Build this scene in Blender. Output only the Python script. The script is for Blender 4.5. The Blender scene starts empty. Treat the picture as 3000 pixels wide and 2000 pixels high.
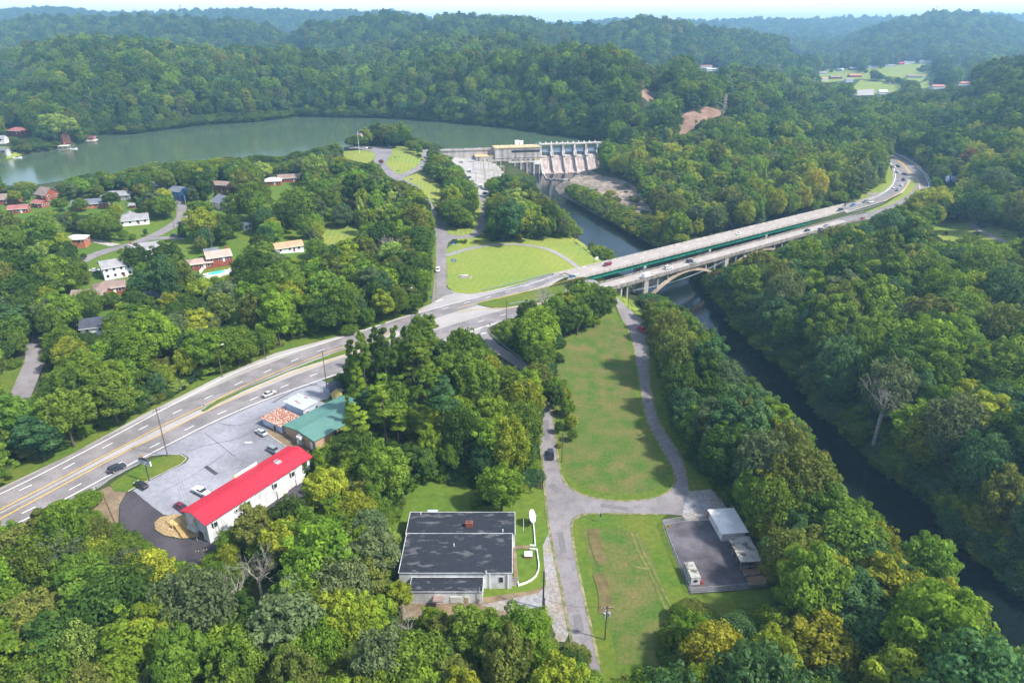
import bpy, bmesh, math, random
import numpy as np
from mathutils import Vector, Matrix
from mathutils.geometry import delaunay_2d_cdt
random.seed(7); RS = np.random.RandomState(11)
SC = bpy.context.scene; COL = SC.collection

# ---------------------------------------------------------------- camera, sky, sun, exposure
CAMZ = 120.0; TH = math.atan(915/2000)
cam = bpy.data.objects.new('camera', bpy.data.cameras.new('camera')); COL.objects.link(cam)
cam.location = (0, 0, CAMZ); cam.rotation_euler = (math.pi/2-TH, 0, 0)
cam.data.sensor_width = 36; cam.data.lens = 24; cam.data.clip_start = 1; cam.data.clip_end = 40000
SC.camera = cam
SUN = Vector((0.62, -0.20, 0.76)).normalized()
world = bpy.data.worlds.new('World'); SC.world = world; world.use_nodes = True
wn = world.node_tree; bg = wn.nodes['Background']
sky = wn.nodes.new('ShaderNodeTexSky'); sky.sky_type = 'NISHITA'; sky.sun_disc = False
sky.sun_elevation = math.asin(SUN.z); sky.sun_rotation = math.atan2(SUN.x, SUN.y)
sky.air_density = 1.0; sky.dust_density = 1.5; sky.ozone_density = 1.0
def nd(nt, t, **k):
    n = nt.nodes.new(t)
    for a, b in k.items():
        if a.startswith('i_'):
            n.inputs[int(a[2:]) if a[2:].isdigit() else a[2:].replace('_', ' ')].default_value = b
        else: setattr(n, a, b)
    return n
# thin broken cloud in the sky dome (they show in the water and soften the light)
tc = nd(wn, 'ShaderNodeTexCoord'); sp = nd(wn, 'ShaderNodeSeparateXYZ')
wn.links.new(tc.outputs['Generated'], sp.inputs[0])
mz = nd(wn, 'ShaderNodeMath', operation='MAXIMUM', i_1=0.08); wn.links.new(sp.outputs['Z'], mz.inputs[0])
dv = nd(wn, 'ShaderNodeVectorMath', operation='DIVIDE'); cb = nd(wn, 'ShaderNodeCombineXYZ')
for i in range(3): wn.links.new(mz.outputs[0], cb.inputs[i])
wn.links.new(tc.outputs['Generated'], dv.inputs[0]); wn.links.new(cb.outputs[0], dv.inputs[1])
cn = nd(wn, 'ShaderNodeTexNoise', i_Scale=1.3, i_Detail=6.0, i_Roughness=0.55); wn.links.new(dv.outputs[0], cn.inputs['Vector'])
cr = nd(wn, 'ShaderNodeValToRGB'); cr.color_ramp.elements[0].position = 0.54; cr.color_ramp.elements[1].position = 0.66
wn.links.new(cn.outputs['Fac'], cr.inputs[0])
fd = nd(wn, 'ShaderNodeMapRange'); fd.inputs['From Min'].default_value = 0.12; fd.inputs['From Max'].default_value = 0.35; fd.inputs['To Max'].default_value = 0.8; wn.links.new(sp.outputs['Z'], fd.inputs[0])
lp = nd(wn, 'ShaderNodeMath', operation='MULTIPLY'); wn.links.new(cr.outputs[0], lp.inputs[0]); wn.links.new(fd.outputs[0], lp.inputs[1])
mx = nd(wn, 'ShaderNodeMix', data_type='RGBA'); wn.links.new(lp.outputs[0], mx.inputs['Factor'])
wn.links.new(sky.outputs[0], mx.inputs[6]); mx.inputs[7].default_value = (21, 21.4, 22, 1)
hf = nd(wn, 'ShaderNodeMapRange'); hf.inputs['From Min'].default_value = 0.0; hf.inputs['From Max'].default_value = 0.16; hf.inputs['To Min'].default_value = 0.9; hf.inputs['To Max'].default_value = 0.0; wn.links.new(sp.outputs['Z'], hf.inputs[0])
m2 = nd(wn, 'ShaderNodeMix', data_type='RGBA'); wn.links.new(hf.outputs[0], m2.inputs['Factor']); wn.links.new(mx.outputs[2], m2.inputs[6]); m2.inputs[7].default_value = (12.5, 12.8, 13.2, 1)
wn.links.new(m2.outputs[2], bg.inputs[0]); bg.inputs[1].default_value = 0.135
sl = bpy.data.lights.new('sun', 'SUN'); sl.energy = 4.4; sl.angle = math.radians(3.5); sl.color = (1.0, 0.95, 0.86)
so = bpy.data.objects.new('sun', sl); COL.objects.link(so)
so.rotation_euler = (-SUN).to_track_quat('-Z', 'Y').to_euler(); so.location = (300, 0, 400)
SC.view_settings.view_transform = 'Standard'; SC.view_settings.look = 'None'; SC.view_settings.gamma = 1
SC.view_settings.exposure = 0.8
SC.render.engine = 'CYCLES'; SC.cycles.use_denoising = True
SC.cycles.max_bounces = 6; SC.cycles.diffuse_bounces = 2; SC.cycles.glossy_bounces = 2; SC.cycles.transmission_bounces = 2
SC.cycles.volume_bounces = 0; SC.cycles.transparent_max_bounces = 4

# ---------------------------------------------------------------- ids
def tag(o, label=None, cat=None, group=None, kind=None):
    if label: o['label'] = label
    if cat: o['category'] = cat
    if group: o['group'] = group
    if kind: o['kind'] = kind
    return o
def link(name, me, mat=None, parent=None):
    o = bpy.data.objects.new(name, me); COL.objects.link(o)
    if mat is not None and me is not None and not me.materials: me.materials.append(mat)
    if parent: o.parent = parent
    return o
def empty(name, loc, rz=0, label=None, cat=None, group=None):
    o = bpy.data.objects.new(name, None); COL.objects.link(o); o.location = loc; o.rotation_euler = (0, 0, rz)
    o.empty_display_size = 0.5
    return tag(o, label, cat, group)
KIDS = {}
def copy_tree(o, parent=None):
    c = o.copy(); COL.objects.link(c)
    if parent is not None: c.parent = parent
    for ch in list(o.children): copy_tree(ch, c)
    return c

# ---------------------------------------------------------------- mesh builder
class MB:
    def __init__(s): s.v = []; s.f = []
    def add(s, vs, fs):
        b = len(s.v); s.v += [tuple(p) for p in vs]; s.f += [tuple(i+b for i in f) for f in fs]; return s
    def box(s, x0, x1, y0, y1, z0, z1):
        return s.add([(x0,y0,z0),(x1,y0,z0),(x1,y1,z0),(x0,y1,z0),(x0,y0,z1),(x1,y0,z1),(x1,y1,z1),(x0,y1,z1)],
              [(0,3,2,1),(4,5,6,7),(0,1,5,4),(1,2,6,5),(2,3,7,6),(3,0,4,7)])
    def hexa(s, p): # 8 points, bottom 4 ccw, top 4 ccw
        return s.add(p, [(0,3,2,1),(4,5,6,7),(0,1,5,4),(1,2,6,5),(2,3,7,6),(3,0,4,7)])
    def prism(s, poly, z0, z1): # polygon in xy, ccw
        n = len(poly)
        return s.add([(x,y,z0) for x,y in poly]+[(x,y,z1) for x,y in poly],
            [tuple(range(n-1,-1,-1)), tuple(range(n,2*n))]+[(i,(i+1)%n,n+(i+1)%n,n+i) for i in range(n)])
    def xprism(s, prof, y0, y1): # profile in xz, extruded over y
        n = len(prof)
        return s.add([(x,y0,z) for x,z in prof]+[(x,y1,z) for x,z in prof],
            [tuple(range(n)), tuple(range(2*n-1,n-1,-1))]+[(i,n+i,n+(i+1)%n,(i+1)%n) for i in range(n)])
    def tube(s, a, b, r0, r1=None, n=8, cap=True):
        r1 = r0 if r1 is None else r1; a = Vector(a); b = Vector(b); d = (b-a).normalized()
        x = d.orthogonal().normalized(); y = d.cross(x)
        vs = [a+(x*math.cos(t)+y*math.sin(t))*r0 for t in [2*math.pi*i/n for i in range(n)]]
        vs += [b+(x*math.cos(t)+y*math.sin(t))*r1 for t in [2*math.pi*i/n for i in range(n)]]
        fs = [(i,(i+1)%n,n+(i+1)%n,n+i) for i in range(n)]
        if cap: fs += [tuple(range(n-1,-1,-1)), tuple(range(n,2*n))]
        return s.add(vs, fs)
    def bar(s, a, b, w, h): # box beam from a to b
        a = Vector(a); b = Vector(b); d = (b-a).normalized(); up = Vector((0,0,1))
        if abs(d.z) > 0.98: up = Vector((0,1,0))
        x = d.cross(up).normalized(); y = x.cross(d)
        q = [(-1,-1),(1,-1),(1,1),(-1,1)]
        return s.hexa([a+x*i*w/2+y*j*h/2 for i,j in q]+[b+x*i*w/2+y*j*h/2 for i,j in q])
    def mesh(s, name, smooth=False):
        me = bpy.data.meshes.new(name); me.from_pydata(s.v, [], s.f); me.update()
        if smooth: me.shade_smooth()
        return me
    def build(s, name, mat, parent=None, smooth=False): return link(name, s.mesh(name, smooth), mat, parent)

def rnd_dirs(n, rs):
    v = rs.normal(size=(n,3)); return v/np.linalg.norm(v,axis=1)[:,None]
def leaves_mesh(name, C, Nn, size, tone, rs, tri=False):
    """many small leaf sprays, each a bent quad"""
    n = len(C); a = rnd_dirs(n, rs); T = np.cross(Nn, a); T /= np.linalg.norm(T,axis=1)[:,None]+1e-9; B = np.cross(Nn, T)
    s = size*(0.65+0.7*rs.rand(n))[:,None]; w = s*(0.55+0.4*rs.rand(n))[:,None]
    if tri: V = np.stack([C-T*s*0.6-B*w*0.5, C+T*s*0.7, C-T*s*0.3+B*w*0.7],1); k = 3
    else: V = np.stack([C-T*s*0.6, C-B*w*0.55+Nn*s*0.12, C+T*s*0.65, C+B*w*0.55+Nn*s*0.1],1); k = 4
    me = bpy.data.meshes.new(name); me.vertices.add(n*k); me.vertices.foreach_set('co', V.ravel().astype(np.float32))
    me.loops.add(n*k); me.loops.foreach_set('vertex_index', np.arange(n*k, dtype=np.int32)); me.polygons.add(n); me.polygons.foreach_set('loop_start', np.arange(0,n*k,k,dtype=np.int32))
    me.update(calc_edges=True); at = me.attributes.new('tone','FLOAT','FACE'); at.data.foreach_set('value', np.clip(tone,0,1).astype(np.float32)); return me
# ---------------------------------------------------------------- materials
def mat(name, col, rough=0.85, spec=0.3, metal=0.0, var=0.0, scale=1.0, col2=None, detail=4, bump=0.0, stretch=None, thr=(0.35,0.65), coord='Object'):
    m = bpy.data.materials.new(name); m.use_nodes = True; nt = m.node_tree; b = nt.nodes['Principled BSDF']
    b.inputs['Roughness'].default_value = rough; b.inputs['Specular IOR Level'].default_value = spec; b.inputs['Metallic'].default_value = metal
    c = tuple(col)+(1,)
    if col2 is None and var == 0: b.inputs['Base Color'].default_value = c; return m
    if col2 is None: col2 = tuple(x*(1-var) for x in col); c = tuple(min(1,x*(1+var)) for x in col)+(1,)
    t = nd(nt, 'ShaderNodeTexCoord'); n = nd(nt, 'ShaderNodeTexNoise', i_Scale=scale, i_Detail=float(detail), i_Roughness=0.6)
    src = t.outputs[coord]
    if stretch:
        mp = nd(nt, 'ShaderNodeMapping'); mp.inputs['Scale'].default_value = stretch; nt.links.new(src, mp.inputs[0]); src = mp.outputs[0]
    nt.links.new(src, n.inputs['Vector'])
    r = nd(nt, 'ShaderNodeValToRGB'); r.color_ramp.elements[0].position = thr[0]; r.color_ramp.elements[1].position = thr[1]
    r.color_ramp.elements[0].color = c; r.color_ramp.elements[1].color = tuple(col2)+(1,)
    nt.links.new(n.outputs['Fac'], r.inputs[0]); nt.links.new(r.outputs[0], b.inputs['Base Color'])
    if bump:
        bp = nd(nt, 'ShaderNodeBump', i_Strength=bump); nt.links.new(n.outputs['Fac'], bp.inputs['Height']); nt.links.new(bp.outputs[0], b.inputs['Normal'])
    m['ramp'] = r.name
    return m
def mul_noise(m, scale, lo, hi, detail=3, stretch=None, coord='Object', thr=(0.35,0.65)):
    """multiply the base colour by a second, usually larger pattern"""
    nt = m.node_tree; b = nt.nodes['Principled BSDF']; inp = b.inputs['Base Color']
    t = nd(nt, 'ShaderNodeTexCoord'); n = nd(nt, 'ShaderNodeTexNoise', i_Scale=scale, i_Detail=float(detail)); src = t.outputs[coord]
    if stretch:
        mp = nd(nt, 'ShaderNodeMapping'); mp.inputs['Scale'].default_value = stretch; nt.links.new(src, mp.inputs[0]); src = mp.outputs[0]
    nt.links.new(src, n.inputs['Vector'])
    r = nd(nt, 'ShaderNodeValToRGB'); r.color_ramp.elements[0].position = thr[0]; r.color_ramp.elements[1].position = thr[1]
    lo = lo if isinstance(lo, tuple) else (lo,)*3; hi = hi if isinstance(hi, tuple) else (hi,)*3
    r.color_ramp.elements[0].color = lo+(1,); r.color_ramp.elements[1].color = hi+(1,)
    nt.links.new(n.outputs['Fac'], r.inputs[0])
    x = nd(nt, 'ShaderNodeMix', data_type='RGBA', blend_type='MULTIPLY'); x.inputs['Factor'].default_value = 1
    if inp.is_linked: nt.links.new(inp.links[0].from_socket, x.inputs[6])
    else: x.inputs[6].default_value = inp.default_value
    nt.links.new(r.outputs[0], x.inputs[7]); nt.links.new(x.outputs[2], inp); return m
def stripes(m, axis_deg, period, lo, coord='Object', width=0.5, wob=0.0):
    """alternating bands (mown lawn, seams)"""
    nt = m.node_tree; b = nt.nodes['Principled BSDF']; inp = b.inputs['Base Color']
    t = nd(nt, 'ShaderNodeTexCoord'); mp = nd(nt, 'ShaderNodeMapping'); mp.inputs['Rotation'].default_value = (0,0,math.radians(axis_deg))
    nt.links.new(t.outputs[coord], mp.inputs[0])
    w = nd(nt, 'ShaderNodeTexWave', i_Scale=1.0/period/3.1416*3.1416/ (1.0) , i_Distortion=wob); w.inputs['Scale'].default_value = 0.314/period*1.0
    w.wave_profile = 'SIN'; nt.links.new(mp.outputs[0], w.inputs[0])
    r = nd(nt, 'ShaderNodeValToRGB'); r.color_ramp.elements[0].position = width-0.15; r.color_ramp.elements[1].position = width+0.15
    r.color_ramp.elements[0].color = tuple([lo]*3)+(1,) if not isinstance(lo, tuple) else lo+(1,); r.color_ramp.elements[1].color = (1,1,1,1)
    nt.links.new(w.outputs[1], r.inputs[0])
    x = nd(nt, 'ShaderNodeMix', data_type='RGBA', blend_type='MULTIPLY'); x.inputs['Factor'].default_value = 1
    if inp.is_linked: nt.links.new(inp.links[0].from_socket, x.inputs[6])
    else: x.inputs[6].default_value = inp.default_value
    nt.links.new(r.outputs[0], x.inputs[7]); nt.links.new(x.outputs[2], inp); return m
def objcol(name, rough=0.35, spec=0.5, coat=0.5):
    m = bpy.data.materials.new(name); m.use_nodes = True; nt = m.node_tree; b = nt.nodes['Principled BSDF']
    i = nd(nt, 'ShaderNodeObjectInfo'); nt.links.new(i.outputs['Color'], b.inputs['Base Color'])
    b.inputs['Roughness'].default_value = rough; b.inputs['Coat Weight'].default_value = coat; b.inputs['Coat Roughness'].default_value = 0.08; return m
def leafmat(name, forest):
    m = bpy.data.materials.new(name); m.use_nodes = True; nt = m.node_tree; nt.nodes.clear()
    out = nd(nt, 'ShaderNodeOutputMaterial')
    if forest: c = nd(nt, 'ShaderNodeAttribute', attribute_type='INSTANCER', attribute_name='tint').outputs['Color']
    else: c = nd(nt, 'ShaderNodeObjectInfo').outputs['Color']
    a = nd(nt, 'ShaderNodeAttribute', attribute_type='GEOMETRY', attribute_name='tone')
    hs = nd(nt, 'ShaderNodeHueSaturation'); nt.links.new(c, hs.inputs['Color'])
    mr = nd(nt, 'ShaderNodeMapRange'); mr.inputs['To Min'].default_value = 0.58; mr.inputs['To Max'].default_value = 1.5; nt.links.new(a.outputs['Fac'], mr.inputs[0]); nt.links.new(mr.outputs[0], hs.inputs['Value'])
    mh = nd(nt, 'ShaderNodeMapRange'); mh.inputs['To Min'].default_value = 0.515; mh.inputs['To Max'].default_value = 0.485; nt.links.new(a.outputs['Fac'], mh.inputs[0]); nt.links.new(mh.outputs[0], hs.inputs['Hue'])
    d = nd(nt, 'ShaderNodeBsdfDiffuse'); tr = nd(nt, 'ShaderNodeBsdfTranslucent'); mxs = nd(nt, 'ShaderNodeMixShader'); mxs.inputs[0].default_value = 0.38
    nt.links.new(hs.outputs[0], d.inputs[0])
    bright = nd(nt, 'ShaderNodeMix', data_type='RGBA', blend_type='MULTIPLY'); bright.inputs['Factor'].default_value = 1
    nt.links.new(hs.outputs[0], bright.inputs[6]); bright.inputs[7].default_value = (1.5,1.35,0.6,1); nt.links.new(bright.outputs[2], tr.inputs[0])
    nt.links.new(d.outputs[0], mxs.inputs[1]); nt.links.new(tr.outputs[0], mxs.inputs[2]); nt.links.new(mxs.outputs[0], out.inputs[0]); return m

# ---------------------------------------------------------------- picture <-> place
def rays(P):
    P = np.asarray(P, float).reshape(-1, 2); a = (P[:,0]-1500)/2000; b = (1000-P[:,1])/2000
    return np.stack([a, math.cos(TH)+b*math.sin(TH), -math.sin(TH)+b*math.cos(TH)], 1)
def Wz(u, v, z):
    d = rays([(u,v)])[0]; t = (z-CAMZ)/d[2]; return Vector((d[0]*t, d[1]*t, z))
def Wy(u, v, y):
    d = rays([(u,v)])[0]; t = y/d[1]; return Vector((d[0]*t, y, CAMZ+d[2]*t))
def proj(X):
    X = np.asarray(X, float).reshape(-1,3); dz = X[:,2]-CAMZ
    dep = X[:,1]*math.cos(TH)-dz*math.sin(TH); up = X[:,1]*math.sin(TH)+dz*math.cos(TH); dep = np.maximum(dep, 1e-3)
    return np.stack([1500+2000*X[:,0]/dep, 1000-2000*up/dep], 1), dep
def inpoly(P, poly):
    poly = np.asarray(poly, float); x = P[:,0]; y = P[:,1]; r = np.zeros(len(P), bool); n = len(poly)
    for i in range(n):
        x0,y0 = poly[i]; x1,y1 = poly[(i+1)%n]
        if y0 == y1: continue
        c = ((y0 > y) != (y1 > y)) & (x < (x1-x0)*(y-y0)/(y1-y0)+x0); r ^= c
    return r
def sdist(P, poly): # negative inside
    poly = np.asarray(poly, float); d = np.full(len(P), 1e9); n = len(poly)
    for i in range(n):
        a = poly[i]; e = poly[(i+1)%n]-a; L = (e**2).sum()
        if L == 0: continue
        t = np.clip(((P-a)@e)/L, 0, 1); q = P-a-t[:,None]*e; d = np.minimum(d, (q**2).sum(1))
    d = np.sqrt(d); return np.where(inpoly(P, poly), -d, d)

# ---------------------------------------------------------------- terrain
ZL, ZR = 12.5, -6.0
LAKE_PX = [(-420,500),(-200,480),(0,472),(60,457),(120,448),(170,436),(215,428),(250,412),(290,396),(400,392),(470,382),(560,372),(640,364),(740,358),(830,348),(860,341),(1000,344),(1100,345),(1200,350),(1350,362),(1500,376),(1600,392),(1700,406),(1775,418),(1785,431),(1720,434),(1575,439),(1440,443),(1290,448),(1225,436),(1180,430),(1050,438),(1000,450),(950,470),(850,492),(700,500),(560,520),(400,530),(230,550),(100,572),(0,590),(-400,640)]
RIVER_PX = [(1545,512),(1550,560),(1575,600),(1640,650),(1690,700),(1745,745),(1800,785),(1870,860),(1930,910),(2000,970),(2060,1040),(2110,1120),(2200,1210),(2290,1310),(2370,1400),(2450,1510),(2550,1610),(2680,1730),(2760,1830),(2820,1950),(2860,2100),(3200,2100),(3120,1830),(3000,1750),(2885,1640),(2805,1575),(2760,1500),(2690,1440),(2610,1400),(2505,1310),(2405,1220),(2385,1160),(2290,1080),(2190,990),(2150,950),(2120,900),(2090,860),(2050,820),(2000,770),(1950,735),(1890,705),(1820,665),(1760,635),(1700,600),(1640,570),(1620,552),(1660,530),(1770,520),(1800,515),(1755,497),(1590,497)]
LAKE = [tuple(Wz(u,v,ZL).xy) for u,v in LAKE_PX]; RIVER = [tuple(Wz(u,v,ZR).xy) for u,v in RIVER_PX]
DA = Wz(1290,440,16); DB = Wz(1770,425,16); DX = (DB-DA); DLEN = DX.length; DX = DX.normalized(); DN = Vector((DX.y, -DX.x, 0))  # DN points downstream
CTRL = [(0,1480,8),(200,1390,8),(400,1290,8),(600,1180,8),(800,1110,8),(1000,1010,8),(1200,940,8),(1300,920,8),(1450,880,8),(1600,840,8),(1720,812,8),(1780,838,8),(1680,870,8),(1500,915,8),(1350,955,8),
 (1230,900,8),(1290,860,8),(1290,760,8.5),(1290,690,9),(1250,590,12),(1160,525,16),(1110,470,20),(1160,460,22),(1200,450,20),(1050,455,21),(1020,437,20),(1080,425,17),(1180,437,16),(1235,450,17),(1238,500,15),(1290,560,9),(1340,600,5),(1350,690,7),(1400,690,5.5),(1417,620,3),(1410,570,1.5),(1400,530,3),(1360,495,5),(1340,472,7),(1400,478,6),(1290,455,13),(1450,490,4.5),(1470,515,2),(1500,560,0),(1520,620,1),(1500,680,5),(1600,680,4),(1500,715,7),(1400,715,7.5),(1600,725,5.5),(1650,745,4),(1690,778,2.2),(1730,815,1.2),(1740,770,1.5),(1700,700,2),(1330,740,8.5),(1400,800,8),(1500,800,7.5),(1600,790,6.2),(1640,800,6.5),(1450,850,8),
 (1795,866,0.8),(1840,930,0.3),(1870,1000,0),(1880,1100,0),(1930,1240,0),(1990,1400,0),(1950,1490,0),(1750,1480,0),(1640,1480,0),(1610,1330,0),(1598,1200,0.6),(1560,1115,2.5),(1500,1050,5),(1440,990,7.3),(1650,1050,0.8),(1750,1000,0.4),(1800,930,0.6),(1700,1200,0),(1800,1350,0),(1680,1700,0),(1740,1950,0),(1900,1700,0),(2100,1620,0),(2250,1700,0),(2080,1480,0),(2050,1350,0),(2000,1250,0),(1960,1150,0),(1920,1050,0),(1900,960,0),(2200,1850,0),(1850,880,0.3),(1650,960,3.0),(1560,960,6.5),(1700,930,2.5),
 (1350,1540,0.4),(1500,1740,0.2),(1250,1440,0.6),(1100,1600,0.6),(1500,1330,0.4),(1400,1240,1.2),(1250,1150,3),(1350,1060,4.5),(1130,1050,7),(1020,1180,7),(960,1200,7),(840,1270,7),(700,1270,7.3),(600,1400,7.2),(450,1400,7.8),(430,1450,7.2),(540,1470,7),(640,1440,7),(800,1330,7),(480,1545,5.8),(560,1575,4.0),(640,1575,3.4),(600,1640,3.0),(420,1560,4.6),(360,1500,6),(860,1430,3.6),(760,1490,3.4),(900,1370,5),(900,1450,3),(300,1560,4.5),(100,1700,3),(300,1800,2),(700,1800,1),(1000,1850,0),(1200,1950,0),(200,1980,2),(1000,1500,1.2),
 (60,1150,11),(100,1000,14),(0,850,17),(250,900,15),(300,1100,11),(450,950,13),(600,1050,10),(700,900,12),(900,850,10),(1000,900,9),(1100,900,8.5),(500,780,16),(340,800,17),(650,760,17),(450,690,19),(250,740,19),(530,620,20),(850,720,15),(700,650,17),(900,620,14),(1000,700,12),(1200,780,9.5),(1100,640,13),(850,540,17),(660,560,19),(400,600,20),(150,600,20),(0,600,20),(-300,760,19),(-200,1100,14),(1000,560,15),(900,500,15),
 (2560,600,9),(2480,610,8.5),(2450,635,8.4),(2560,630,8.6),(2620,560,10.5),(2600,500,11.5),(2680,500,11.5),(2720,560,10.5),(2640,620,9.5),(2600,450,12),(2660,470,12),(2440,560,9),(2800,680,8),(2900,760,9),(3000,700,10),(3100,560,16),(2700,760,6),(2350,800,4),(2500,900,4),(2700,1000,6),(2900,1000,8),(3000,1200,8),(2600,1200,4),(2800,1300,5),(3100,1500,6),(2250,860,3),(2300,940,1),
 (2150,640,0),(2050,600,1),(2250,600,3),(2350,570,5),(1950,620,0),(1850,590,0),(1900,520,6),(2050,500,14)]
def _ctrl():
    L = []
    for u,v,z in CTRL: p = Wz(u,v,z); L.append((p.x,p.y,z))
    L += [(-100,0,2),(100,0,0),(-300,60,5),(300,60,8),(0,60,0),(60,60,0),(-60,60,1),(-150,60,3),(0,-200,0),(-500,0,10),(500,0,15),(190,900,14),(300,900,14),(-100,900,14),(-500,1000,16),(500,900,18),(0,1300,20),(-800,1300,20),(800,1300,22)]
    for y in (1900,3000,6000,11000):
        for q in (-1,-.5,0,.5,1): L.append((q*y,y,24))
    return np.array(L)
_C = _ctrl(); _n = len(_C)
_D = np.sqrt(((_C[:,None,:2]-_C[None,:,:2])**2).sum(2)+4.0)
_A = np.zeros((_n+1,_n+1)); _A[:_n,:_n] = -_D-np.eye(_n)*-0.8*0; _A[:_n,_n] = 1; _A[_n,:_n] = 1
_A[:_n,:_n] += np.eye(_n)*0.5
_wt = np.linalg.solve(_A, np.append(_C[:,2], 0))
def base_h(X):
    out = np.empty(len(X))
    for i in range(0, len(X), 20000):
        x = X[i:i+20000]; d = np.sqrt(((x[:,None,:]-_C[None,:,:2])**2).sum(2)+4.0); out[i:i+20000] = -d@_wt[:_n]+_wt[_n]
    return out
def vnoise(X, s, seed):
    r = np.random.RandomState(seed); T = r.rand(64,64); p = X/s+1000; i = np.floor(p).astype(int); f = p-i; f = f*f*(3-2*f)
    a = T[i[:,0]%64,i[:,1]%64]; b = T[(i[:,0]+1)%64,i[:,1]%64]; c = T[i[:,0]%64,(i[:,1]+1)%64]; d = T[(i[:,0]+1)%64,(i[:,1]+1)%64]
    return (a*(1-f[:,0])+b*f[:,0])*(1-f[:,1])+(c*(1-f[:,0])+d*f[:,0])*f[:,1]-0.5
# skylines: (u, v of the crest, distance), front width, back width
RIDGES = [
 ([(-700,235,1150),(-100,215,1150),(0,193,1120),(42,176,1100),(106,158,1080),(170,146,1060),(298,129,1050),(404,122,1060),(468,129,1080),(574,142,1110),(680,162,1150),(744,173,1180),(820,168,1200),(906,157,1240),(960,175,1260),(1010,205,1260),(1060,240,1250)],230,260),
 ([(760,250,1500),(900,170,1500),(1000,182,1450),(1098,160,1450),(1234,137,1450),(1370,129,1450),(1510,124,1450),(1595,146,1450),(1640,185,1450),(1760,200,1400),(1900,230,1350)],330,260),
 ([(900,340,980),(1000,270,1000),(1150,235,1010),(1300,205,1010),(1450,190,1000),(1550,186,980),(1640,180,960),(1720,173,930),(1800,175,900),(1862,193,880),(1890,232,870),(1930,238,900),(1985,205,930),(2000,201,930),(2060,206,930),(2150,225,950),(2250,252,960),(2400,292,980),(2500,330,990),(2600,372,990),(2700,420,980)],190,200),
 ([(-900,95,2300),(0,86,2300),(98,69,2300),(183,65,2300),(298,65,2300),(362,65,2300),(459,72,2300),(510,67,2300),(617,73,2300),(689,71,2300),(787,86,2280),(821,102,2260),(850,120,2250),(885,140,2230),(940,180,2200)],420,380),
 ([(840,200,1950),(862,108,1950),(914,88,1950),(1000,78,1950),(1085,65,1950),(1191,65,1950),(1255,71,1950),(1298,65,1950),(1446,64,1950),(1553,78,1950),(1595,86,1950),(1640,90,1950),(1765,90,1950),(1829,78,1950),(1936,73,1950),(2000,82,1950),(2064,98,1950),(2170,111,1950),(2238,124,1950),(2298,129,1950),(2328,158,1950),(2380,200,1950)],300,300),
 ([(-900,60,4200),(0,45,4200),(60,42,4200),(110,36,4200),(170,38,4200),(270,53,4200),(420,60,4200),(480,53,4200),(560,50,4200),(620,52,4200),(640,47,4200),(720,45,4200),(830,50,4200),(1020,50,4200),(1170,50,4200),(1230,58,4200),(1270,68,4200),(1400,77,4200),(1500,84,4200)],700,600),
 ([(2400,200,2700),(2489,132,2750),(2553,103,2800),(2638,82,2800),(2720,68,2800),(2808,60,2800),(2893,62,2800),(3000,92,2800),(3200,120,2800),(3700,130,2800)],600,500),
 ([(2500,335,1300),(2600,292,1280),(2700,268,1150),(2800,255,1000),(2860,236,900),(2950,220,800),(3000,205,760),(3100,180,740),(3400,150,720),(3900,140,700)],240,300),
 ([(1700,85,5200),(1800,74,5200),(2000,68,5200),(2170,64,5200),(2240,67,5200),(2350,62,5200),(2500,62,5200),(2700,59,5200),(2850,55,5200),(3000,56,5200),(3700,60,5200)],1500,700),
 ([(1200,80,8000),(1350,72,8000),(1500,63,8000),(1700,60,8000),(1850,66,8000),(2000,66,8000),(2150,64,8000),(2300,56,8000),(2450,58,8000),(2700,46,8000),(2850,42,8000),(3000,49,8000),(3700,50,8000)],1100,900)]
def ridge_h(X, base):
    y = np.maximum(X[:,1], 30); q = X[:,0]/y; acc = np.zeros(len(X)); keep = []
    for k,(pts,wf,wb) in enumerate(RIDGES):
        d = rays([(u,v) for u,v,_ in pts]); Q = d[:,0]/d[:,1]; D = np.array([p[2] for p in pts], float)
        th = 14 if D[0] < 3000 else 11
        Z = CAMZ+D*d[:,2]/d[:,1]-th
        z = np.interp(q, Q, Z); dd = np.interp(q, Q, D); dd = dd+vnoise(X, 260 if D[0] < 1600 else 600, 50+k)*wf*0.5
        t = (y-dd)/np.where(y < dd, wf, wb); edge = np.clip((q-Q[0]+0.08)/0.08,0,1)*np.clip((Q[-1]-q+0.08)/0.08,0,1)
        h = np.maximum(z-base, 0)*np.exp(-np.abs(t)**2.2)*edge
        acc += np.maximum(h,0)**5
    return acc**0.2
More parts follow.
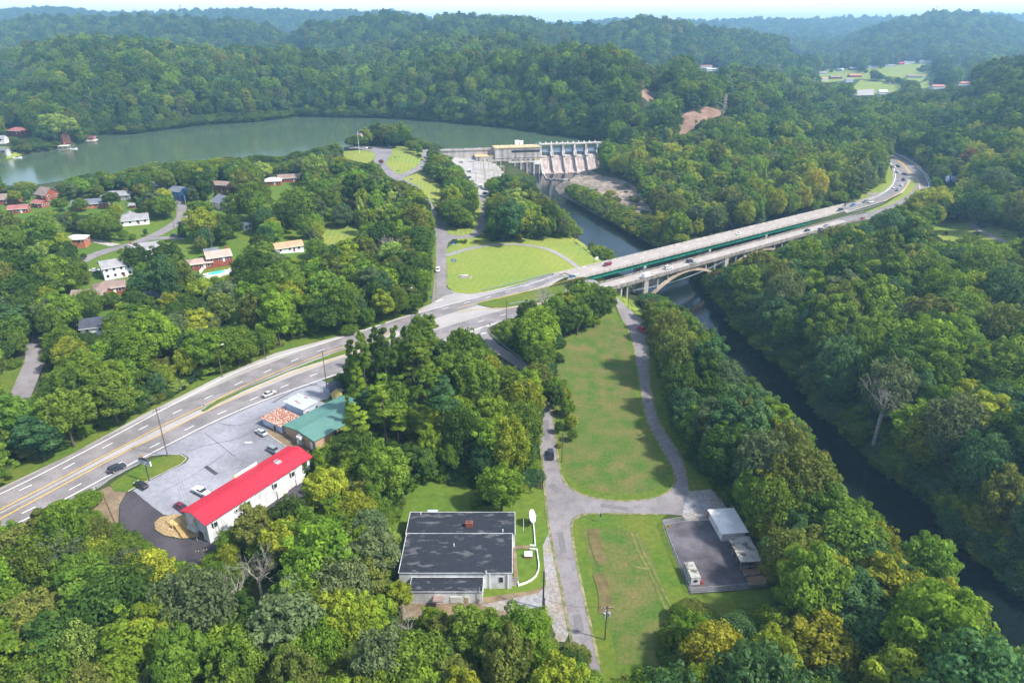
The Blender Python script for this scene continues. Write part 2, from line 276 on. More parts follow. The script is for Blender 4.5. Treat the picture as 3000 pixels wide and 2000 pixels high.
def height(X):
    b = base_h(X); r = ridge_h(X, b); n = (vnoise(X,170,1)*1.0+vnoise(X,70,2)*0.45+vnoise(X,30,3)*0.2)
    z = b+r+n*np.clip(r*0.55, 0, 22)*np.clip(1-(r/140)*0.2, 0, 1)
    far = np.clip((X[:,1]-1300)/800, 0, 1); z += far*(vnoise(X,500,9)*26+vnoise(X,230,10)*12)*np.clip(1-r/40,0,1)
    # a rocky cut slope on the hill beyond the dam
    near = (X[:,1] > 350)&(X[:,1] < 1400)
    dl = np.full(len(X), 1e3); dl[near] = sdist(X[near], LAKE)
    up = (X-np.array([DA.x,DA.y]))@np.array([DN.x,DN.y]); s = (X-np.array([DA.x,DA.y]))@np.array([DX.x,DX.y])
    behind = ~((up > -4)&(s > -8)&(s < DLEN+30))
    z = np.where(behind&(dl >= 0)&(dl < 70), np.maximum(z, ZL+0.8+0.03*dl), z)
    z = np.where(behind&(dl >= 0)&(dl < 80)&(X[:,1] > 600), np.minimum(z, ZL+1+0.8*dl), z)
    z = np.where(dl < 0, np.minimum(z, ZL-0.4+np.maximum(dl*0.4,-3.5)), z)
    near = (X[:,1] < 750); dr = np.full(len(X), 1e3); dr[near] = sdist(X[near], RIVER)
    z = np.where(dr >= 0, np.minimum(z, ZR+0.5+0.62*dr), ZR-0.3+np.maximum(dr*0.4,-2.5))
    return z
GY0, GY1, NY, NQ, QM = 40.0, 10500.0, 720, 520, 1.3
gy = GY0*np.exp(np.linspace(0, math.log(GY1/GY0), NY)); gq = np.linspace(-QM, QM, NQ)
GX = np.stack([(gy[:,None]*gq[None,:]).ravel(), np.repeat(gy, NQ)], 1)
GZ = height(GX).reshape(NY, NQ)
def hz(x, y):
    x = np.atleast_1d(np.asarray(x, float)); y = np.atleast_1d(np.asarray(y, float))
    j = np.clip(np.log(np.maximum(y,GY0)/GY0)/math.log(GY1/GY0)*(NY-1), 0, NY-1.001); i = np.clip((x/np.maximum(y,GY0)+QM)/(2*QM)*(NQ-1), 0, NQ-1.001)
    j0 = j.astype(int); i0 = i.astype(int); fj = j-j0; fi = i-i0
    return (GZ[j0,i0]*(1-fi)+GZ[j0,i0+1]*fi)*(1-fj)+(GZ[j0+1,i0]*(1-fi)+GZ[j0+1,i0+1]*fi)*fj
def hits(P, zmin=None):
    """where the rays through picture points meet the ground"""
    d = rays(P); Y = GY0*np.exp(np.linspace(0, math.log(GY1/GY0), 1500)); n = len(d); out = np.zeros((n,3))
    for k in range(n):
        X = d[k,0]/d[k,1]*Y; Z = CAMZ+d[k,2]/d[k,1]*Y; g = hz(X, Y)
        if zmin is not None: g = np.maximum(g, zmin)
        below = np.nonzero(Z <= g)[0]; i = below[0] if len(below) else len(Y)-1
        if i > 0:
            a = Z[i-1]-g[i-1]; b = Z[i]-g[i]; f = a/(a-b) if a != b else 0; y = Y[i-1]+(Y[i]-Y[i-1])*f
        else: y = Y[0]
        x = d[k,0]/d[k,1]*y; out[k] = (x, y, hz(x,y)[0])
    return out
def hit(u, v): return Vector(hits([(u,v)])[0])

M = {}
def setup_mats():
    M['asphalt'] = mul_noise(mat('asphalt', (0.235,0.215,0.21), 0.9, 0.2, var=0.16, scale=2.5, coord='Object'), 0.08, 0.82, 1.08, detail=5)
    M['shoulder'] = mul_noise(mat('shoulder', (0.34,0.32,0.31), 0.9, 0.2, var=0.07, scale=2), 0.1, 0.88, 1.05)
    M['lane'] = mul_noise(mat('lane_asphalt', (0.205,0.188,0.19), 0.9, 0.2, var=0.14, scale=2.0, detail=8), 0.16, 0.78, 1.16, detail=7)
    M['lot'] = mul_noise(mat('lot_asphalt', (0.25,0.25,0.28), 0.9, 0.2, var=0.12, scale=0.8), 0.06, 0.66, 1.08, detail=6, thr=(0.3,0.6))
    M['black'] = mul_noise(mat('new_asphalt', (0.06,0.053,0.062), 0.85, 0.25, var=0.12, scale=2), 0.15, 0.8, 1.2)
    M['yard'] = mul_noise(mat('yard_asphalt', (0.105,0.096,0.11), 0.9, 0.2, var=0.25, scale=0.35, detail=6), 0.09, 0.6, 1.25, detail=5)
    M['gravel'] = mul_noise(mat('gravel', (0.25,0.25,0.27), 0.95, 0.1, var=0.25, scale=1.2), 0.12, (1.0,0.85,0.62), 1.05, detail=5)
    M['oldroad'] = mul_noise(mul_noise(mat('worn_asphalt', (0.205,0.188,0.192), 0.9, 0.2, var=0.12, scale=2.0, detail=8), 0.35, 0.90, 1.04, detail=8, thr=(0.42,0.5)), 0.08, 0.84, 1.1)
    M['path'] = mul_noise(mat('path_asphalt', (0.25,0.235,0.235), 0.9, 0.2, var=0.12, scale=1.2), 0.1, 0.85, 1.1)
    M['white'] = mat('road_white', (0.80,0.80,0.80), 0.7, var=0.1, scale=1); M['yellow'] = mat('road_yellow', (0.68,0.42,0.06), 0.7, var=0.12, scale=1)
    M['concrete'] = mul_noise(mat('concrete', (0.42,0.39,0.35), 0.9, 0.2, var=0.12, scale=0.8), 0.5, 0.72, 1.08, stretch=(1,1,0.12))
    M['deck'] = mul_noise(mat('deck_concrete', (0.34,0.30,0.275), 0.9, 0.2, var=0.06, scale=1.2), 0.1, 0.92, 1.05)
    M['damcon'] = mul_noise(mul_noise(mat('dam_concrete', (0.50,0.455,0.42), 0.9, 0.2, var=0.12, scale=0.5), 0.35, 0.55, 1.1, stretch=(1,1,0.1)), 0.12, (0.9,0.86,0.84), 1.08)
    M['stained'] = mul_noise(mat('stained_concrete', (0.27,0.245,0.22), 0.9, 0.2, var=0.3, scale=0.6), 0.6, 0.45, 1.3, stretch=(1,1,0.1))
    M['lawn'] = mul_noise(mat('lawn_grass', (0.105,0.17,0.024), 0.95, 0.1, col2=(0.07,0.125,0.018), scale=0.6, detail=6), 0.035, (1.25,1.05,1.0), (0.8,0.92,0.9))
    M['mown'] = stripes(mul_noise(mat('mown_grass', (0.235,0.27,0.055), 0.95, 0.1, col2=(0.165,0.215,0.04), scale=0.5, detail=6), 0.03, (1.12,1.02,1), (0.85,0.95,0.9)), 14, 3.4, 0.96, wob=2.5)
    M['mown2'] = stripes(mul_noise(mat('mown_grass_slope', (0.25,0.28,0.06), 0.95, 0.1, col2=(0.175,0.22,0.045), scale=0.5, detail=6), 0.03, (1.1,1.0,1), (0.85,0.95,0.9)), -4, 3.0, 0.88, wob=2.0)
    M['field'] = mul_noise(mul_noise(mat('field_grass', (0.122,0.134,0.048), 0.95, 0.1, col2=(0.066,0.104,0.026), scale=1.3, detail=8), 0.16, (1.45,1.06,1.2), (0.66,0.98,0.55), detail=6), 0.03, (1.05,1,1), (0.9,1,0.85), detail=4)
    M['verge'] = mul_noise(mat('verge_grass', (0.105,0.155,0.022), 0.95, 0.1, col2=(0.07,0.115,0.018), scale=0.8, detail=6), 0.1, (1.3,1.05,1.1), (0.8,0.95,0.8), detail=5)
    M['straw'] = mat('straw_mulch', (0.44,0.33,0.18), 0.95, 0.1, col2=(0.25,0.17,0.08), scale=2.2, detail=8, bump=0.5)
    M['dirt'] = mul_noise(mat('dirt', (0.26,0.19,0.12), 0.95, 0.1, col2=(0.16,0.12,0.08), scale=0.8, detail=6), 0.2, 0.75, 1.15)
    M['rock'] = mul_noise(mat('rock', (0.36,0.30,0.24), 0.95, 0.1, col2=(0.15,0.12,0.10), scale=0.35, detail=8, bump=0.6), 0.06, 0.6, 1.15)
    M['claybank'] = mul_noise(mat('bare_clay', (0.30,0.19,0.135), 0.95, 0.1, col2=(0.17,0.11,0.08), scale=0.12, detail=8), 0.05, 0.75, 1.15)
    M['forestfloor'] = mul_noise(mat('forest_floor', (0.040,0.065,0.018), 0.95, 0.1, col2=(0.055,0.060,0.025), scale=0.25, detail=8), 0.03, 0.7, 1.2)
    M['dark'] = mat('dark_steel', (0.05,0.05,0.055), 0.5, 0.4); M['steel'] = mat('galvanised_steel', (0.45,0.47,0.48), 0.45, 0.5, metal=0.4, var=0.1, scale=2)
    M['greensteel'] = mul_noise(mat('green_painted_steel', (0.012,0.20,0.135), 0.5, 0.4, var=0.12, scale=0.6), 1.2, 0.8, 1.05, stretch=(1,1,0.2))
    M['wood'] = mat('pole_wood', (0.13,0.10,0.075), 0.9, 0.1, var=0.2, scale=3); M['lumber'] = mat('new_lumber', (0.52,0.36,0.15), 0.8, 0.2, var=0.12, scale=3)
    M['glass'] = mat('window_glass', (0.03,0.04,0.05), 0.08, 0.6); M['autoglass'] = mat('auto_glass', (0.02,0.025,0.03), 0.05, 0.8)
    M['tyre'] = mat('tyre_rubber', (0.02,0.02,0.02), 0.8); M['rim'] = mat('wheel_rim', (0.45,0.45,0.46), 0.35, 0.5, metal=0.6)
    M['lamp_white'] = mat('headlight_lens', (0.75,0.77,0.8), 0.15, 0.6); M['lamp_red'] = mat('taillight_lens', (0.45,0.01,0.01), 0.2, 0.6)
    M['carpaint'] = objcol('car_paint'); M['trim'] = mat('white_trim', (0.78,0.77,0.74), 0.6, var=0.05, scale=3)
    M['plainobj'] = objcol('painted', 0.6, 0.3, 0.0)
    M['bark'] = mat('bark', (0.12,0.095,0.075), 0.95, 0.1, col2=(0.07,0.055,0.045), scale=2.5, stretch=(1,1,0.2)); M['palebark'] = mat('pale_bark', (0.42,0.39,0.34), 0.9, 0.1, col2=(0.22,0.20,0.18), scale=1.5)
    M['leaf'] = leafmat('leaves', False); M['forestleaf'] = leafmat('forest_leaves', True)
setup_mats()

# ground sheet
def ground():
    n = NY*NQ; co = np.column_stack([GX, GZ.ravel()]); me = bpy.data.meshes.new('ground')
    jj, ii = np.meshgrid(np.arange(NY-1), np.arange(NQ-1), indexing='ij'); a = (jj*NQ+ii).ravel()
    q = np.stack([a, a+1, a+NQ+1, a+NQ], 1)
    me.vertices.add(n); me.vertices.foreach_set('co', co.ravel()); me.loops.add(q.size); me.loops.foreach_set('vertex_index', q.ravel())
    me.polygons.add(len(q)); me.polygons.foreach_set('loop_start', np.arange(0, q.size, 4)); me.update(calc_edges=True); me.validate()
    me.shade_smooth(); o = link('ground', me, M['forestfloor']); tag(o, kind='structure')
    # the ground below and behind the camera
    b = MB(); b.add([(-400,-300,-1.5),(400,-300,-1.5),(400,GY0+1,-1.5),(-400,GY0+1,-1.5)], [(0,1,2,3)]); b.build('ground', M['forestfloor'])['kind'] = 'structure'
ground()
def watermat(name, col, bump, rough, sc1):
    m = mat(name, col, rough, 0.5); nt = m.node_tree; b = nt.nodes['Principled BSDF']; b.inputs['IOR'].default_value = 1.4
    t = nd(nt, 'ShaderNodeTexCoord'); n1 = nd(nt, 'ShaderNodeTexNoise', i_Scale=sc1, i_Detail=3.0); nt.links.new(t.outputs['Object'], n1.inputs[0])
    bp = nd(nt, 'ShaderNodeBump', i_Strength=bump, i_Distance=0.4); nt.links.new(n1.outputs[0], bp.inputs['Height']); nt.links.new(bp.outputs[0], b.inputs['Normal']); return m
def flat(name, poly, z, m, kind='structure'):
    mb = MB(); n = len(poly); mb.add([(x,y,z) for x,y in poly], [tuple(range(n))]); o = mb.build(name, m)
    bm = bmesh.new(); bm.from_mesh(o.data); bmesh.ops.triangulate(bm, faces=bm.faces)
    for f in bm.faces:
        if f.normal.z < 0: f.normal_flip()
    bm.to_mesh(o.data); bm.free(); o['kind'] = kind; return o
M['lakewater'] = watermat('lake_water', (0.072,0.108,0.060), 0.10, 0.06, 0.9); M['riverwater'] = watermat('river_water', (0.006,0.011,0.011), 0.10, 0.04, 1.0)
def grow(poly, d):
    c = np.mean(poly, 0); P = np.array(poly); out = []
    for i in range(len(P)):
        e = P[(i+1)%len(P)]-P[i-1]; nrm = np.array([e[1],-e[0]]); nrm /= np.linalg.norm(nrm)+1e-9
        a = P[i]+nrm*d
        if inpoly(a[None,:]*0+P[i]+nrm*0.5, poly)[0]: a = P[i]-nrm*d
        out.append(tuple(a))
    return out
flat('water', grow(LAKE, 1.2), ZL, M['lakewater'])
flat('water', grow(RIVER, 0.8), ZR, M['riverwater'])

# draped sheets
def drape(name, px, m, off, step=5.0, world=None, kind='structure', bulge=0.0):
    if world is None: P = hits(px)[:,:2]
    else: P = np.asarray(world, float)
    pts = []
    n = len(P)
    for i in range(n):
        a = P[i]; b = P[(i+1)%n]; L = np.linalg.norm(b-a); k = max(1, int(L/step))
        for j in range(k): pts.append(a+(b-a)*j/k)
    B = np.array(pts); nb = len(B); lo = B.min(0); hi = B.max(0)
    gx, gyy = np.meshgrid(np.arange(lo[0]+step/2, hi[0], step), np.arange(lo[1]+step/2, hi[1], step)); G = np.stack([gx.ravel(), gyy.ravel()], 1)
    if len(G): G = G[sdist(G, P) < -step*0.35]
    A = np.vstack([B, G]) if len(G) else B
    vs, es, fs, *_ = delaunay_2d_cdt([Vector(p) for p in A.tolist()], [(i,(i+1)%nb) for i in range(nb)], [], 1, 1e-5)
    V = np.array([(v.x,v.y) for v in vs]); Z = hz(V[:,0], V[:,1])+off
    if bulge: Z += bulge*np.clip(-sdist(V, P)/2.0, 0, 1)
    me = bpy.data.meshes.new(name); me.from_pydata(np.column_stack([V,Z]).tolist(), [], [tuple(f) for f in fs]); me.update()
    bm = bmesh.new(); bm.from_mesh(me)
    for f in bm.faces:
        if f.normal.z < 0: f.normal_flip()
    bm.to_mesh(me); bm.free(); me.shade_smooth()
    o = link(name, me, m); o['kind'] = kind; return o
def smooth_line(P, step):
    P = np.asarray(P, float)
    for _ in range(2):
        Q = [P[0]]
        for i in range(len(P)-1): Q += [P[i]*0.75+P[i+1]*0.25, P[i]*0.25+P[i+1]*0.75]
        Q.append(P[-1]); P = np.array(Q)
    L = np.r_[0, np.cumsum(np.linalg.norm(np.diff(P, axis=0), axis=1))]; s = np.arange(0, L[-1], step); s = np.append(s, L[-1])
    return np.stack([np.interp(s, L, P[:,0]), np.interp(s, L, P[:,1])], 1)
def ribbon_pts(P, w, step=3.0):
    C = smooth_line(P, step); T = np.gradient(C, axis=0); T /= np.linalg.norm(T, axis=1)[:,None]+1e-9; N = np.stack([-T[:,1], T[:,0]], 1)
    return C, N
def ribbon(mb, px, w, off, step=3.0, world=None, dash=None, zfun=None):
    P = hits(px)[:,:2] if world is None else np.asarray(world, float)
    C, N = ribbon_pts(P, w, min(step, dash[0] if dash else step)); zf = zfun or (lambda x,y: hz(x,y)); across = [-1,1] if w < 1.5 else [-1,-0.33,0.33,1]
    seg = np.r_[0, np.cumsum(np.linalg.norm(np.diff(C, axis=0), axis=1))]
    if dash: on, per = dash; spans = [(s, s+on) for s in np.arange(0, seg[-1]-on, per)]
    else: spans = [(0, seg[-1])]
    for s0, s1 in spans:
        s = np.linspace(s0, s1, max(2, int((s1-s0)/step)+1)); c = np.stack([np.interp(s,seg,C[:,0]), np.interp(s,seg,C[:,1])],1); nn = np.stack([np.interp(s,seg,N[:,0]), np.interp(s,seg,N[:,1])],1)
        vs = []
        for a in across:
            q = c+nn*a*w/2; z = zf(q[:,0], q[:,1])+off; vs.append(np.column_stack([q,z]))
        k = len(s); m_ = len(across); V = np.concatenate(vs).tolist()
        mb.add(V, [(j*k+i, j*k+i+1, (j+1)*k+i+1, (j+1)*k+i)[::-1] for j in range(m_-1) for i in range(k-1)])
    return mb
CLEAR = []   # outlines in the photograph where open ground, water or a thing shows: no crown may cover them
HIDE = []    # outlines where no trunk may stand
M['tanfade'] = mul_noise(mat('faded_tan_shingle', (0.42,0.31,0.26), 0.9, 0.15, var=0.12, scale=4), 0.3, 0.85, 1.1)
M['brightred'] = mat('bright_red_metal', (0.55,0.03,0.05), 0.5, 0.4)
# ---------------------------------------------------------------- lawns, roads, lots
PX = {}
def patch(name, key, m, px, off, step=5.0, clear=True, kind='structure', **k):
    PX[key] = px
    if clear: CLEAR.append(px)
    return drape(name, px, M[m], off, step, kind=kind, **k)
# neighbourhood grass under the houses and trees
patch('lawn','nb','lawn',[(-120,615),(0,585),(100,577),(230,566),(400,548),(600,540),(850,520),(930,540),(1010,600),(1060,690),(1080,760),(960,800),(760,850),(640,870),(520,900),(420,960),(330,985),(280,1000),(200,940),(130,900),(-120,900)],0.10,7,clear=False)
patch('lawn','nb2','verge',[(-120,1095),(0,1078),(40,1070),(77,1050),(74,1100),(40,1160),(-20,1180),(-120,1180)],0.10,4,clear=False)
CLEAR.append([(0,1082),(60,1070),(73,1060),(70,1098),(34,1150),(0,1146)])
patch('lawn','verge_far','verge',[(-90,1462),(-90,1408),(0,1385),(140,1318),(330,1228),(420,1180),(640,1072),(760,1024),(900,968),(1060,925),(1200,885),(1262,850),(1270,650),(1282,650),(1282,885),(1240,915),(1210,925),(1060,975),(1000,988),(808,1040),(638,1112),(417,1222),(204,1340),(0,1436)],0.08,4,clear=False)
CLEAR += [[(0,1408),(140,1333),(330,1240),(425,1192),(640,1085),(760,1036),(900,980),(1000,960),(1000,984),(808,1035),(638,1107),(417,1217),(204,1335),(0,1430)],[(1215,908),(1250,890),(1262,800),(1268,690),(1277,690),(1272,886)]]
patch('lawn','island','verge',[(322,1420),(400,1372),(450,1345),(490,1334),(535,1334),(549,1342),(545,1354),(500,1376),(440,1407),(395,1434),(375,1442),(335,1440)],0.24,3)
patch('lawn','park','mown',[(1304,735),(1340,700),(1400,695),(1470,683),(1560,688),(1640,668),(1690,680),(1735,735),(1782,775),(1745,800),(1700,810),(1560,826),(1420,858),(1390,866),(1340,862),(1312,842),(1304,780)],0.10,4,clear=False)
CLEAR += [[(1312,755),(1420,733),(1540,727),(1640,755),(1690,786),(1420,854),(1375,861),(1335,858),(1314,840)],[(1318,722),(1350,716),(1460,703),(1550,702),(1640,695),(1690,690),(1735,742),(1770,772),(1705,786),(1650,742),(1600,722),(1470,711),(1370,726),(1320,736)]]
patch('lawn','under','mown',[(1715,812),(1750,800),(1790,830),(1830,870),(1900,925),(1895,960),(1842,905),(1799,862),(1755,825)],0.10,3,clear=False)
patch('lawn','tri','mown2',[(1300,655),(1313,686),(1348,692),(1383,686),(1400,665),(1412,618),(1413,590),(1405,575),(1385,570),(1345,545),(1300,545),(1276,600)],0.10,4,clear=False)
CLEAR += [[(1305,664),(1330,670),(1380,672),(1398,630),(1402,595),(1409,590),(1409,618),(1397,665),(1381,684),(1353,690),(1313,686)]]
patch('lawn','strip','mown2',[(1176,523),(1215,510),(1245,503),(1270,530),(1303,549),(1280,606),(1262,595),(1234,560)],0.10,4)
patch('lawn','knoll','mown2',[(1157,430),(1190,420),(1245,465),(1240,475),(1221,491),(1183,510),(1166,512),(1127,491),(1117,481),(1140,451)],0.10,3,clear=False)
CLEAR.append([(1157,430),(1183,425),(1232,468),(1221,489),(1183,508),(1166,510),(1127,489),(1119,481),(1140,451)])
patch('lawn','round','mown',[(1000,445),(1055,440),(1085,443),(1101,453),(1095,469),(1074,480),(1030,470),(1000,460)],0.14,3)
patch('lawn','bottom','verge',[(1668,1540),(1676,1518),(1702,1502),(1766,1500),(1960,1504),(1938,1520),(2020,1744),(2060,1740),(2262,1722),(2320,1780),(2300,1900),(2200,2120),(1780,2120),(1753,1946),(1732,1852),(1713,1767),(1687,1648)],0.08,4,clear=False)
CLEAR.append([(1671,1537),(1702,1507),(1766,1503),(1957,1507),(1945,1560),(1985,1660),(2021,1741),(2264,1724),(2266,1800),(2215,1792),(2140,1812),(2115,1830),(2072,1795),(2020,1752),(1975,1775),(1940,1850),(1930,1960),(1900,2010),(1775,2010),(1755,1946),(1734,1852),(1715,1767),(1689,1648)])
patch('field','rough_bottom','field',[(1705,1550),(1800,1545),(1860,1560),(1900,1600),(1950,1750),(1960,1900),(1925,1950),(1810,1945),(1790,1850),(1760,1750),(1728,1640)],0.12,4,clear=False)
patch('lawn','blacklawn','lawn',[(1120,1590),(1140,1500),(1180,1420),(1235,1385),(1330,1380),(1500,1420),(1592,1435),(1609,1556),(1602,1640),(1604,1720),(1572,1745),(1420,1775),(1180,1780),(1170,1600)],0.10,4,clear=False)
CLEAR += [[(1190,1500),(1170,1560),(1150,1555),(1190,1470),(1235,1400),(1300,1398),(1370,1410),(1385,1430),(1400,1465),(1480,1492),(1500,1440),(1592,1440),(1608,1556),(1600,1640),(1600,1720),(1570,1738),(1430,1765),(1416,1740),(1510,1725),(1510,1500)]]
patch('dirt','frontdirt','dirt',[(1180,1765),(1420,1750),(1560,1730),(1600,1715),(1612,1850),(1560,1850),(1480,1800),(1300,1830),(1180,1830)],0.12,3,clear=False)
patch('dirt','gravelpad','gravel',[(1590,1600),(1609,1556),(1631,1656),(1648,1737),(1669,1852),(1655,1880),(1630,1880),(1610,1810),(1560,1790),(1470,1790),(1410,1772),(1575,1738),(1600,1716),(1594,1655)],0.14,3)
patch('lawn','loopfield','verge',[(1590,1060),(1640,1000),(1800,900),(1842,958),(1867,1071),(1881,1156),(1894,1237),(1954,1333),(1986,1405),(1966,1441),(1914,1463),(1829,1471),(1744,1463),(1680,1442),(1646,1410),(1632,1333),(1620,1215),(1605,1156)],0.08,4,clear=False)
patch('field','rough','field',[(1598,1060),(1645,1005),(1790,925),(1830,960),(1850,1071),(1862,1156),(1874,1240),(1930,1340),(1955,1390),(1940,1425),(1895,1443),(1829,1447),(1750,1440),(1690,1415),(1660,1385),(1650,1300),(1636,1180),(1615,1100)],0.12,4,clear=False)
CLEAR.append([(1612,1030),(1650,1022),(1720,1002),(1790,962),(1825,930),(1846,965),(1867,1071),(1880,1156),(1893,1237),(1952,1333),(1985,1405),(1966,1439),(1914,1461),(1829,1469),(1744,1461),(1680,1440),(1647,1410),(1650,1330),(1680,1270),(1665,1180),(1640,1100)])
patch('lawn','rstrip','verge',[(1797,855),(1815,856),(1855,880),(1900,920),(1930,1000),(1960,1130),(1990,1220),(2050,1330),(2115,1432),(2020,1442),(2012,1400),(1995,1333),(1927,1237),(1908,1156),(1897,1071),(1898,1007),(1886,939),(1842,905)],0.08,4,clear=False)
CLEAR += [[(1897,1020),(1912,1030),(1935,1156),(1961,1233),(1995,1296),(2055,1380),(2094,1431),(2019,1438),(2012,1400),(1995,1333),(1927,1237),(1908,1156)],[(1800,858),(1815,860),(1850,882),(1888,925),(1886,939),(1842,903)]]
patch('lawn','farlawn','mown',[(2410,575),(2470,520),(2570,500),(2600,470),(2620,520),(2610,545),(2575,575),(2540,590),(2480,598)],0.12,8,clear=False)
CLEAR += [[(2530,560),(2600,545),(2612,515),(2605,485),(2597,492),(2595,530),(2570,548),(2530,556)],[(2500,592),(2530,566),(2560,572),(2550,580)]]
patch('lawn','farmedian','mown',[(2535,622),(2590,600),(2640,570),(2670,527),(2684,527),(2684,560),(2660,590),(2620,610),(2560,632)],0.16,6)
patch('lawn','parkright','mown',[(2700,660),(2760,640),(3080,640),(3080,760),(2950,740),(2860,710),(2760,705)],0.12,8,clear=False)
CLEAR += [[(2733,655),(2790,655),(2860,680),(2850,692),(2760,703),(2748,680)],[(2860,660),(2960,700),(2965,712),(2900,700)]]
# the main road
FAR = [(-90,1472),(0,1430),(204,1334),(417,1216),(638,1106),(808,1034),(1000,983),(1120,950),(1210,918)]
NEAR = [(1404,977),(1300,1010),(1150,1055),(985,1100),(940,1112),(663,1217),(434,1336),(289,1429),(180,1490),(0,1590),(-90,1640)]
patch('road','main','shoulder',FAR+[(1240,900),(1272,886),(1310,845),(1335,858),(1375,862),(1425,855),(1560,824),(1690,794),(1722,812),(1600,845),(1420,880),(1395,893),(1440,903),(1560,890),(1680,862),(1775,832),(1790,848),(1700,880),(1560,918),(1500,932),(1434,958)]+NEAR,0.12,4,clear=False)
CLEAR += [[(0,1432),(204,1335),(417,1217),(638,1107),(808,1035),(1000,984),(1000,1085),(940,1110),(663,1216),(434,1334),(289,1428),(270,1433),(180,1470),(0,1540)],
          [(1215,915),(1240,900),(1272,886),(1310,850),(1375,862),(1425,853),(1560,823),(1690,794),(1720,805),(1600,843),(1420,882),(1395,893),(1440,903),(1560,892),(1500,930),(1434,955),(1415,975),(1400,960),(1300,1000),(1290,960),(1240,925)]]
FB = [(1395,893),(1440,903),(1480,902),(1560,888),(1660,860),(1668,846),(1660,835),(1600,843),(1420,882)]
patch('lawn','median2','verge',FB,0.28,3)
patch('lawn','median1','verge',[(589,1204),(640,1172),(723,1137),(850,1085),(1000,1028),(1150,985),(1155,992),(1000,1041),(850,1088),(723,1142),(640,1182),(600,1206)],0.28,2.5)
def lanes(name, lines, m, off):
    mb = MB()
    for px, w in lines: ribbon(mb, px, w, off)
    o = mb.build(name, M[m]); o['kind'] = 'structure'; return o
lanes('road', [([(-90,1505),(0,1470),(219,1356),(385,1269),(612,1163),(774,1091),(918,1035),(1080,982),(1250,925),(1424,875),(1535,844),(1700,806)],9.0),
               ([(-90,1590),(0,1545),(147,1465),(440,1312),(587,1238),(680,1195),(850,1126),(1000,1068),(1180,1012),(1400,945),(1520,912),(1640,885),(1785,842)],8.6)], 'lane', 0.20)
# painted lines
wl = MB()
for px in ([(-90,1488),(0,1452),(234,1333),(510,1184),(723,1073),(1000,991),(1180,930)],[(-90,1605),(0,1562),(274,1420),(438,1333),(680,1207),(978,1101),(1180,1038),(1408,963),(1506,932),(1640,897)],[(1225,918),(1417,867),(1612,817),(1715,797)]): ribbon(wl, px, 0.28, 0.30)
for px in ([(-90,1510),(102,1420),(219,1358),(385,1271),(440,1245),(612,1164),(774,1092),(918,1035),(1000,1008)],[(-90,1580),(147,1468),(274,1399),(440,1314),(587,1239),(680,1196),(850,1126),(965,1083)],[(1297,907),(1360,889),(1424,874),(1478,858),(1535,843),(1690,806)],[(1400,945),(1500,918),(1600,892)]): ribbon(wl, px, 0.26, 0.32, dash=(3.2,11.5))
ribbon(wl, [(1276,884),(1297,879)], 0.5, 0.30); ribbon(wl, [(1409,979),(1425,977)], 0.5, 0.30)
wl.build('road_marking', M['white'])['kind'] = 'structure'
yl = MB()
for px in ([(-90,1542),(0,1498),(315,1333),(468,1251),(595,1192),(723,1128),(850,1075),(1000,1019),(1150,975)],[(-90,1570),(0,1525),(353,1333),(468,1276),(604,1207),(723,1150),(850,1096),(1000,1047),(1170,995)],[(1340,905),(1395,890),(1510,863),(1565,849),(1701,816)],[(1340,915),(1400,905),(1480,907),(1565,893),(1670,866)]): ribbon(yl, px, 0.30, 0.32)
yl.build('road_marking', M['yellow'])['kind'] = 'structure'
# park entrance road, its parking loop and the dam road
patch('road','park_road','oldroad',[(1265,890),(1275,790),(1276,690),(1271,650),(1252,605),(1233,570),(1200,550),(1170,538),(1135,515),(1113,487),(1094,474),(1101,453),(1085,443),(1040,436),(1000,440),(1000,430),(1060,428),(1128,430),(1149,438),(1149,451),(1128,481),(1166,512),(1183,508),(1221,489),(1240,468),(1230,445),(1232,439),(1250,448),(1256,464),(1240,494),(1179,523),(1230,549),(1264,595),(1290,640),(1303,656),(1313,687),(1350,691),(1381,686),(1398,665),(1410,618),(1410,590),(1393,567),(1421,565),(1427,579),(1431,614),(1426,658),(1415,682),(1386,697),(1327,701),(1313,712),(1308,735),(1308,842),(1330,860),(1300,868)],0.16,4,clear=False)
CLEAR += [[(1273,884),(1277,790),(1277,690),(1300,660),(1313,687),(1381,686),(1398,665),(1410,618),(1408,590),(1395,567),(1418,565),(1424,585),(1428,614),(1424,658),(1413,680),(1386,695),(1327,699),(1310,712),(1310,842)],[(1290,640),(1303,656),(1277,668),(1272,650),(1255,600),(1240,575),(1262,595)],[(1123,506),(1094,472),(1098,453),(1085,443),(1010,438),(1128,433),(1149,438),(1149,451),(1128,481),(1166,512),(1221,489),(1240,468),(1230,445),(1250,448),(1255,464),(1238,493),(1179,523),(1160,530)]]
patch('road','yard_dam','shoulder',[(1393,572),(1383,539),(1350,492),(1322,472),(1330,462),(1386,462),(1451,480),(1484,513),(1490,525),(1455,545),(1440,575),(1420,575)],0.20,5,clear=False)
CLEAR += [[(1395,567),(1383,539),(1350,492),(1322,472),(1386,458),(1451,475),(1480,510),(1430,525),(1415,545),(1410,567)]]
pm = MB(); ribbon(pm, [(1308,750),(1345,737),(1400,723),(1460,716),(1540,718),(1600,728),(1650,752),(1690,780),(1730,815),(1765,845),(1797,868)], 3.6, 0.18); pm.build('path', M['path'])['kind'] = 'structure'
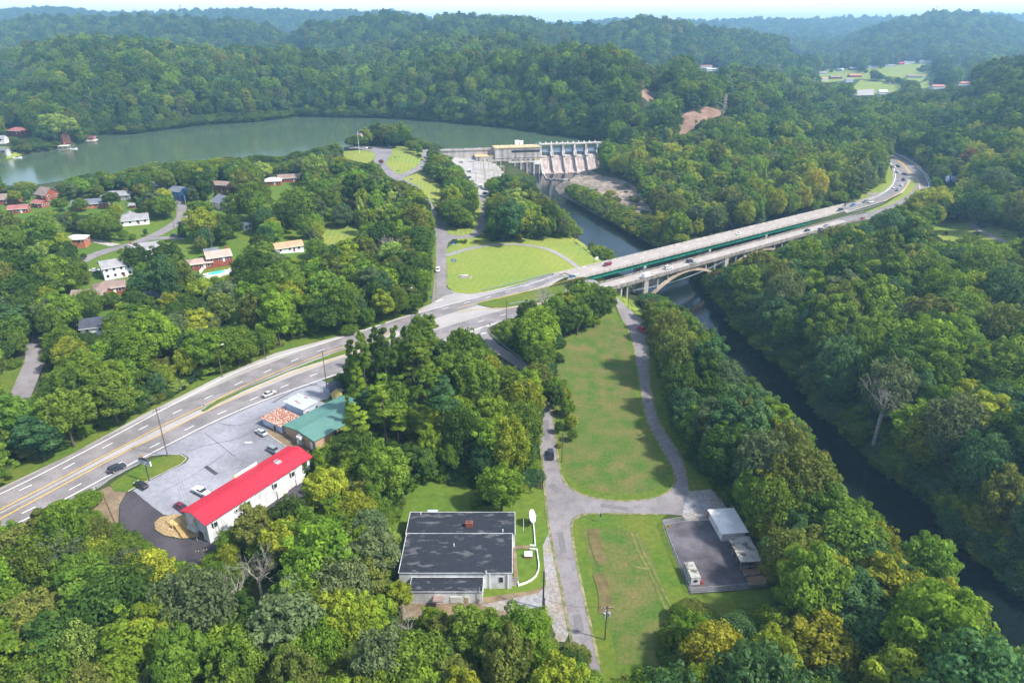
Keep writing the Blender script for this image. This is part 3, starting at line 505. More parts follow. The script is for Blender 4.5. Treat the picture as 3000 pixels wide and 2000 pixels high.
# lower roads
patch('road','down','oldroad',[(1402,975),(1425,1012),(1470,1047),(1520,1080),(1560,1122),(1591,1169),(1608,1157),(1575,1098),(1535,1060),(1500,1035),(1460,1010),(1436,985),(1430,960),(1420,950)],0.17,3,clear=False)
CLEAR.append([(1400,968),(1412,1008),(1440,1034),(1470,1056),(1512,1084),(1548,1088),(1550,1062),(1505,1027),(1464,1000),(1440,980),(1432,958)])
CLEAR += [[(1425,985),(1440,1010),(1470,1030),(1500,1045)],[(2400,222),(2440,213),(2520,213),(2560,222),(2540,234),(2460,242),(2410,242)],[(2560,203),(2640,203),(2705,210),(2655,227),(2600,224)],[(2690,238),(2732,233),(2737,262),(2700,270)],[(2640,228),(2700,215),(2740,205),(2745,225),(2700,240)]]
LEFT = [(1591,1166),(1576,1254),(1587,1333),(1595,1431),(1608,1554),(1630,1656),(1647,1737),(1668,1852),(1690,1950),(1712,2100)]
RIGHT = [(1795,2100),(1755,1946),(1734,1852),(1715,1767),(1689,1648),(1670,1537),(1676,1520),(1702,1505),(1766,1503),(1957,1507),(2012,1512),(2019,1438),(2012,1400),(1995,1333),(1927,1237),(1908,1156),(1897,1071),(1898,1007),(1886,939),(1842,905),(1799,863),(1770,838),(1750,838),(1795,873),(1846,965),(1867,1071),(1880,1156),(1893,1237),(1952,1333),(1985,1405),(1966,1439),(1914,1461),(1829,1469),(1744,1461),(1680,1440),(1647,1410),(1633,1333),(1621,1215),(1606,1156)]
patch('road','lower','oldroad',LEFT+RIGHT,0.16,4,clear=False)
CLEAR += [[(1588,1180),(1578,1254),(1587,1333),(1595,1431),(1608,1554),(1630,1656),(1647,1737),(1668,1850)]+RIGHT[2:29]+[(1867,1071),(1880,1156),(1893,1237),(1952,1333),(1985,1405),(1966,1439),(1914,1461),(1829,1469),(1744,1461),(1680,1440),(1647,1410),(1633,1333),(1621,1215),(1606,1165)]]
patch('parking_pad','pad','gravel',[(2019,1439),(2096,1433),(2125,1480),(2135,1498),(2100,1525),(2010,1527),(1998,1512),(2010,1460)],0.22,3)
patch('yard','yard','yard',[(1942,1522),(2090,1525),(2150,1560),(2200,1620),(2260,1722),(2110,1733),(2025,1738),(1985,1650),(1960,1580)],0.20,3)
for px in ([(2010,1662),(2060,1655)],): pass
patch('parking_lot','lot','lot',[(380,1444),(440,1408),(500,1378),(545,1356),(554,1342),(535,1330),(480,1333),(434,1337),(663,1218),(940,1113),(985,1135),(960,1170),(935,1175),(960,1185),(900,1240),(868,1305),(840,1320),(700,1420),(600,1500),(540,1516),(476,1508),(430,1470)],0.18,4,clear=False)
CLEAR.append([(380,1440),(440,1408),(554,1342),(438,1336),(663,1217),(940,1112),(985,1120),(985,1140),(960,1165),(990,1175),(1010,1170),(1012,1245),(900,1330),(905,1380),(895,1410),(700,1450),(640,1560),(636,1605),(600,1655),(570,1664),(505,1645),(440,1612),(385,1570),(348,1548),(355,1470)])
patch('road','fresh','black',[(376,1438),(395,1441),(430,1472),(478,1507),(468,1517),(455,1528),(453,1554),(481,1573),(532,1582),(600,1575),(650,1590),(720,1570),(740,1540),(640,1665),(600,1672),(555,1672),(480,1640),(400,1590),(350,1550),(352,1480)],0.24,3,clear=False)
patch('road','fresh2','black',[(720,1560),(780,1490),(840,1440),(852,1415),(875,1413),(900,1425),(905,1440),(880,1470),(800,1530)],0.22,3,clear=False)
patch('mulch_bed','straw','straw',[(453,1532),(470,1516),(510,1508),(560,1512),(580,1545),(600,1562),(585,1574),(532,1579),(482,1570),(455,1553)],0.30,2,clear=False,bulge=0.5)
patch('dirt','lotdirt','dirt',[(784,1271),(837,1308),(868,1310),(905,1325),(930,1290),(900,1250),(840,1225),(787,1240)],0.22,3,clear=False)
patch('dirt','sidedirt','dirt',[(275,1445),(320,1425),(372,1440),(350,1480),(346,1550),(300,1560),(268,1520)],0.16,3,clear=False)
CLEAR.append([(300,1440),(372,1440),(352,1480),(348,1540),(300,1545),(290,1500)])
# neighbourhood lanes and drives
mb = MB()
ribbon(mb, [(512,570),(517,590),(535,615),(536,640),(500,667),(440,697),(400,713),(345,727),(290,742),(235,767),(190,800),(150,840),(110,900),(100,960),(104,1000),(108,1050),(85,1100),(60,1160),(30,1230)], 6.4, 0.20, 4)
mb.build('road', M['oldroad'])['kind'] = 'structure'
patch('driveway','dr1','concrete',[(245,705),(252,700),(272,701),(354,717),(323,723)],0.22,5)
patch('driveway','dr2','oldroad',[(453,695),(535,693),(540,702),(470,703),(430,706)],0.22,5)
patch('driveway','dr3','concrete',[(549,613),(580,616),(576,620),(549,620)],0.22,5); patch('driveway','dr4','concrete',[(552,628),(580,628),(580,636),(552,634)],0.22,5)
patch('driveway','dr5','concrete',[(215,910),(245,885),(280,885),(262,905),(235,918)],0.22,4)
CLEAR += [[(72,975),(85,966),(123,966),(123,999),(136,1075),(134,1096),(85,1180),(40,1160),(70,1110),(79,1050)],
  [(515,590),(535,600),(549,636),(515,665),(480,685),(450,700),(405,715),(405,700),(500,655),(522,636)],
  [(247,760),(330,728),(395,718),(400,700),(280,715),(250,705),(245,730),(300,735)],[(243,790),(262,765),(330,740),(378,738),(330,765),(300,790),(262,800)],
  [(425,640),(500,640),(520,650),(490,668),(430,665)],[(460,690),(520,668),(555,655),(570,690),(555,700),(470,705)],[(430,712),(560,705),(590,740),(560,760),(500,740)],
  [(530,590),(590,600),(620,612),(560,613)],[(620,560),(645,562),(690,562),(700,575),(660,580),(625,572)],[(700,600),(735,630),(742,650),(720,660)],[(690,690),(742,665),(740,700),(700,740),(640,740)],
  [(720,650),(950,650),(900,700),(880,700)] and [(945,672),(990,660),(1065,662),(1060,685),(1000,710),(950,715)],[(850,680),(885,672),(890,685),(850,692)],[(790,560),(850,550),(880,575),(830,600),(795,580)],[(865,720),(940,725),(935,760),(870,760)],[(230,870),(330,860),(320,935),(250,925)],
  [(0,585),(60,612),(0,612)],[(130,600),(190,596),(240,602),(250,618),(180,616),(140,612)],[(855,640),(900,660),(905,640)]]
patch('lawn','l1','mown2',[(930,655),(1000,655),(1075,655),(1068,690),(1000,715),(930,722)],0.16,5,clear=False)
# far curve of the main road
patch('road','curve','shoulder',[(2470,612),(2480,600),(2556,576),(2590,560),(2612,540),(2617,520),(2613,490),(2598,470),(2590,445),(2605,440),(2650,457),(2690,480),(2718,510),(2730,540),(2727,566),(2680,590),(2630,615),(2560,640),(2462,658),(2455,645),(2540,628),(2600,603),(2660,575),(2683,560),(2683,528),(2670,527),(2645,565),(2590,590),(2478,624)],0.18,5,clear=False)
CLEAR += [[(2478,603),(2556,576),(2600,553),(2615,525),(2612,490),(2600,450),(2650,460),(2690,482),(2716,512),(2728,545),(2722,565),(2683,563),(2668,572),(2600,603),(2540,620),(2478,624)]]
lanes('road', [([(2470,614),(2556,590),(2610,570),(2640,540),(2640,500),(2622,470),(2596,448)],9.5),([(2450,652),(2560,630),(2640,600),(2690,570),(2705,540),(2690,505),(2660,478),(2600,446)],9.0)], 'lane', 0.30)
ym = MB(); ribbon(ym, [(2672,522),(2658,500),(2640,480),(2610,458)], 0.5, 0.45); ribbon(ym, [(2690,575),(2697,545),(2680,515),(2640,477),(2612,457)], 0.5, 0.45); ribbon(ym, [(2590,592),(2645,562),(2665,530)],0.4,0.45); ym.build('road_marking', M['yellow'])['kind'] = 'structure'
wm = MB(); ribbon(wm, [(2480,607),(2556,584),(2600,562),(2622,535),(2624,505),(2610,478)], 0.4, 0.45); ribbon(wm, [(2720,560),(2722,540),(2700,500),(2660,468),(2612,446)], 0.4, 0.45); wm.build('road_marking', M['white'])['kind'] = 'structure'
patch('path','farpath','path',[(2525,561),(2556,568),(2566,562),(2575,572),(2560,576),(2525,565)],0.2,5)
mb = MB(); ribbon(mb, [(2838,655),(2870,675),(2920,700),(2960,715),(3040,730)], 3.5, 0.22, 5); mb.build('path', M['path'])['kind'] = 'structure'
# valley fields and street beyond the hills
patch('field','vf1','mown',[(2500,255),(2520,235),(2640,248),(2645,262),(2600,275),(2500,282)],0.5,20)
patch('field','vf2','mown',[(2695,245),(2720,235),(2725,255),(2700,262)],0.5,20)
patch('lawn','vf3','mown',[(2400,195),(2500,190),(2620,190),(2720,188),(2740,200),(2700,240),(2650,245),(2520,232),(2400,245)],0.4,25,clear=False)
patch('road','vf4','shoulder',[(2490,282),(2505,266),(2560,262),(2560,280)],0.6,20)
patch('lawn','spit','mown2',[(-60,480),(0,470),(75,448),(60,440),(0,430),(-60,430)],0.2,8,clear=False)
CLEAR.append([(0,448),(25,440),(70,445),(60,455),(0,466)])
CLEAR_W1 = [(0,480),(60,460),(120,450),(175,440),(245,418),(300,397),(400,395),(470,386),(560,375),(640,368),(740,362),(830,352),(870,345),(1000,347),(1100,349),(1200,355),(1350,368),(1500,382),(1600,398),(1700,413),(1755,424),(1700,426),(1575,425),(1440,428),(1290,435),(1240,430),(1205,395),(1160,372),(1080,378),(1030,395),(1005,410),(960,425),(850,470),(800,475),(740,470),(680,478),(600,480),(520,487),(440,497),(360,505),(240,522),(130,545),(60,555),(0,558)]; CLEAR.append(CLEAR_W1)
_w = [[(1562,516),(1590,503),(1760,498),(1812,520),(1832,542),(1795,558),(1690,552),(1632,560),(1650,580),(1697,612),(1787,660),(1880,712),(1915,735),(1810,758),(1765,728),(1700,668),(1663,629),(1610,580),(1580,560)],
          [(1912,872),(1945,840),(1990,850),(2030,865),(2080,885),(2110,915),(2135,955),(2100,955),(2060,935),(2000,895),(1960,885)],
          [(2125,965),(2150,960),(2190,992),(2240,1040),(2285,1082),(2305,1115),(2375,1160),(2400,1225),(2475,1265),(2500,1312),(2555,1355),(2605,1405),(2685,1445),(2755,1505),(2800,1580),(2880,1645),(2955,1730),(3010,1765),(3010,1930),(2960,1870),(2900,1780),(2840,1710),(2780,1680),(2685,1640),(2620,1550),(2550,1480),(2485,1450),(2460,1370),(2400,1325),(2385,1240),(2320,1205),(2280,1140),(2190,1100),(2120,1040)],
          [(2890,1985),(2960,1960),(3000,1965),(3000,2000),(2880,2000)]]
CLEAR_W2, CLEAR_W3, CLEAR_W4 = _w[0], _w[1], _w[2]; CLEAR += _w
patch('rock','bar','rock',[(1625,553),(1659,525),(1766,517),(1808,523),(1860,545),(1900,600),(1950,690),(1900,715),(1830,675),(1787,655),(1697,608),(1638,570)],0.25,4,clear=False)
for px in ([(1880,275),(1900,258),(1925,262),(1915,300),(1890,312),(1868,305)],[(1985,400),(1992,345),(2026,322),(2075,315),(2112,326),(2112,340),(2072,352),(2040,372),(2014,402)],[(1920,385),(1990,370),(1990,420),(1960,430),(1925,420)]):
    drape('rock', px, M['claybank'], 0.5, 12)['kind'] = 'structure'
CLEAR += [[(1870,302),(1882,272),(1903,257),(1926,262),(1914,300),(1890,312)],[(1992,395),(1998,345),(2028,324),(2075,318),(2128,329),(2120,340),(2070,346),(2038,364),(2012,395)],[(1625,553),(1655,590),(1700,625),(1760,665),(1830,705),(1885,725),(1885,708),(1800,655),(1730,610),(1680,578),(1650,553)],[(1310,760),(1345,728),(1400,714),(1470,706),(1540,707),(1600,717),(1655,740),(1702,785),(1690,790),(1640,757),(1600,737),(1540,728),(1470,726),(1400,732),(1345,747)],[(2725,670),(2735,655),(2800,650),(2860,664),(2905,686),(2940,708),(2905,706),(2850,688),(2816,694),(2808,704),(2762,702)],[(2868,655),(2930,665),(2995,690),(3005,712),(2950,702),(2885,675)]]
FIELDCLEAR = [[(1088,165),(1180,142),(1200,140),(1190,146),(1130,158),(1100,168)],[(868,120),(885,128),(897,148),(884,150),(872,135)]]
CLEAR += FIELDCLEAR
CLEAR += [[(2425,195),(2450,198),(2445,204),(2425,203)],[(2465,193),(2485,193),(2490,202),(2468,203)],[(2600,205),(2640,196),(2700,190),(2700,197),(2640,205),(2610,218)],[(2045,192),(2105,195),(2105,210),(2045,206)],[(2312,128),(2365,140),(2370,165),(2335,160)],[(2495,235),(2600,238),(2600,278),(2500,280)],[(2790,200),(2830,172),(2840,178),(2800,205)]]

# wheel tracks in the cut grass of the lower field
tk = MB()
for px in ([(1850,1560),(1870,1620),(1905,1680),(1925,1730),(1950,1790),(2000,1835)],[(1862,1556),(1884,1620),(1918,1676),(1940,1730),(1968,1785),(2010,1820)],[(1830,1640),(1860,1665),(1900,1672),(1925,1655)],[(2020,1770),(2070,1790),(2110,1830)],[(2060,1770),(2110,1790),(2140,1825)]): ribbon(tk, px, 0.7, 0.20)
tk.build('track', mul_noise(mat('dry_track_grass', (0.20,0.175,0.07), 0.95, 0.1, col2=(0.105,0.135,0.032), scale=0.5, detail=7, thr=(0.35,0.5)), 0.2, 0.85, 1.1))['kind'] = 'structure'
bb = MB()
for px in ([(1737,1550),(1742,1580),(1752,1620),(1768,1655)],[(1752,1680),(1768,1720),(1775,1760),(1772,1800)]): ribbon(bb, px, 3.0, 0.22)
bb.build('dirt', mul_noise(mat('brown_weeds', (0.155,0.105,0.055), 0.95, 0.1, col2=(0.10,0.11,0.035), scale=0.9, detail=7), 0.4, 0.8, 1.15))['kind'] = 'structure'

# worn earth edges of the small roads
eg = MB()
for px in (LEFT[:9], [(1606,1158),(1621,1215),(1633,1333),(1646,1408),(1680,1441),(1744,1462),(1829,1470),(1914,1462),(1966,1440),(1985,1406),(1952,1334),(1893,1238),(1880,1157),(1867,1072),(1846,966),(1800,880)], [(1755,1946),(1734,1852),(1715,1767),(1689,1648),(1671,1540),(1677,1521),(1702,1506),(1766,1504),(1930,1508)], [(2012,1401),(1996,1334),(1928,1238),(1909,1157),(1898,1072),(1898,1008),(1887,940),(1843,906)], [(1277,880),(1277,790),(1278,700)],[(1309,838),(1309,770)]): ribbon(eg, px, 0.7, 0.20, 3)
eg.build('dirt', mul_noise(mat('road_edge_soil', (0.27,0.22,0.15), 0.95, 0.1, col2=(0.12,0.15,0.04), scale=0.7, detail=8, thr=(0.4,0.58)), 0.2, 0.8, 1.1))['kind'] = 'structure'

# marks on the lot: kerb of the island, a dark repaired seam, spilt paint, cracks
kb = MB()
ribbon(kb, [(440,1407),(500,1377),(545,1355),(551,1342),(535,1332),(500,1333)], 0.35, 0.34); ribbon(kb, [(376,1441),(395,1434),(440,1407)], 0.35, 0.34); ribbon(kb, [(838,1309),(810,1291),(784,1272)], 0.3, 0.34)
kb.build('kerb', M['concrete'])['kind'] = 'structure'
ck = MB()
ribbon(ck, [(602,1367),(618,1376),(636,1391)], 1.1, 0.24); ribbon(ck, [(560,1320),(620,1300),(700,1290),(760,1250)], 0.14, 0.24); ribbon(ck, [(640,1240),(700,1255),(780,1215)], 0.12, 0.24); ribbon(ck, [(480,1440),(560,1400),(660,1330)], 0.12, 0.24); ribbon(ck, [(600,1270),(640,1300),(690,1340)], 0.1, 0.24); ribbon(ck, [(800,1180),(870,1140),(930,1125)], 0.5, 0.24)
ck.build('asphalt_crack', M['black'])['kind'] = 'structure'
pt = MB(); ribbon(pt, [(718,1297),(728,1296),(739,1297)], 0.6, 0.25); pt.build('road_marking', M['white'])['kind'] = 'structure'
pb = MB()
for px,w in (([(1600,1230),(1604,1290)],1.6),([(1612,1420),(1640,1440)],2.2),([(1640,1560),(1652,1620)],1.5),([(1690,1800),(1700,1850)],1.8),([(1888,1130),(1897,1180)],1.4),([(1760,1480),(1840,1492)],1.5)): ribbon(pb, px, w, 0.21)
pb.build('road_patch', mat('asphalt_patch', (0.155,0.145,0.15), 0.9, 0.2, var=0.12, scale=2))['kind'] = 'structure'
# ---------------------------------------------------------------- claiming room in the picture and on the ground
def hull(P):
    P = sorted(set((round(float(a),1),round(float(b),1)) for a,b in P)); 
    def half(Q):
        h = []
        for p in Q:
            while len(h) > 1 and (h[-1][0]-h[-2][0])*(p[1]-h[-2][1])-(h[-1][1]-h[-2][1])*(p[0]-h[-2][0]) <= 0: h.pop()
            h.append(p)
        return h
    return half(P)[:-1]+half(P[::-1])[:-1]
FOOT = []; LANDMARKS = []
def claim(root, shrink=1.0, foot=True, show=True):
    bpy.context.view_layer.update(); pts = []
    def rec(o):
        if o.type == 'MESH':
            for c in o.bound_box: pts.append(o.matrix_world @ Vector(c))
        for c in o.children: rec(c)
    rec(root); P = np.array([tuple(p) for p in pts]); q, _ = proj(P)
    if show:
        h = np.array(hull(q)); c = h.mean(0); CLEAR.append((c+(h-c)*shrink).tolist())
    if foot:
        c = P[:,:2].mean(0); FOOT.append((c[0], c[1], float(np.linalg.norm(P[:,:2]-c,axis=1).max())*0.8))
def mark(name, u, v): LANDMARKS.append((name, u, v))

# ---------------------------------------------------------------- the dam
def S(u, v, z): p = Wz(u,v,z)-DA; return p.x*DX.x+p.y*DX.y
def dam():
    ang = math.atan2(DX.y, DX.x); r = empty('dam', (DA.x,DA.y,0), ang, 'concrete dam with five gated spillway bays and a boxy powerhouse across the river', 'dam')
    Y = lambda t: -t
    def bx(name, s0,s1,t0,t1,z0,z1, m, par=r, clear=True): b = MB(); b.box(s0,s1,-t1,-t0,z0,z1); return b.build(name, M[m], par)
    sW, sP, sE = S(1443,437,16), S(1577,433,16), S(1748,426,16)
    bx('retaining_wall', -16, sW, 0, 4.5, 2, 15.6, 'damcon'); bx('crest_road', -18, sW, -0.6, 5.2, 15.6, 16.0, 'shoulder')
    b = MB(); b.box(-18,sW,-5.2,-4.9,16,16.9); b.box(-18,sW,0.3,0.6,16,16.9); b.build('parapet', M['damcon'], r)
    a0, a1 = sW-18, sW+0.5; an = bx('annex', a0, a1, 4.6, 16, 3.5, 11.2, 'damcon'); 
    b = MB(); b.box(a0-0.4,a1,-16.6,-4.2,11.2,11.6); b.build('annex_roof', M['tan'], r)
    for k in range(4): bx('window', a0+2+k*4, a0+3.2+k*4, 16, 16.15, 7.4, 8.6, 'glass')
    # powerhouse
    p0, p1 = sW+0.3, sP-1.0; L = p1-p0
    bx('powerhouse_upper', p0, p1, 1, 17, 5.4, 18.3, 'damcon')
    b = MB(); b.box(p0-0.4,p1+0.4,-17.5,-0.6,18.3,18.9); b.box(p0-0.4,p1+0.4,-17.5,-17.1,18.9,19.15); b.build('powerhouse_roof', M['tan'], r)
    for k in range(1,3): bx('roof_joint', p0+L*k/3-0.1, p0+L*k/3+0.1, 1, 17, 18.9, 19.0, 'dark')
    for k in range(9): bx('roof_vent', p0+3+k*L/9.3, p0+4.2+k*L/9.3, 9-(k%2)*3, 10-(k%2)*3, 18.9, 19.6, 'trim')
    w = bx('window_band', p0+L*0.36, p1-0.6, 17, 17.12, 14.3, 16.4, 'glass'); b = MB()
    for k in range(28): x = p0+L*0.36+k*(L*0.62)/28; b.box(x,x+0.15,-17.2,-17.12,14.3,16.4)
    b.build('mullion', M['dark'], w)
    bx('ledge', p0, p1, 17, 18.6, 4.9, 5.4, 'damcon')
    b = MB(); b.box(p0,p1,-17.35,-17,9.6,9.9); b.build('string_course', M['damcon'], r)
    for k in range(6): bx('window', p0+L*(0.37+k*0.113), p0+L*(0.37+k*0.113)+1.9, 17, 17.12, 6.9, 7.9, 'glass')
    bx('powerhouse_base', p0-6, p1, 1, 16.2, -9, 5.0, 'damcon')
    for f in (0.0,0.13,0.265,0.43,0.565,0.70,0.86,0.985): bx('buttress', p0+L*f-0.8, p0+L*f+0.5, 16.2, 18.8, -9, 4.9, 'damcon')
    for f in (0.30,0.66): 
        g = bx('draft_gate', p0+L*f, p0+L*f+4.2, 16.2, 16.6, -6, 2.8, 'stained'); bx('gate_beam', p0+L*f-0.3, p0+L*f+4.5, 16.3, 17.2, 2.8, 4.3, 'tan')
    # intake hoist behind the roof and a gantry crane cab
    bx('hoist_house', p0+L*0.52, p0+L*0.52+3.6, -3.5, -0.4, 16, 22.6, 'trim'); bx('hoist_house', p0+L*0.62, p0+L*0.62+3.6, -3.5, -0.4, 16, 22.2, 'trim')
    b = MB(); b.tube((sP-0.4,-4,18.6),(sP-0.4,-4,21.4),1.3,1.3,12); b.build('hoist_tank', M['greensteel'], r)
    # warning sign on the powerhouse corner
    bx('sign_board', p1-6, p1-0.4, 18.7, 18.9, 3.0, 6.6, 'trim'); bx('sign_board', p1-5, p1-1.6, 18.75, 18.95, 6.6, 8.0, 'yellow')
    # spillway
    W_ = (sE-sP); n = 5; pw = 1.9; bay = (W_-pw)/n
    prof = [(1,9.0),(4.5,9.0),(6.5,8.2),(9,5.6),(12.5,0.6),(16,-3.6),(18.5,-5.2),(21.5,-5.4),(21.5,-9),(1,-9)]
    b = MB(); b.v = []; nn = len(prof)
    b.add([(sP,-t,z) for t,z in prof]+[(sE,-t,z) for t,z in prof], [tuple(range(nn)), tuple(range(2*nn-1,nn-1,-1))]+[(i,(i+1)%nn,nn+(i+1)%nn,nn+i)[::-1] for i in range(nn)]); b.build('spillway_face', M['spill'], r)
    pp = [(-1.5,18.6),(6.2,18.6),(7.2,13.5),(8.6,9.4),(10.6,8.6),(10.6,7.4),(20.5,-4.2),(22.3,-6),(22.3,-9),(-1.5,-9)]
    for k in range(n+1):
        s = sP+k*bay; w0 = pw*(1.35 if k in (0,n) else 1.0); b = MB(); b.add([(s,-t,z) for t,z in pp]+[(s+w0,-t,z) for t,z in pp], [tuple(range(len(pp))), tuple(range(2*len(pp)-1,len(pp)-1,-1))]+[(i,(i+1)%len(pp),len(pp)+(i+1)%len(pp),len(pp)+i)[::-1] for i in range(len(pp))]); b.build('pier', M['damcon'], r)
        bx('pier_cap', s-0.25, s+w0+0.25, 8.8, 11.0, 7.5, 8.7, 'steelgreen')
    for k in range(n):
        s = sP+k*bay+pw; e = sP+(k+1)*bay; g = MB()
        pr = [(3.2,9.0),(4.4,10.5),(4.9,12.2),(4.4,14.2),(3.2,16.0)]
        for i in range(4):
            (t0,z0),(t1,z1) = pr[i],pr[i+1]; g.hexa([(s,-t0-0.15,z0),(e,-t0-0.15,z0),(e,-t0,z0),(s,-t0,z0),(s,-t1-0.15,z1),(e,-t1-0.15,z1),(e,-t1,z1),(s,-t1,z1)])
        go = g.build('spillway_gate', M['gate'], r); rb = MB()
        for j in range(9): x = s+0.4+j*(e-s-0.8)/8; rb.bar((x,-4.6,9.1),(x,-6.0,12.0),0.28,0.5); rb.bar((x,-6.0,12.0),(x,-4.4,15.8),0.28,0.5)
        rb.bar((s,-5.9,12.0),(e,-5.9,12.0),0.4,0.6); rb.bar((s,-5.1,10.2),(e,-5.1,10.2),0.3,0.5); rb.build('gate_rib', M['gate'], go)
        [ (lambda q: (q.bar((x_,-5.4,14.2),(x_,-9.6,9.4),0.3,0.4), q.build('gate_arm', M['steel'], go)))(MB()) for x_ in (s+0.35,e-0.35)]
        ck = MB(); ck.bar((s-0.6,-10.3,8.0),((s+e)/2,-9.7,7.1),0.2,0.35); ck.bar(((s+e)/2,-9.7,7.1),(e+0.6,-10.3,8.0),0.2,0.35); ck.build('catwalk', M['steelgreen'], r)
    b = MB(); b.box(sP-2,sE+7,-6.4,1.2,18.6,19.4); b.build('crest_bridge', M['damcon'], r)
    b = MB()
    for k in range(26): x = sP-1+k*(W_+4)/25; b.box(x,x+0.15,-6.3,-6.15,19.4,20.5)
    b.box(sP-2,sE+4,-6.3,-6.15,20.4,20.55); b.build('railing', M['steel'], r)
    for k in range(11): x = sP+1.5+k*(W_-2)/10.5; h = MB(); h.box(x,x+1.0,-3.6,-2.2,19.4,20.5); h.tube((x+0.5,-2.9,20.5),(x+0.5,-2.9,21.5),0.45,0.1,6); h.build('gate_hoist', M['trim'], r)
    bx('abutment', sE+1, sE+14, -4, 9, -9, 18.6, 'damcon')
    # training walls and apron sill
    q = [Wz(1590,506,-5.4),Wz(1601,524,-5.4),Wz(1650,526,-5.4),Wz(1700,522,-5.4)]; q2 = [Wz(1728,520,-5.4),Wz(1778,512,-5.4),Wz(1790,520,-5.2)]
    inv = Matrix.Rotation(-ang,4,'Z')
    for Q in (q,q2):
        b = MB()
        for i in range(len(Q)-1):
            a = inv @ (Q[i]-Vector((DA.x,DA.y,0))); c = inv @ (Q[i+1]-Vector((DA.x,DA.y,0))); a.z = c.z = -5.9; b.bar(a, c, 0.9, 2.0)
        b.build('apron_sill', M['damcon'], r)
    claim(r, 0.9, False, False)
    CLEAR.append([(1290,436),(1440,425),(1575,420),(1755,418),(1757,500),(1600,524),(1590,512),(1500,512),(1480,490),(1455,480),(1390,465),(1330,462),(1290,450)])
M['tan'] = mat('tan_roofing', (0.50,0.37,0.20), 0.9, 0.1, var=0.08, scale=0.3); M['steelgreen'] = mat('weathered_green_steel', (0.16,0.25,0.24), 0.6, 0.3)
M['gate'] = mul_noise(mat('gate_steel', (0.30,0.37,0.44), 0.5, 0.4, var=0.1, scale=1), 0.8, 0.7, 1.1, stretch=(1,1,0.2)); M['spill'] = mul_noise(mat('spillway_concrete', (0.46,0.37,0.34), 0.9, 0.2, var=0.12, scale=0.4), 1.1, 0.55, 1.12, stretch=(1,0.15,0.15))
dam(); mark('the dam', 1600, 470)
# switchyard beside the powerhouse
def gantry(u, v, w, h, rz, lab):
    p = hit(u,v); r = empty('substation_gantry', p, rz, lab, 'steel frame', 'switchyard frames'); 
    for sx in (-1,1):
        b = MB()
        for dx,dy in ((-.5,-.5),(.5,-.5),(.5,.5),(-.5,.5)): b.tube((sx*w/2+dx,dy,-0.3),(sx*w/2+dx*0.5,dy*0.5,h),0.09,0.09,4)
        for k in range(int(h/1.5)): z = k*1.5; s = 1-0.5*z/h; b.tube((sx*w/2-.5*s,-.5*s,z),(sx*w/2+.5*s,-.5*s,z+1.5),0.06,0.06,3); b.tube((sx*w/2+.5*s,.5*s,z),(sx*w/2-.5*s,.5*s,z+1.5),0.06,0.06,3)
        b.build('column', M['latt'], r)
    b = MB()
    for dy in (-.4,.4):
        for dz in (0,-.9): b.tube((-w/2,dy,h+dz),(w/2,dy,h+dz),0.09,0.09,4)
        for k in range(int(w/1.2)): x = -w/2+k*1.2; b.tube((x,dy,h),(x+1.2,dy,h-.9),0.05,0.05,3)
    b.build('beam', M['latt'], r)
M['latt'] = mat('lattice_steel', (0.48,0.42,0.34), 0.7, 0.3)
for i,(u,v,w,h) in enumerate([(1402,512,9,11),(1425,500,10,12),(1436,512,11,12),(1450,505,11,11),(1462,520,9,10),(1408,535,8,9),(1440,528,12,10)]): gantry(u,v,w,h,0.25,['small tan lattice frame leftmost in the switchyard under the annex','tall tan lattice frame left of the middle of the switchyard','tall tan lattice frame in the middle of the switchyard','tan lattice frame nearest the powerhouse wall','low tan lattice frame rightmost in the switchyard','low tan lattice frame in front on the left of the switchyard','wide tan lattice frame in front on the right of the switchyard'][i])
def transformer(u,v,lab):
    p = hit(u,v); r = empty('transformer', p, 0.2, lab, 'transformer', 'switchyard transformers'); b = MB(); b.box(-1.6,1.6,-1.1,1.1,0,2.8); b.build('tank', M['trim'], r)
    b = MB()
    for k in range(7): b.box(-1.5+k*0.45,-1.3+k*0.45,-1.7,-1.1,0.4,2.4)
    b.build('radiator', M['steel'], r); b = MB()
    for k in range(3): b.tube((-1+k,0,2.8),(-1+k,0,4.2),0.16,0.1,6)
    b.build('bushing', M['tan'], r)
transformer(1352,478,'white transformer beside the wall left of the switchyard, farther one'); transformer(1375,505,'white transformer halfway down the dam yard'); transformer(1407,550,'white transformer box at the near end of the dam yard')
mark('the switchyard', 1430, 500)

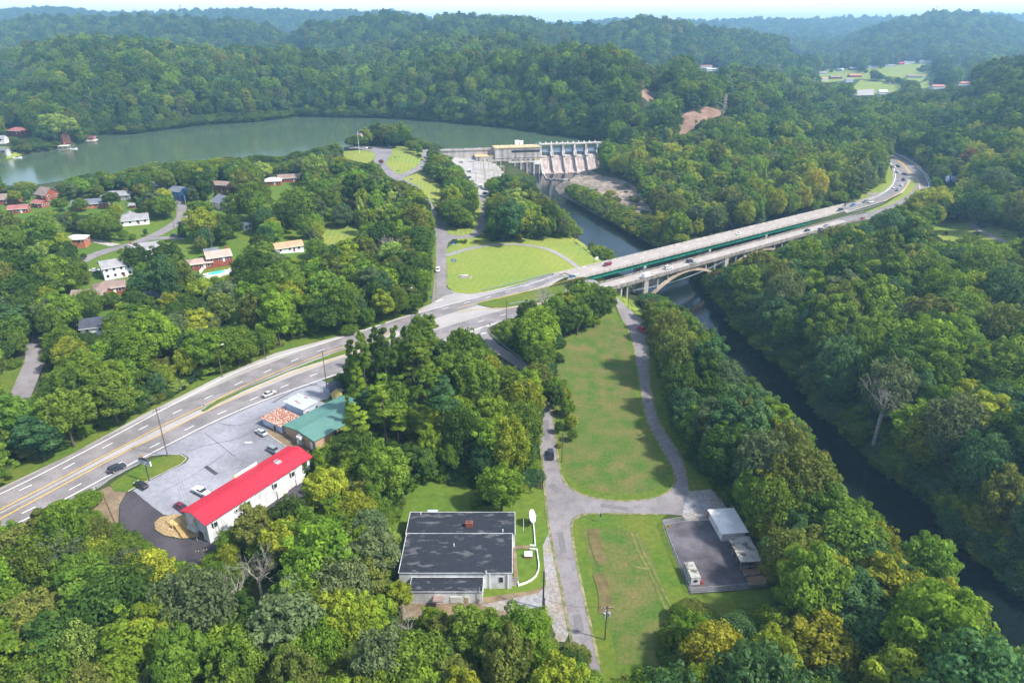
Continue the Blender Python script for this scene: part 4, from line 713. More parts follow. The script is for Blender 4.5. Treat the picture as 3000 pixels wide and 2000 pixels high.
# ---------------------------------------------------------------- bridges
def frame(A, B): A = Vector(A+(0,)); B = Vector(B+(0,)); d = (B-A); return A, d.length, math.atan2(d.y, d.x)
def on_axis(A, L, ang, u, side, z): # distance along the axis where the near edge is seen at u
    lo, hi = -20.0, L+20
    for _ in range(40):
        m = (lo+hi)/2; p = Vector((A.x+math.cos(ang)*m+math.sin(ang)*side, A.y+math.sin(ang)*m-math.cos(ang)*side, z)); q = proj([p])[0][0][0]
        if q < u: lo = m
        else: hi = m
    return lo
def dashes(L, w, r):
    x = 2; b = MB(); b.add([(0,-w/2,0.012),(3.2,-w/2,0.012),(3.2,w/2,0.012),(0,w/2,0.012)],[(0,1,2,3)]); me = b.mesh('lane_marking'); me.materials.append(M['white'])
    while x < L-4: link('lane_marking', me, None, r).location = (x,0,0); x += 11.5
def girder_bridge():
    A, L, ang = frame((29.5,323.8),(232,467.2)); r = empty('girder_bridge', (A.x,A.y,8.25), ang, 'highway bridge with pale deck on green steel girders, the farther of the two bridges', 'bridge')
    W_ = 10.6; b = MB(); b.box(0,L,-W_/2,W_/2,-0.45,0); b.build('deck', M['deck'], r); dashes(L,0.26,r)
    for s in (-1,1):
        b = MB(); b.box(-6,L+4,s*W_/2-0.18+s*0.18,s*W_/2+0.18+s*0.18,-0.5,0.85); b.box(-6,L+4,s*(W_/2-0.35)-0.2,s*(W_/2-0.35)+0.2,0.005,0.22); b.build('parapet', M['concrete'], r)
        g = MB(); 
        for y in (s*(W_/2-0.7), s*1.6):
            g.box(4,L-2,y-0.05,y+0.05,-2.75,-0.45); g.box(4,L-2,y-0.3,y+0.3,-2.80,-2.75); g.box(4,L-2,y-0.3,y+0.3,-0.52,-0.45)
        g.build('girder', M['greensteel'], r)
        st = MB(); x = 4; st.box(4,L-2,s*(W_/2-0.7)+(0.02 if s>0 else -0.12),s*(W_/2-0.7)+(0.12 if s>0 else -0.02),-1.7,-1.6)
        while x < L-3: st.box(x,x+0.18,s*(W_/2-0.7)+s*0.02 if s>0 else s*(W_/2-0.7)-0.30, s*(W_/2-0.7)+0.30 if s>0 else s*(W_/2-0.7)-0.02,-2.75,-0.52); x += 6.5 if (x%60) < 30 else 2.2
        st.build('stiffener', M['greensteel'], r)
    for f in (0.19,0.40,0.61,0.82):
        x = L*f; b = MB(); b.box(x-0.9,x+0.9,-5.0,5.0,-4.3,-2.85); b.prism([(x-0.9,-2.4),(x+0.9,-2.4),(x+0.9,2.4),(x-0.9,2.4)],-17,-4.3); b.build('pier', M['concrete'], r)
    b = MB(); b.box(-2,4,-5.6,5.6,-9,-0.5); b.build('abutment', M['concrete'], r)
    for s in (-1,1): b = MB(); b.bar((-7,s*5.5,0.2),(-2,s*5.5,0.2),0.5,1.2); b.build('wing_wall', M['concrete'], r)
    return A, L, ang
def arch_bridge():
    A, L, ang = frame((41.6,305.6),(238,448.2)); zd = 8.2; r = empty('arch_bridge', (A.x,A.y,zd), ang, 'older concrete open spandrel arch bridge, the nearer of the two bridges', 'bridge'); W_ = 7.8; h = W_/2
    b = MB(); b.box(0,L,-h,h,-0.7,0); b.build('deck', M['deck'], r); dashes(L,0.22,r)
    for s in (-1,1):
        b = MB(); b.box(0,L,s*(h+0.15)-0.15,s*(h+0.15)+0.15,0.62,0.92); b.box(0,L,s*(h+0.15)-0.15,s*(h+0.15)+0.15,-0.75,0.25); x = 0
        while x < L: b.box(x,x+0.35,s*(h+0.15)-0.12,s*(h+0.15)+0.12,0.25,0.62); x += 1.1
        b.build('parapet', M['stained'], r); x = 1; c = MB(); c.box(0.5,L-0.5,s*h-0.2,s*h+0.2,-0.95,-0.72)
        while x < L: c.box(x,x+0.35,s*h-0.35,s*h+0.35,-1.25,-0.75); x += 2.6
        c.build('bracket', M['stained'], r)
    X = [on_axis(A,L,ang,u,h,zd-6) for u in (1893,2128,2318,2470,2560)]
    def col(x, z0, z1=-0.7, w=0.8):
        for s in (-1,1): b = MB(); b.box(x-w/2,x+w/2,s*2.9-w/2,s*2.9+w/2,z0,z1); b.build('column', M['concrete'], r)
    for u in (1822,1840): col(on_axis(A,L,ang,u,h,2), -9.5, -0.7, 0.9)
    for x in X[:4]:
        for s in (-1,1): b = MB(); b.box(x-1.5,x+1.5,s*2.9-0.9,s*2.9+0.9,-15,-0.7); b.box(x-1.8,x+1.8,s*2.9-1.1,s*2.9+1.1,-16,-10.5); b.build('pier', M['concrete'], r)
        b = MB(); b.box(x-0.5,x+0.5,-2,2,-15,-1.2); b.build('pier_web', M['stained'], r)
    for i in range(3):
        a0, a1 = X[i]+1.6, X[i+1]-1.6; sp = a1-a0; z0 = [-12.0,-9.5,-8.0][i]; z1 = -2.0; zf = lambda x: z1-(z1-z0)*((x-a0)/sp*2-1)**2
        for s in (-1,1):
            b = MB(); n = 22
            for k in range(n):
                x0 = a0+sp*k/n; x1 = a0+sp*(k+1)/n; t0 = 0.75+0.5*abs(2*k/n-1); t1 = 0.75+0.5*abs(2*(k+1)/n-1); y0,y1 = s*2.9-0.75, s*2.9+0.75
                b.hexa([(x0,y0,zf(x0)-t0),(x1,y0,zf(x1)-t1),(x1,y1,zf(x1)-t1),(x0,y1,zf(x0)-t0),(x0,y0,zf(x0)+.2),(x1,y0,zf(x1)+.2),(x1,y1,zf(x1)+.2),(x0,y1,zf(x0)+.2)])
            b.build('arch_rib', M['arch'], r)
        m = max(6,int(round(sp/7.4)))
        for k in range(1,m):
            x = a0+sp*k/m
            if zf(x) < -2.2-0.05: col(x, zf(x), -0.7, 0.55)
    b = MB(); b.box(-3,2,-h-0.3,h+0.3,-9,-0.8); b.build('abutment', M['concrete'], r); return A, L, ang
M['arch'] = mul_noise(mat('arch_concrete', (0.40,0.32,0.24), 0.9, 0.2, var=0.2, scale=0.5), 0.15, 0.7, 1.1)
G1 = girder_bridge(); G2 = arch_bridge()
LINES = [((44,318),(240,462),5.5),((30,325),(236,470),7.5),((40,305),(238,448),5.5)]
CLEAR.append([(1655,795),(1814,755),(1931,725),(2094,684),(2200,662),(2473,597),(2478,612),(2475,632),(2380,648),(2250,695),(2200,712),(2060,745),(1990,755),(1884,784),(1725,828),(1700,815)])
CLEAR.append([(1772,826),(1907,789),(2047,752),(2200,709),(2332,677),(2459,641),(2542,625),(2555,638),(2540,648),(2440,672),(2340,700),(2310,712),(2290,725),(2200,745),(2120,790),(2105,795),(2050,783),(2000,800),(1955,832),(1900,872),(1870,862),(1850,880),(1815,874),(1812,850),(1788,856)])
mark('the green girder bridge', 2050, 700); mark('the arch bridge', 2000, 800)

# ---------------------------------------------------------------- vehicles
def loft(mb, secs): # list of (x, halfwidth_bottom, halfwidth_top, z0, z1)
    vs = []
    for x,w0,w1,z0,z1 in secs: vs += [(x,-w0,z0),(x,w0,z0),(x,w1,z1),(x,-w1,z1)]
    fs = [(3,2,1,0)]
    for i in range(len(secs)-1):
        a = 4*i; b = a+4
        for k in range(4): fs.append((a+k,a+(k+1)%4,b+(k+1)%4,b+k))
    n = 4*(len(secs)-1); fs.append((n,n+1,n+2,n+3)); mb.add(vs, fs)
CARS = {}
def make_car(kind, name):
    D = {'sedan':(4.7,0.90,1.44),'suv':(4.7,0.95,1.74),'pickup':(5.5,0.98,1.85),'van':(5.7,1.0,2.45)}[kind]; L,w,H = D; h = L/2; r = empty(name, (0,0,-500)); b = MB(); g = MB(); t = MB()
    if kind == 'sedan':
        loft(b, [(-h,w*.78,w*.72,.42,.78),(-h+.15,w*.95,w*.86,.30,.98),(-h+.9,w,w*.9,.24,1.02),(-.9,w,w*.92,.22,.98),(.8,w,w*.92,.22,.96),(h-.9,w,w*.88,.24,.86),(h-.2,w*.92,w*.8,.30,.72),(h,w*.75,w*.66,.40,.60)])
        loft(g, [(-1.75,w*.80,w*.78,.98,1.0),(-1.0,w*.86,w*.68,.97,1.38),(.35,w*.86,w*.68,.95,1.38),(1.2,w*.80,w*.76,.94,.96)]); loft(t, [(-1.05,w*.69,w*.6,1.37,1.40),(-.7,w*.69,w*.64,1.37,1.44),(.15,w*.69,w*.64,1.37,1.44),(.42,w*.69,w*.6,1.35,1.38)])
    elif kind == 'suv':
        loft(b, [(-h,w*.82,w*.8,.5,.95),(-h+.12,w*.96,w*.9,.36,1.15),(-.9,w,w*.93,.3,1.12),(.9,w,w*.93,.3,1.10),(h-.8,w,w*.9,.3,1.0),(h-.15,w*.93,w*.82,.36,.86),(h,w*.78,w*.7,.46,.72)])
        loft(g, [(-h+.1,w*.86,w*.84,1.12,1.15),(-h+.45,w*.88,w*.74,1.11,1.66),(.45,w*.88,w*.74,1.09,1.66),(1.25,w*.82,w*.8,1.08,1.1)]); loft(t, [(-h+.28,w*.75,w*.7,1.65,1.69),(-h+.6,w*.75,w*.7,1.65,1.75),(.2,w*.75,w*.7,1.65,1.75),(.5,w*.75,w*.68,1.62,1.67)])
    elif kind == 'pickup':
        loft(b, [(.05,w,w*.94,.5,1.22),(.9,w,w*.94,.45,1.20),(1.0,w,w*.92,.45,1.16),(h-.2,w*.95,w*.85,.5,1.08),(h,w*.85,w*.78,.55,.95)])
        b.box(-h,.05,-w,w,.5,.72); b.box(-h,.05,-w,-w+.14,.72,1.22); b.box(-h,.05,w-.14,w,.72,1.22); b.box(-h,-h+.1,-w+.14,w-.14,.72,1.2); b.box(-.9,.05,-w*.94,w*.94,.72,1.22)
        loft(g, [(-.9,w*.86,w*.76,1.2,1.22),(-.75,w*.87,w*.76,1.2,1.76),(.55,w*.87,w*.76,1.2,1.76),(1.3,w*.82,w*.8,1.17,1.2)]); loft(t, [(-.85,w*.77,w*.7,1.74,1.78),(-.5,w*.77,w*.74,1.74,1.85),(.3,w*.77,w*.74,1.74,1.85),(.6,w*.77,w*.7,1.72,1.76)])
    else:
        loft(b, [(-h,w*.96,w*.86,.45,2.3),(-h+.1,w,w*.88,.4,2.42),(1.3,w,w*.88,.4,2.45),(1.75,w,w*.84,.4,1.95),(2.25,w,w*.86,.4,1.25),(h,w*.9,w*.8,.5,1.0)])
        loft(g, [(1.25,w*.96,w*.88,1.35,2.2),(1.62,w*.97,w*.86,1.3,2.05),(2.28,w*.88,w*.85,1.24,1.27)])
    bo = b.build('body', M['carpaint'], r); go = g.build('window_glass', M['autoglass'], r)
    if t.v: t.build('roof', M['carpaint'], r)
    for m_ in (bo,): 
        md = m_.modifiers.new('b','BEVEL'); md.width = 0.06; md.segments = 2; md.limit_method = 'ANGLE'
    wr = {'sedan':.33,'suv':.38,'pickup':.40,'van':.36}[kind]; wb = {'sedan':1.38,'suv':1.38,'pickup':1.75,'van':1.8}[kind]
    wm_ = MB(); wm_.tube((0,-.11,0),(0,.11,0),wr,wr,14); wme = wm_.mesh('wheel'); wme.materials.append(M['tyre']); rm = MB(); rm.tube((0,-.125,0),(0,.125,0),wr*.6,wr*.6,10); rme = rm.mesh('rim'); rme.materials.append(M['rim'])
    for x in (-wb,wb):
        for y in (-w+.08,w-.08):
            o = link('wheel', wme, None, r); o.location = (x,y,wr); o2 = link('rim', rme, None, o)
    for y in (-1,1):
        e = MB(); e.box(h-.13,h+.012,y*w*.62-.17,y*w*.62+.17,.58 if kind=='sedan' else .75,.72 if kind=='sedan' else .92); e.build('headlight', M['lamp_white'], r)
        e = MB(); e.box(-h-.015,-h+.06,y*w*.7-.12,y*w*.7+.12,.68 if kind=='sedan' else .9,.85 if kind=='sedan' else 1.15); e.build('taillight', M['lamp_red'], r)
    return r
def heading(u0,v0,u1,v1): a = hit(u0,v0); b = hit(u1,v1); return math.atan2(b.y-a.y, b.x-a.x)
NAMES = {'sedan':'sedan_car','suv':'suv_car','pickup':'pickup_truck','van':'cargo_van'}; CATS = {'sedan':'car','suv':'car','pickup':'pickup truck','van':'van'}
def car(kind, u, v, rz, col, label, group, z=None):
    first = kind not in CARS
    if first: CARS[kind] = make_car(kind, NAMES[kind]); r = CARS[kind]
    else: r = copy_tree(CARS[kind])
    p = hit(u,v) if z is None else Wz(u,v,z); r.location = (p.x,p.y,p.z+(0.34 if z is None else 0.02)); r.rotation_euler = (0,0,rz)
    for c in r.children:
        if c.name.split('.')[0] in ('body','roof'): c.color = tuple(col)+(1,)
    tag(r, label, CATS[kind], group); FOOT.append((p.x,p.y,2.5)); bpy.context.view_layer.update()
    q,_ = proj([p, p+Vector((0,0,1.5))]); CLEAR.append([(q[0][0]-16,q[0][1]+4),(q[0][0]+16,q[0][1]+4),(q[1][0]+16,q[1][1]-4),(q[1][0]-16,q[1][1]-4)]); return r
SILV=(.50,.49,.45); BLK=(.015,.016,.02); WHT=(.80,.80,.80); MAR=(.16,.015,.03); BLU=(.04,.09,.19); GRY=(.16,.17,.18); DBL=(.02,.035,.06); RED=(.55,.01,.02); SGR=(.30,.36,.36)
hw = heading(640,1150,900,1040); hb_ = G1[2]; G_ = 'cars driving on the highway'
car('sedan',790,1159,hw,SILV,'silver gold sedan in the near lane of the highway beside the tin roofed sheds',G_)
car('suv',345,1378,hw,(.03,.035,.05),'black sport utility car on the highway beside the guardrail and pole sign',G_)
LG = 'vehicles parked at the long red roofed building'; la = heading(600,1480,880,1300)
car('sedan',416,1427,heading(437,1437,397,1415),BLK,'black sedan parked by the grass island at the edge of the lot',LG)
car('pickup',592,1448,heading(575,1439,610,1459),WHT,'white pickup truck with a ladder rack parked at the red roofed building',LG)
car('sedan',534,1492,heading(521,1481,549,1502),MAR,'maroon car parked under the left end of the red roof',LG)
car('sedan',767,1273,heading(783,1283,752,1264),(.48,.50,.52),'silver sedan parked alone on the lot near the rusty shed',LG)
car('suv',804,1326,heading(792,1320,816,1334),(.22,.24,.25),'grey sport utility car parked at the right end of the red roof',LG)
LR = 'vehicles on the lower roads'
car('pickup',1613,1337,math.pi/2-0.02,(.02,.025,.035),'black pickup truck driving on the lower road beside the field',LR)
car('pickup',1882,972,math.pi/2+0.5+math.pi,RED,'bright red pickup truck on the loop road near the river trees',LR)
car('suv',1283,796,-math.pi/2,WHT,'white car driving down the park entrance road',LR)
BG = 'vehicles on the bridges'
ga = G2[2]; gb = G1[2]
car('van',1896,812,ga,(.82,.83,.84),'white high roof cargo van on the arch bridge',BG,8.25); car('suv',1957,787,ga,WHT,'white car just ahead of the cargo van on the arch bridge',BG,8.25)
car('suv',2021,768,ga,(.03,.03,.05),'dark car side by side with a pale one on the arch bridge',BG,8.25); car('sedan',2034,774,ga,SGR,'pale grey green car side by side with a dark one on the arch bridge',BG,8.25)
car('sedan',2365,677,ga+math.pi*0,(.03,.05,.09),'dark blue car behind the tree top at the far end of the arch bridge',BG,8.25); car('suv',2404,675,ga,(.12,.13,.17),'grey car second of the three queued at the far end of the arch bridge',BG,8.25); car('sedan',2421,663,ga,(.38,.39,.45),'silver car first of the three queued at the far end of the arch bridge',BG,8.25); car('sedan',2527,643,ga,(.28,.03,.05),'dark red car about to leave the arch bridge at its far end',BG,8.25)
car('van',1779,778,gb+math.pi,MAR,'maroon minivan on the near half of the green girder bridge',BG,8.28).scale = (0.85,0.95,0.72)
car('sedan',1674,814,gb+math.pi,BLU,'dark blue sedan on the highway just before the girder bridge',BG,8.28); car('sedan',2165,686,gb+math.pi,WHT,'white sedan in the middle of the green girder bridge',BG,8.28)
car('suv',2460,618,gb+math.pi,(.03,.05,.10),'dark blue car at the far end of the green girder bridge',BG,8.28)
FG = 'cars on the far curve of the highway'
for i,(u,v,k,c,l,a) in enumerate([(2498,604,'sedan',(.05,.16,.45),'bright blue car entering the curve just past the girder bridge',0.6),(2535,594,'suv',(.25,.27,.27),'grey car beside a white one at the start of the curve',0.6),(2551,595,'sedan',WHT,'white car beside a grey one at the start of the curve',0.6),
    (2627,560,'sedan',(.05,.12,.22),'blue car on the curve beside the tip of the grass median',0.9),(2618,553,'sedan',WHT,'white car in the outer lane on the curve beside the grass median',1.0),(2642,546,'suv',WHT,'white car at the bend of the curve, lower of the bright ones',1.2),(2647,530,'suv',DBL,'dark blue car at the middle of the bend',1.4),(2649,513,'sedan',(.08,.09,.1),'dark grey car alone in the inner lane of the bend',1.6),(2629,508,'suv',WHT,'white car in the outer lane above the bend',1.7),(2631,491,'suv',(.03,.05,.06),'black car highest on the curve in the inner lane',1.8),(2617,492,'suv',WHT,'white car highest on the curve in the outer lane',1.8)]): car(k,u,v,a+math.pi,c,l,FG)
PG = 'cars parked on the knoll and in the dam yard'
car('suv',1015,438,0.2,BLK,'black car parked at the left edge of the knoll lot',PG); car('sedan',1076,436,0.9,WHT,'white car parked at the back of the knoll lot',PG); car('suv',1086,437,0.9,(.05,.05,.06),'dark car beside the white one at the back of the knoll lot',PG)
car('pickup',1382,474,0.1,(.75,.76,.78),'white truck parked against the powerhouse annex',PG); car('suv',1376,523,1.2,(.01,.10,.06),'dark green car parked in the dam yard',PG); car('pickup',1421,570,1.4,(.02,.05,.05),'dark pickup at the gate of the dam yard',PG)
NG = 'cars at the neighbourhood houses'
car('sedan',279,797,0.15,(.72,.73,.75),'white car beside the white two storey house',NG); car('suv',515,696,0.1,(.04,.05,.07),'dark car on the grey drive beside the small evergreen',NG); car('pickup',247,907,0.3,(.25,.02,.03),'dark red truck on the drive of the brick house',NG); car('suv',530,586,0.3,(.03,.04,.06),'dark car under the porch of the blue house',NG)

# ---------------------------------------------------------------- buildings
def brick(name, col): return mul_noise(mat(name, col, 0.9, 0.1, var=0.18, scale=6, detail=8), 0.6, 0.85, 1.1)
M['brick'] = brick('red_brick', (0.28,0.085,0.055)); M['obrick'] = brick('orange_brick', (0.42,0.16,0.09)); M['siding'] = mat('white_siding', (0.76,0.77,0.80), 0.7, var=0.04, scale=2)
M['bluesiding'] = mat('blue_siding', (0.05,0.20,0.46), 0.7, var=0.06, scale=2); M['beige'] = mat('beige_siding', (0.60,0.53,0.44), 0.7, var=0.05, scale=2); M['greysiding'] = mat('grey_siding', (0.42,0.42,0.42), 0.7, var=0.05, scale=2)
def shingle(n, c): return mul_noise(mat(n, c, 0.9, 0.15, var=0.12, scale=4, detail=6), 0.3, 0.85, 1.1)
M['slate'] = shingle('slate_shingle', (0.15,0.165,0.20)); M['brownroof'] = shingle('brown_shingle', (0.26,0.19,0.165)); M['greyroof'] = shingle('grey_shingle', (0.27,0.265,0.275)); M['tanroof'] = shingle('tan_shingle', (0.45,0.29,0.18)); M['whiteroof'] = shingle('white_roofing', (0.68,0.67,0.66)); M['redroof'] = shingle('red_shingle', (0.32,0.13,0.12)); M['brownfar'] = shingle('faded_red_roof', (0.45,0.20,0.15)); M['darkroof'] = shingle('dark_roof', (0.07,0.075,0.10))
M['shutter'] = mat('shutter', (0.03,0.035,0.05), 0.7)
def windows(r, L, Wd, h, n, near, floors=1, sides='FLR', z0=0.0):
    for fl in range(floors):
        zz = z0+1.0+fl*2.7
        for sd in sides:
            ln = L if sd in 'FB' else Wd; k_ = n if sd in 'FB' else 2
            for k in range(k_):
                c = -ln/2+(k+0.5)*ln/k_; f = MB(); p = MB(); s_ = MB(); 
                def bx(b, a0,a1,z0,z1,d0,d1):
                    if sd == 'F': b.box(c+a0,c+a1,-Wd/2-d1,-Wd/2-d0,z0,z1)
                    elif sd == 'B': b.box(c+a0,c+a1,Wd/2+d0,Wd/2+d1,z0,z1)
                    elif sd == 'L': b.box(-L/2-d1,-L/2-d0,c+a0,c+a1,z0,z1)
                    else: b.box(L/2+d0,L/2+d1,c+a0,c+a1,z0,z1)
                bx(f,-.65,.65,zz-.1,zz+1.35,0.0,.06); bx(p,-.52,.52,zz,zz+1.25,.06,.09); fo = f.build('window', M['trim'], r); p.build('pane', M['glass'], fo)
def house(u, v, L, Wd, h, rz, roof, wall, rf, label, chim=None, n=3, floors=1, far=False, rise=None, name='house', cat='house', group='houses of the neighbourhood', show=0.85, door=True, sides='FLR', cl=True):
    p = hit(u,v); r = empty(name, (p.x,p.y,p.z), math.radians(rz), label, cat, group); rise = rise or Wd*0.24; o = 0.5; H = h
    b = MB(); hl, hw_ = L/2, Wd/2
    if roof == 'gable':
        b.add([(-hl,-hw_,-3),(hl,-hw_,-3),(hl,hw_,-3),(-hl,hw_,-3),(-hl,-hw_,H),(hl,-hw_,H),(hl,hw_,H),(-hl,hw_,H),(-hl,0,H+rise),(hl,0,H+rise)],[(0,1,5,4),(1,2,6,9,5),(2,3,7,6),(3,0,4,8,7),(0,3,2,1),(4,5,9,8),(6,7,8,9)])
        q = MB(); sl_ = rise/hw_; zb = H-o*sl_
        for s in (-1,1):
            e = [(-hl-o,s*(hw_+o),zb),(hl+o,s*(hw_+o),zb),(hl+o,0,H+rise),(-hl-o,0,H+rise)]; e2 = [(x,y,z+.18) for x,y,z in e]
            if s < 0: q.hexa(e+e2)
            else: q.hexa([e[1],e[0],e[3],e[2]]+[e2[1],e2[0],e2[3],e2[2]])
    else:
        b.box(-hl,hl,-hw_,hw_,-3,H); q = MB(); k = max(0.0,hl-hw_); e = [(-hl-o,-hw_-o,H),(hl+o,-hw_-o,H),(hl+o,hw_+o,H),(-hl-o,hw_+o,H),(-k,0,H+rise),(k,0,H+rise)]
        q.add(e, [(0,3,2,1),(0,1,5,4),(1,2,5),(2,3,4,5),(3,0,4)])
    b.build('wall', M[wall], r); ro = q.build('roof', M[rf], r)
    if chim is not None: c = MB(); c.box(chim-.45,chim+.45,hw_*0.25,hw_*0.25+.8,H*0.5,H+rise+1.0); c.build('chimney', M['brick'], ro)
    if not far:
        windows(r, L, Wd, h, n, True, floors, sides, h-2.7*floors)
        if door: d = MB(); d.box(L*0.12,L*0.12+1,-hw_-.07,-hw_,h-2.7*floors+0.05,h-2.7*floors+2.1); do = d.build('door', M['brick'] if wall != 'brick' else M['trim'], r); k = MB(); k.box(L*0.12+.8,L*0.12+.88,-hw_-.12,-hw_-.07,h-2.7*floors+1,h-2.7*floors+1.1); k.build('handle', M['steel'], do)
        g = MB(); g.box(-hl-o,hl+o,-hw_-o-.14,-hw_-o-.01,H-o*rise/hw_-.05 if roof=='gable' else H-.05,H-o*rise/hw_+.12 if roof=='gable' else H+.1); g.build('gutter', M['trim'], r)
    if cl: claim(r, show)
    FOOT.append((p.x,p.y,max(L,Wd)*0.55)); return r
NB = 'houses of the neighbourhood'
house(18,594,17,11,3.2,12,'hip','brick','brownroof','brown hipped roof brick house at the left edge above the lake trees',n=4)
house(143,583,11,9,4,-30,'gable','brick','brownroof','brick house with steep brown gables beside the leaning white pole',rise=3.6)
house(268,607,19,8.5,3.0,24,'gable','obrick','slate','orange brick ranch house with a slate blue roof and rear deck',chim=-5,n=5)
house(348,582,17,9,3.0,8,'hip','greysiding','greyroof','low grey roofed house under the trees left of the blue house',chim=6,n=4)
house(395,655,15,9,3.2,25,'gable','siding','greyroof','white house with a grey roof and curving front ramp by the lane',n=4); house(383,648,9,7,3.0,115,'gable','siding','greyroof','grey roofed side wing of the white house by the lane',n=2,door=False,cl=False)
house(391,610,3.6,3,2.4,10,'gable','brick','greyroof','tiny red garden shed with white trim behind the grey roofed house',n=1,door=False)
house(533,583,10,9,6.0,-25,'gable','bluesiding','slate','bright blue two storey house at the top of the lane',n=3,floors=2)
house(655,562,13,9,5.6,-12,'gable','brick','brownroof','two storey red brick house with a brown roof left of the ranch pair',n=4,floors=2,rise=1.6)
house(800,541,12,9,3.2,10,'hip','brick','whiteroof','brick house with a nearly white roof in front of the knoll trees',n=3); house(852,531,17,9,3.2,15,'gable','brick','brownroof','long brick ranch with a brown roof beside the white roofed house',n=5,rise=2)
house(665,611,14,11,5.0,-38,'gable','beige','slate','beige gable ended house with a slate roof below the red brick house',n=2,floors=2,rise=3.0,sides='FR')
house(716,672,6.5,5.5,3.0,-25,'gable','siding','whiteroof','small white garage with a flat pale roof below the beige house',n=1,rise=0.4)
house(345,805,12,9.5,5.4,38,'gable','siding','greyroof','white two storey house with a grey roof and dark shutters',n=4,floors=2,rise=2.2)
house(428,748,13,9,4.2,30,'gable','siding','greyroof','white house with a grey roof and tall red brick chimney behind the two storey one',chim=-5.5,n=4)
house(643,772,11,8.5,4.6,30,'gable','brick','tanfade','brick house with a tan gable roof standing over the swimming pool',chim=4,n=3); house(588,783,11,8,3.0,25,'hip','brick','tanfade','low tan roofed pool house with an open side beside the pool',n=3,rise=1.6)
house(622,755,6,5,3.6,30,'gable','siding','slate','small white annex with a dark roof behind the pool house',n=1,door=False)
house(845,734,14,8,3.0,30,'gable','siding','tanroof','white rancher with an orange tan roof by the striped lawn',n=3,rise=1.8)
house(325,857,12,9,3.4,28,'hip','brick','brownroof','brown hipped roof brick house just below the white two storey house',n=3); house(275,893,13,8,5.0,10,'gable','brick','brownroof','brick house with garage doors above the dark red truck',n=3)
house(455,893,10,8,3.4,-30,'gable','siding','darkroof','dark roofed house almost hidden by trees right of the brick houses',n=2,show=0.4); house(303,967,13,9,3.4,20,'gable','siding','darkroof','blue black roofed house between the near neighbourhood trees',n=3,show=0.45)
house(232,722,9,7,4.6,10,'hip','obrick','whiteroof','narrow orange brick house at the head of the concrete drive',n=2); house(60,622,10,8,3,20,'gable','brick','redroof','low red roofed house behind the trees at the left edge',n=3,rise=1.5); house(122,606,8,6,3,-20,'gable','brick','redroof','small building with a dull red roof beside the grass lane',n=2,rise=1.2)
house(460,553,9,7,3,0,'gable','greysiding','greyroof','pale grey roof glimpsed between trees left of the blue house',n=2,show=0.5)
LS = 'houses on the lake shore'
house(62,395,22,13,4.5,-20,'hip','brick','redroof','large hipped red roof house on the far left shore of the lake',group=LS,n=4); house(183,412,11,9,7,-15,'gable','obrick','redroof','three level orange brick house under the big light green shore tree',group=LS,n=3,floors=2); house(3,420,11,9,5,10,'gable','siding','greyroof','white house cut by the left edge on the lake shore',group=LS,n=2); house(12,447,8,6,2.6,0,'gable','greysiding','slate','dark open shed on the lawn at the left lake shore',group=LS,n=2)
FT = 'houses in the far valley'
for (u,v,L,w_,rf,wl_,rz_,lab) in [(2408,219,18,9,'greyroof','greysiding',0,'grey house leftmost in the far valley'),(2460,209,16,9,'whiteroof','siding',5,'white roofed house second along the valley edge'),(2500,206,22,10,'greyroof','brick',0,'long grey roofed brick house behind the valley field'),(2447,232,24,12,'brownroof','brick',-5,'brown roofed house left of the orange roofed one in the valley'),(2503,227,26,12,'brownfar','brick',0,'orange red roofed long house behind the valley field'),(2486,240,14,9,'greyroof','siding',0,'grey house at the left end of the valley field'),(2414,237,12,9,'tanroof','siding',0,'small tan roofed house at the lower left of the valley group'),(2555,200,22,10,'greyroof','siding',0,'grey roofed house just right of the tall valley tree'),(2604,197,28,11,'greyroof','greysiding',3,'long grey roofed house left of the bright red building'),(2638,190,14,12,'brightred','brick',5,'bright red roofed building with a white front in the valley'),(2662,187,28,10,'greyroof','siding',0,'long pale house right of the bright red building'),(2712,185,34,10,'greyroof','siding',0,'long pale house rightmost along the upper valley street'),(2678,229,30,14,'brownroof','greysiding',-12,'brown roofed house below the curve of the valley street'),(2747,260,24,12,'brownfar','siding',0,'faded red roofed house on the slope right of the field'),(2823,250,28,12,'brownfar','siding',0,'orange red roofed house highest on the right slope'),(2584,276,14,10,'whiteroof','siding',0,'white shed at the near edge of the valley field')]: house(u,v,L,w_,4.2,rz_,'gable',wl_,rf,lab,far=True,group=FT,rise=2.4,show=1.0)
for (u,v,L,w_,lab) in [(2086,207,26,12,'big white roofed works building in the trees left of the valley'),(2067,198,26,10,'long brown roofed store behind the white works building'),(2325,139,60,24,'distant brown roofed works building in the gap between the ridges'),(2342,152,60,26,'distant white roofed works building in the gap between the ridges')]: house(u,v,L,w_,3.6,0,'gable','siding','whiteroof' if 'white roofed' in lab else 'brownfar',lab,far=True,group='works buildings in the distance',rise=1.2,show=1.0,name='industrial_building',cat='building')
mark('the white two storey house', 345, 785); mark('the blue house', 530, 565); mark('the swimming pool', 635, 800); mark('the beige gable house', 665, 600); mark('the orange tan roofed house', 843, 715); mark('the brick ranch with slate roof', 265, 590)
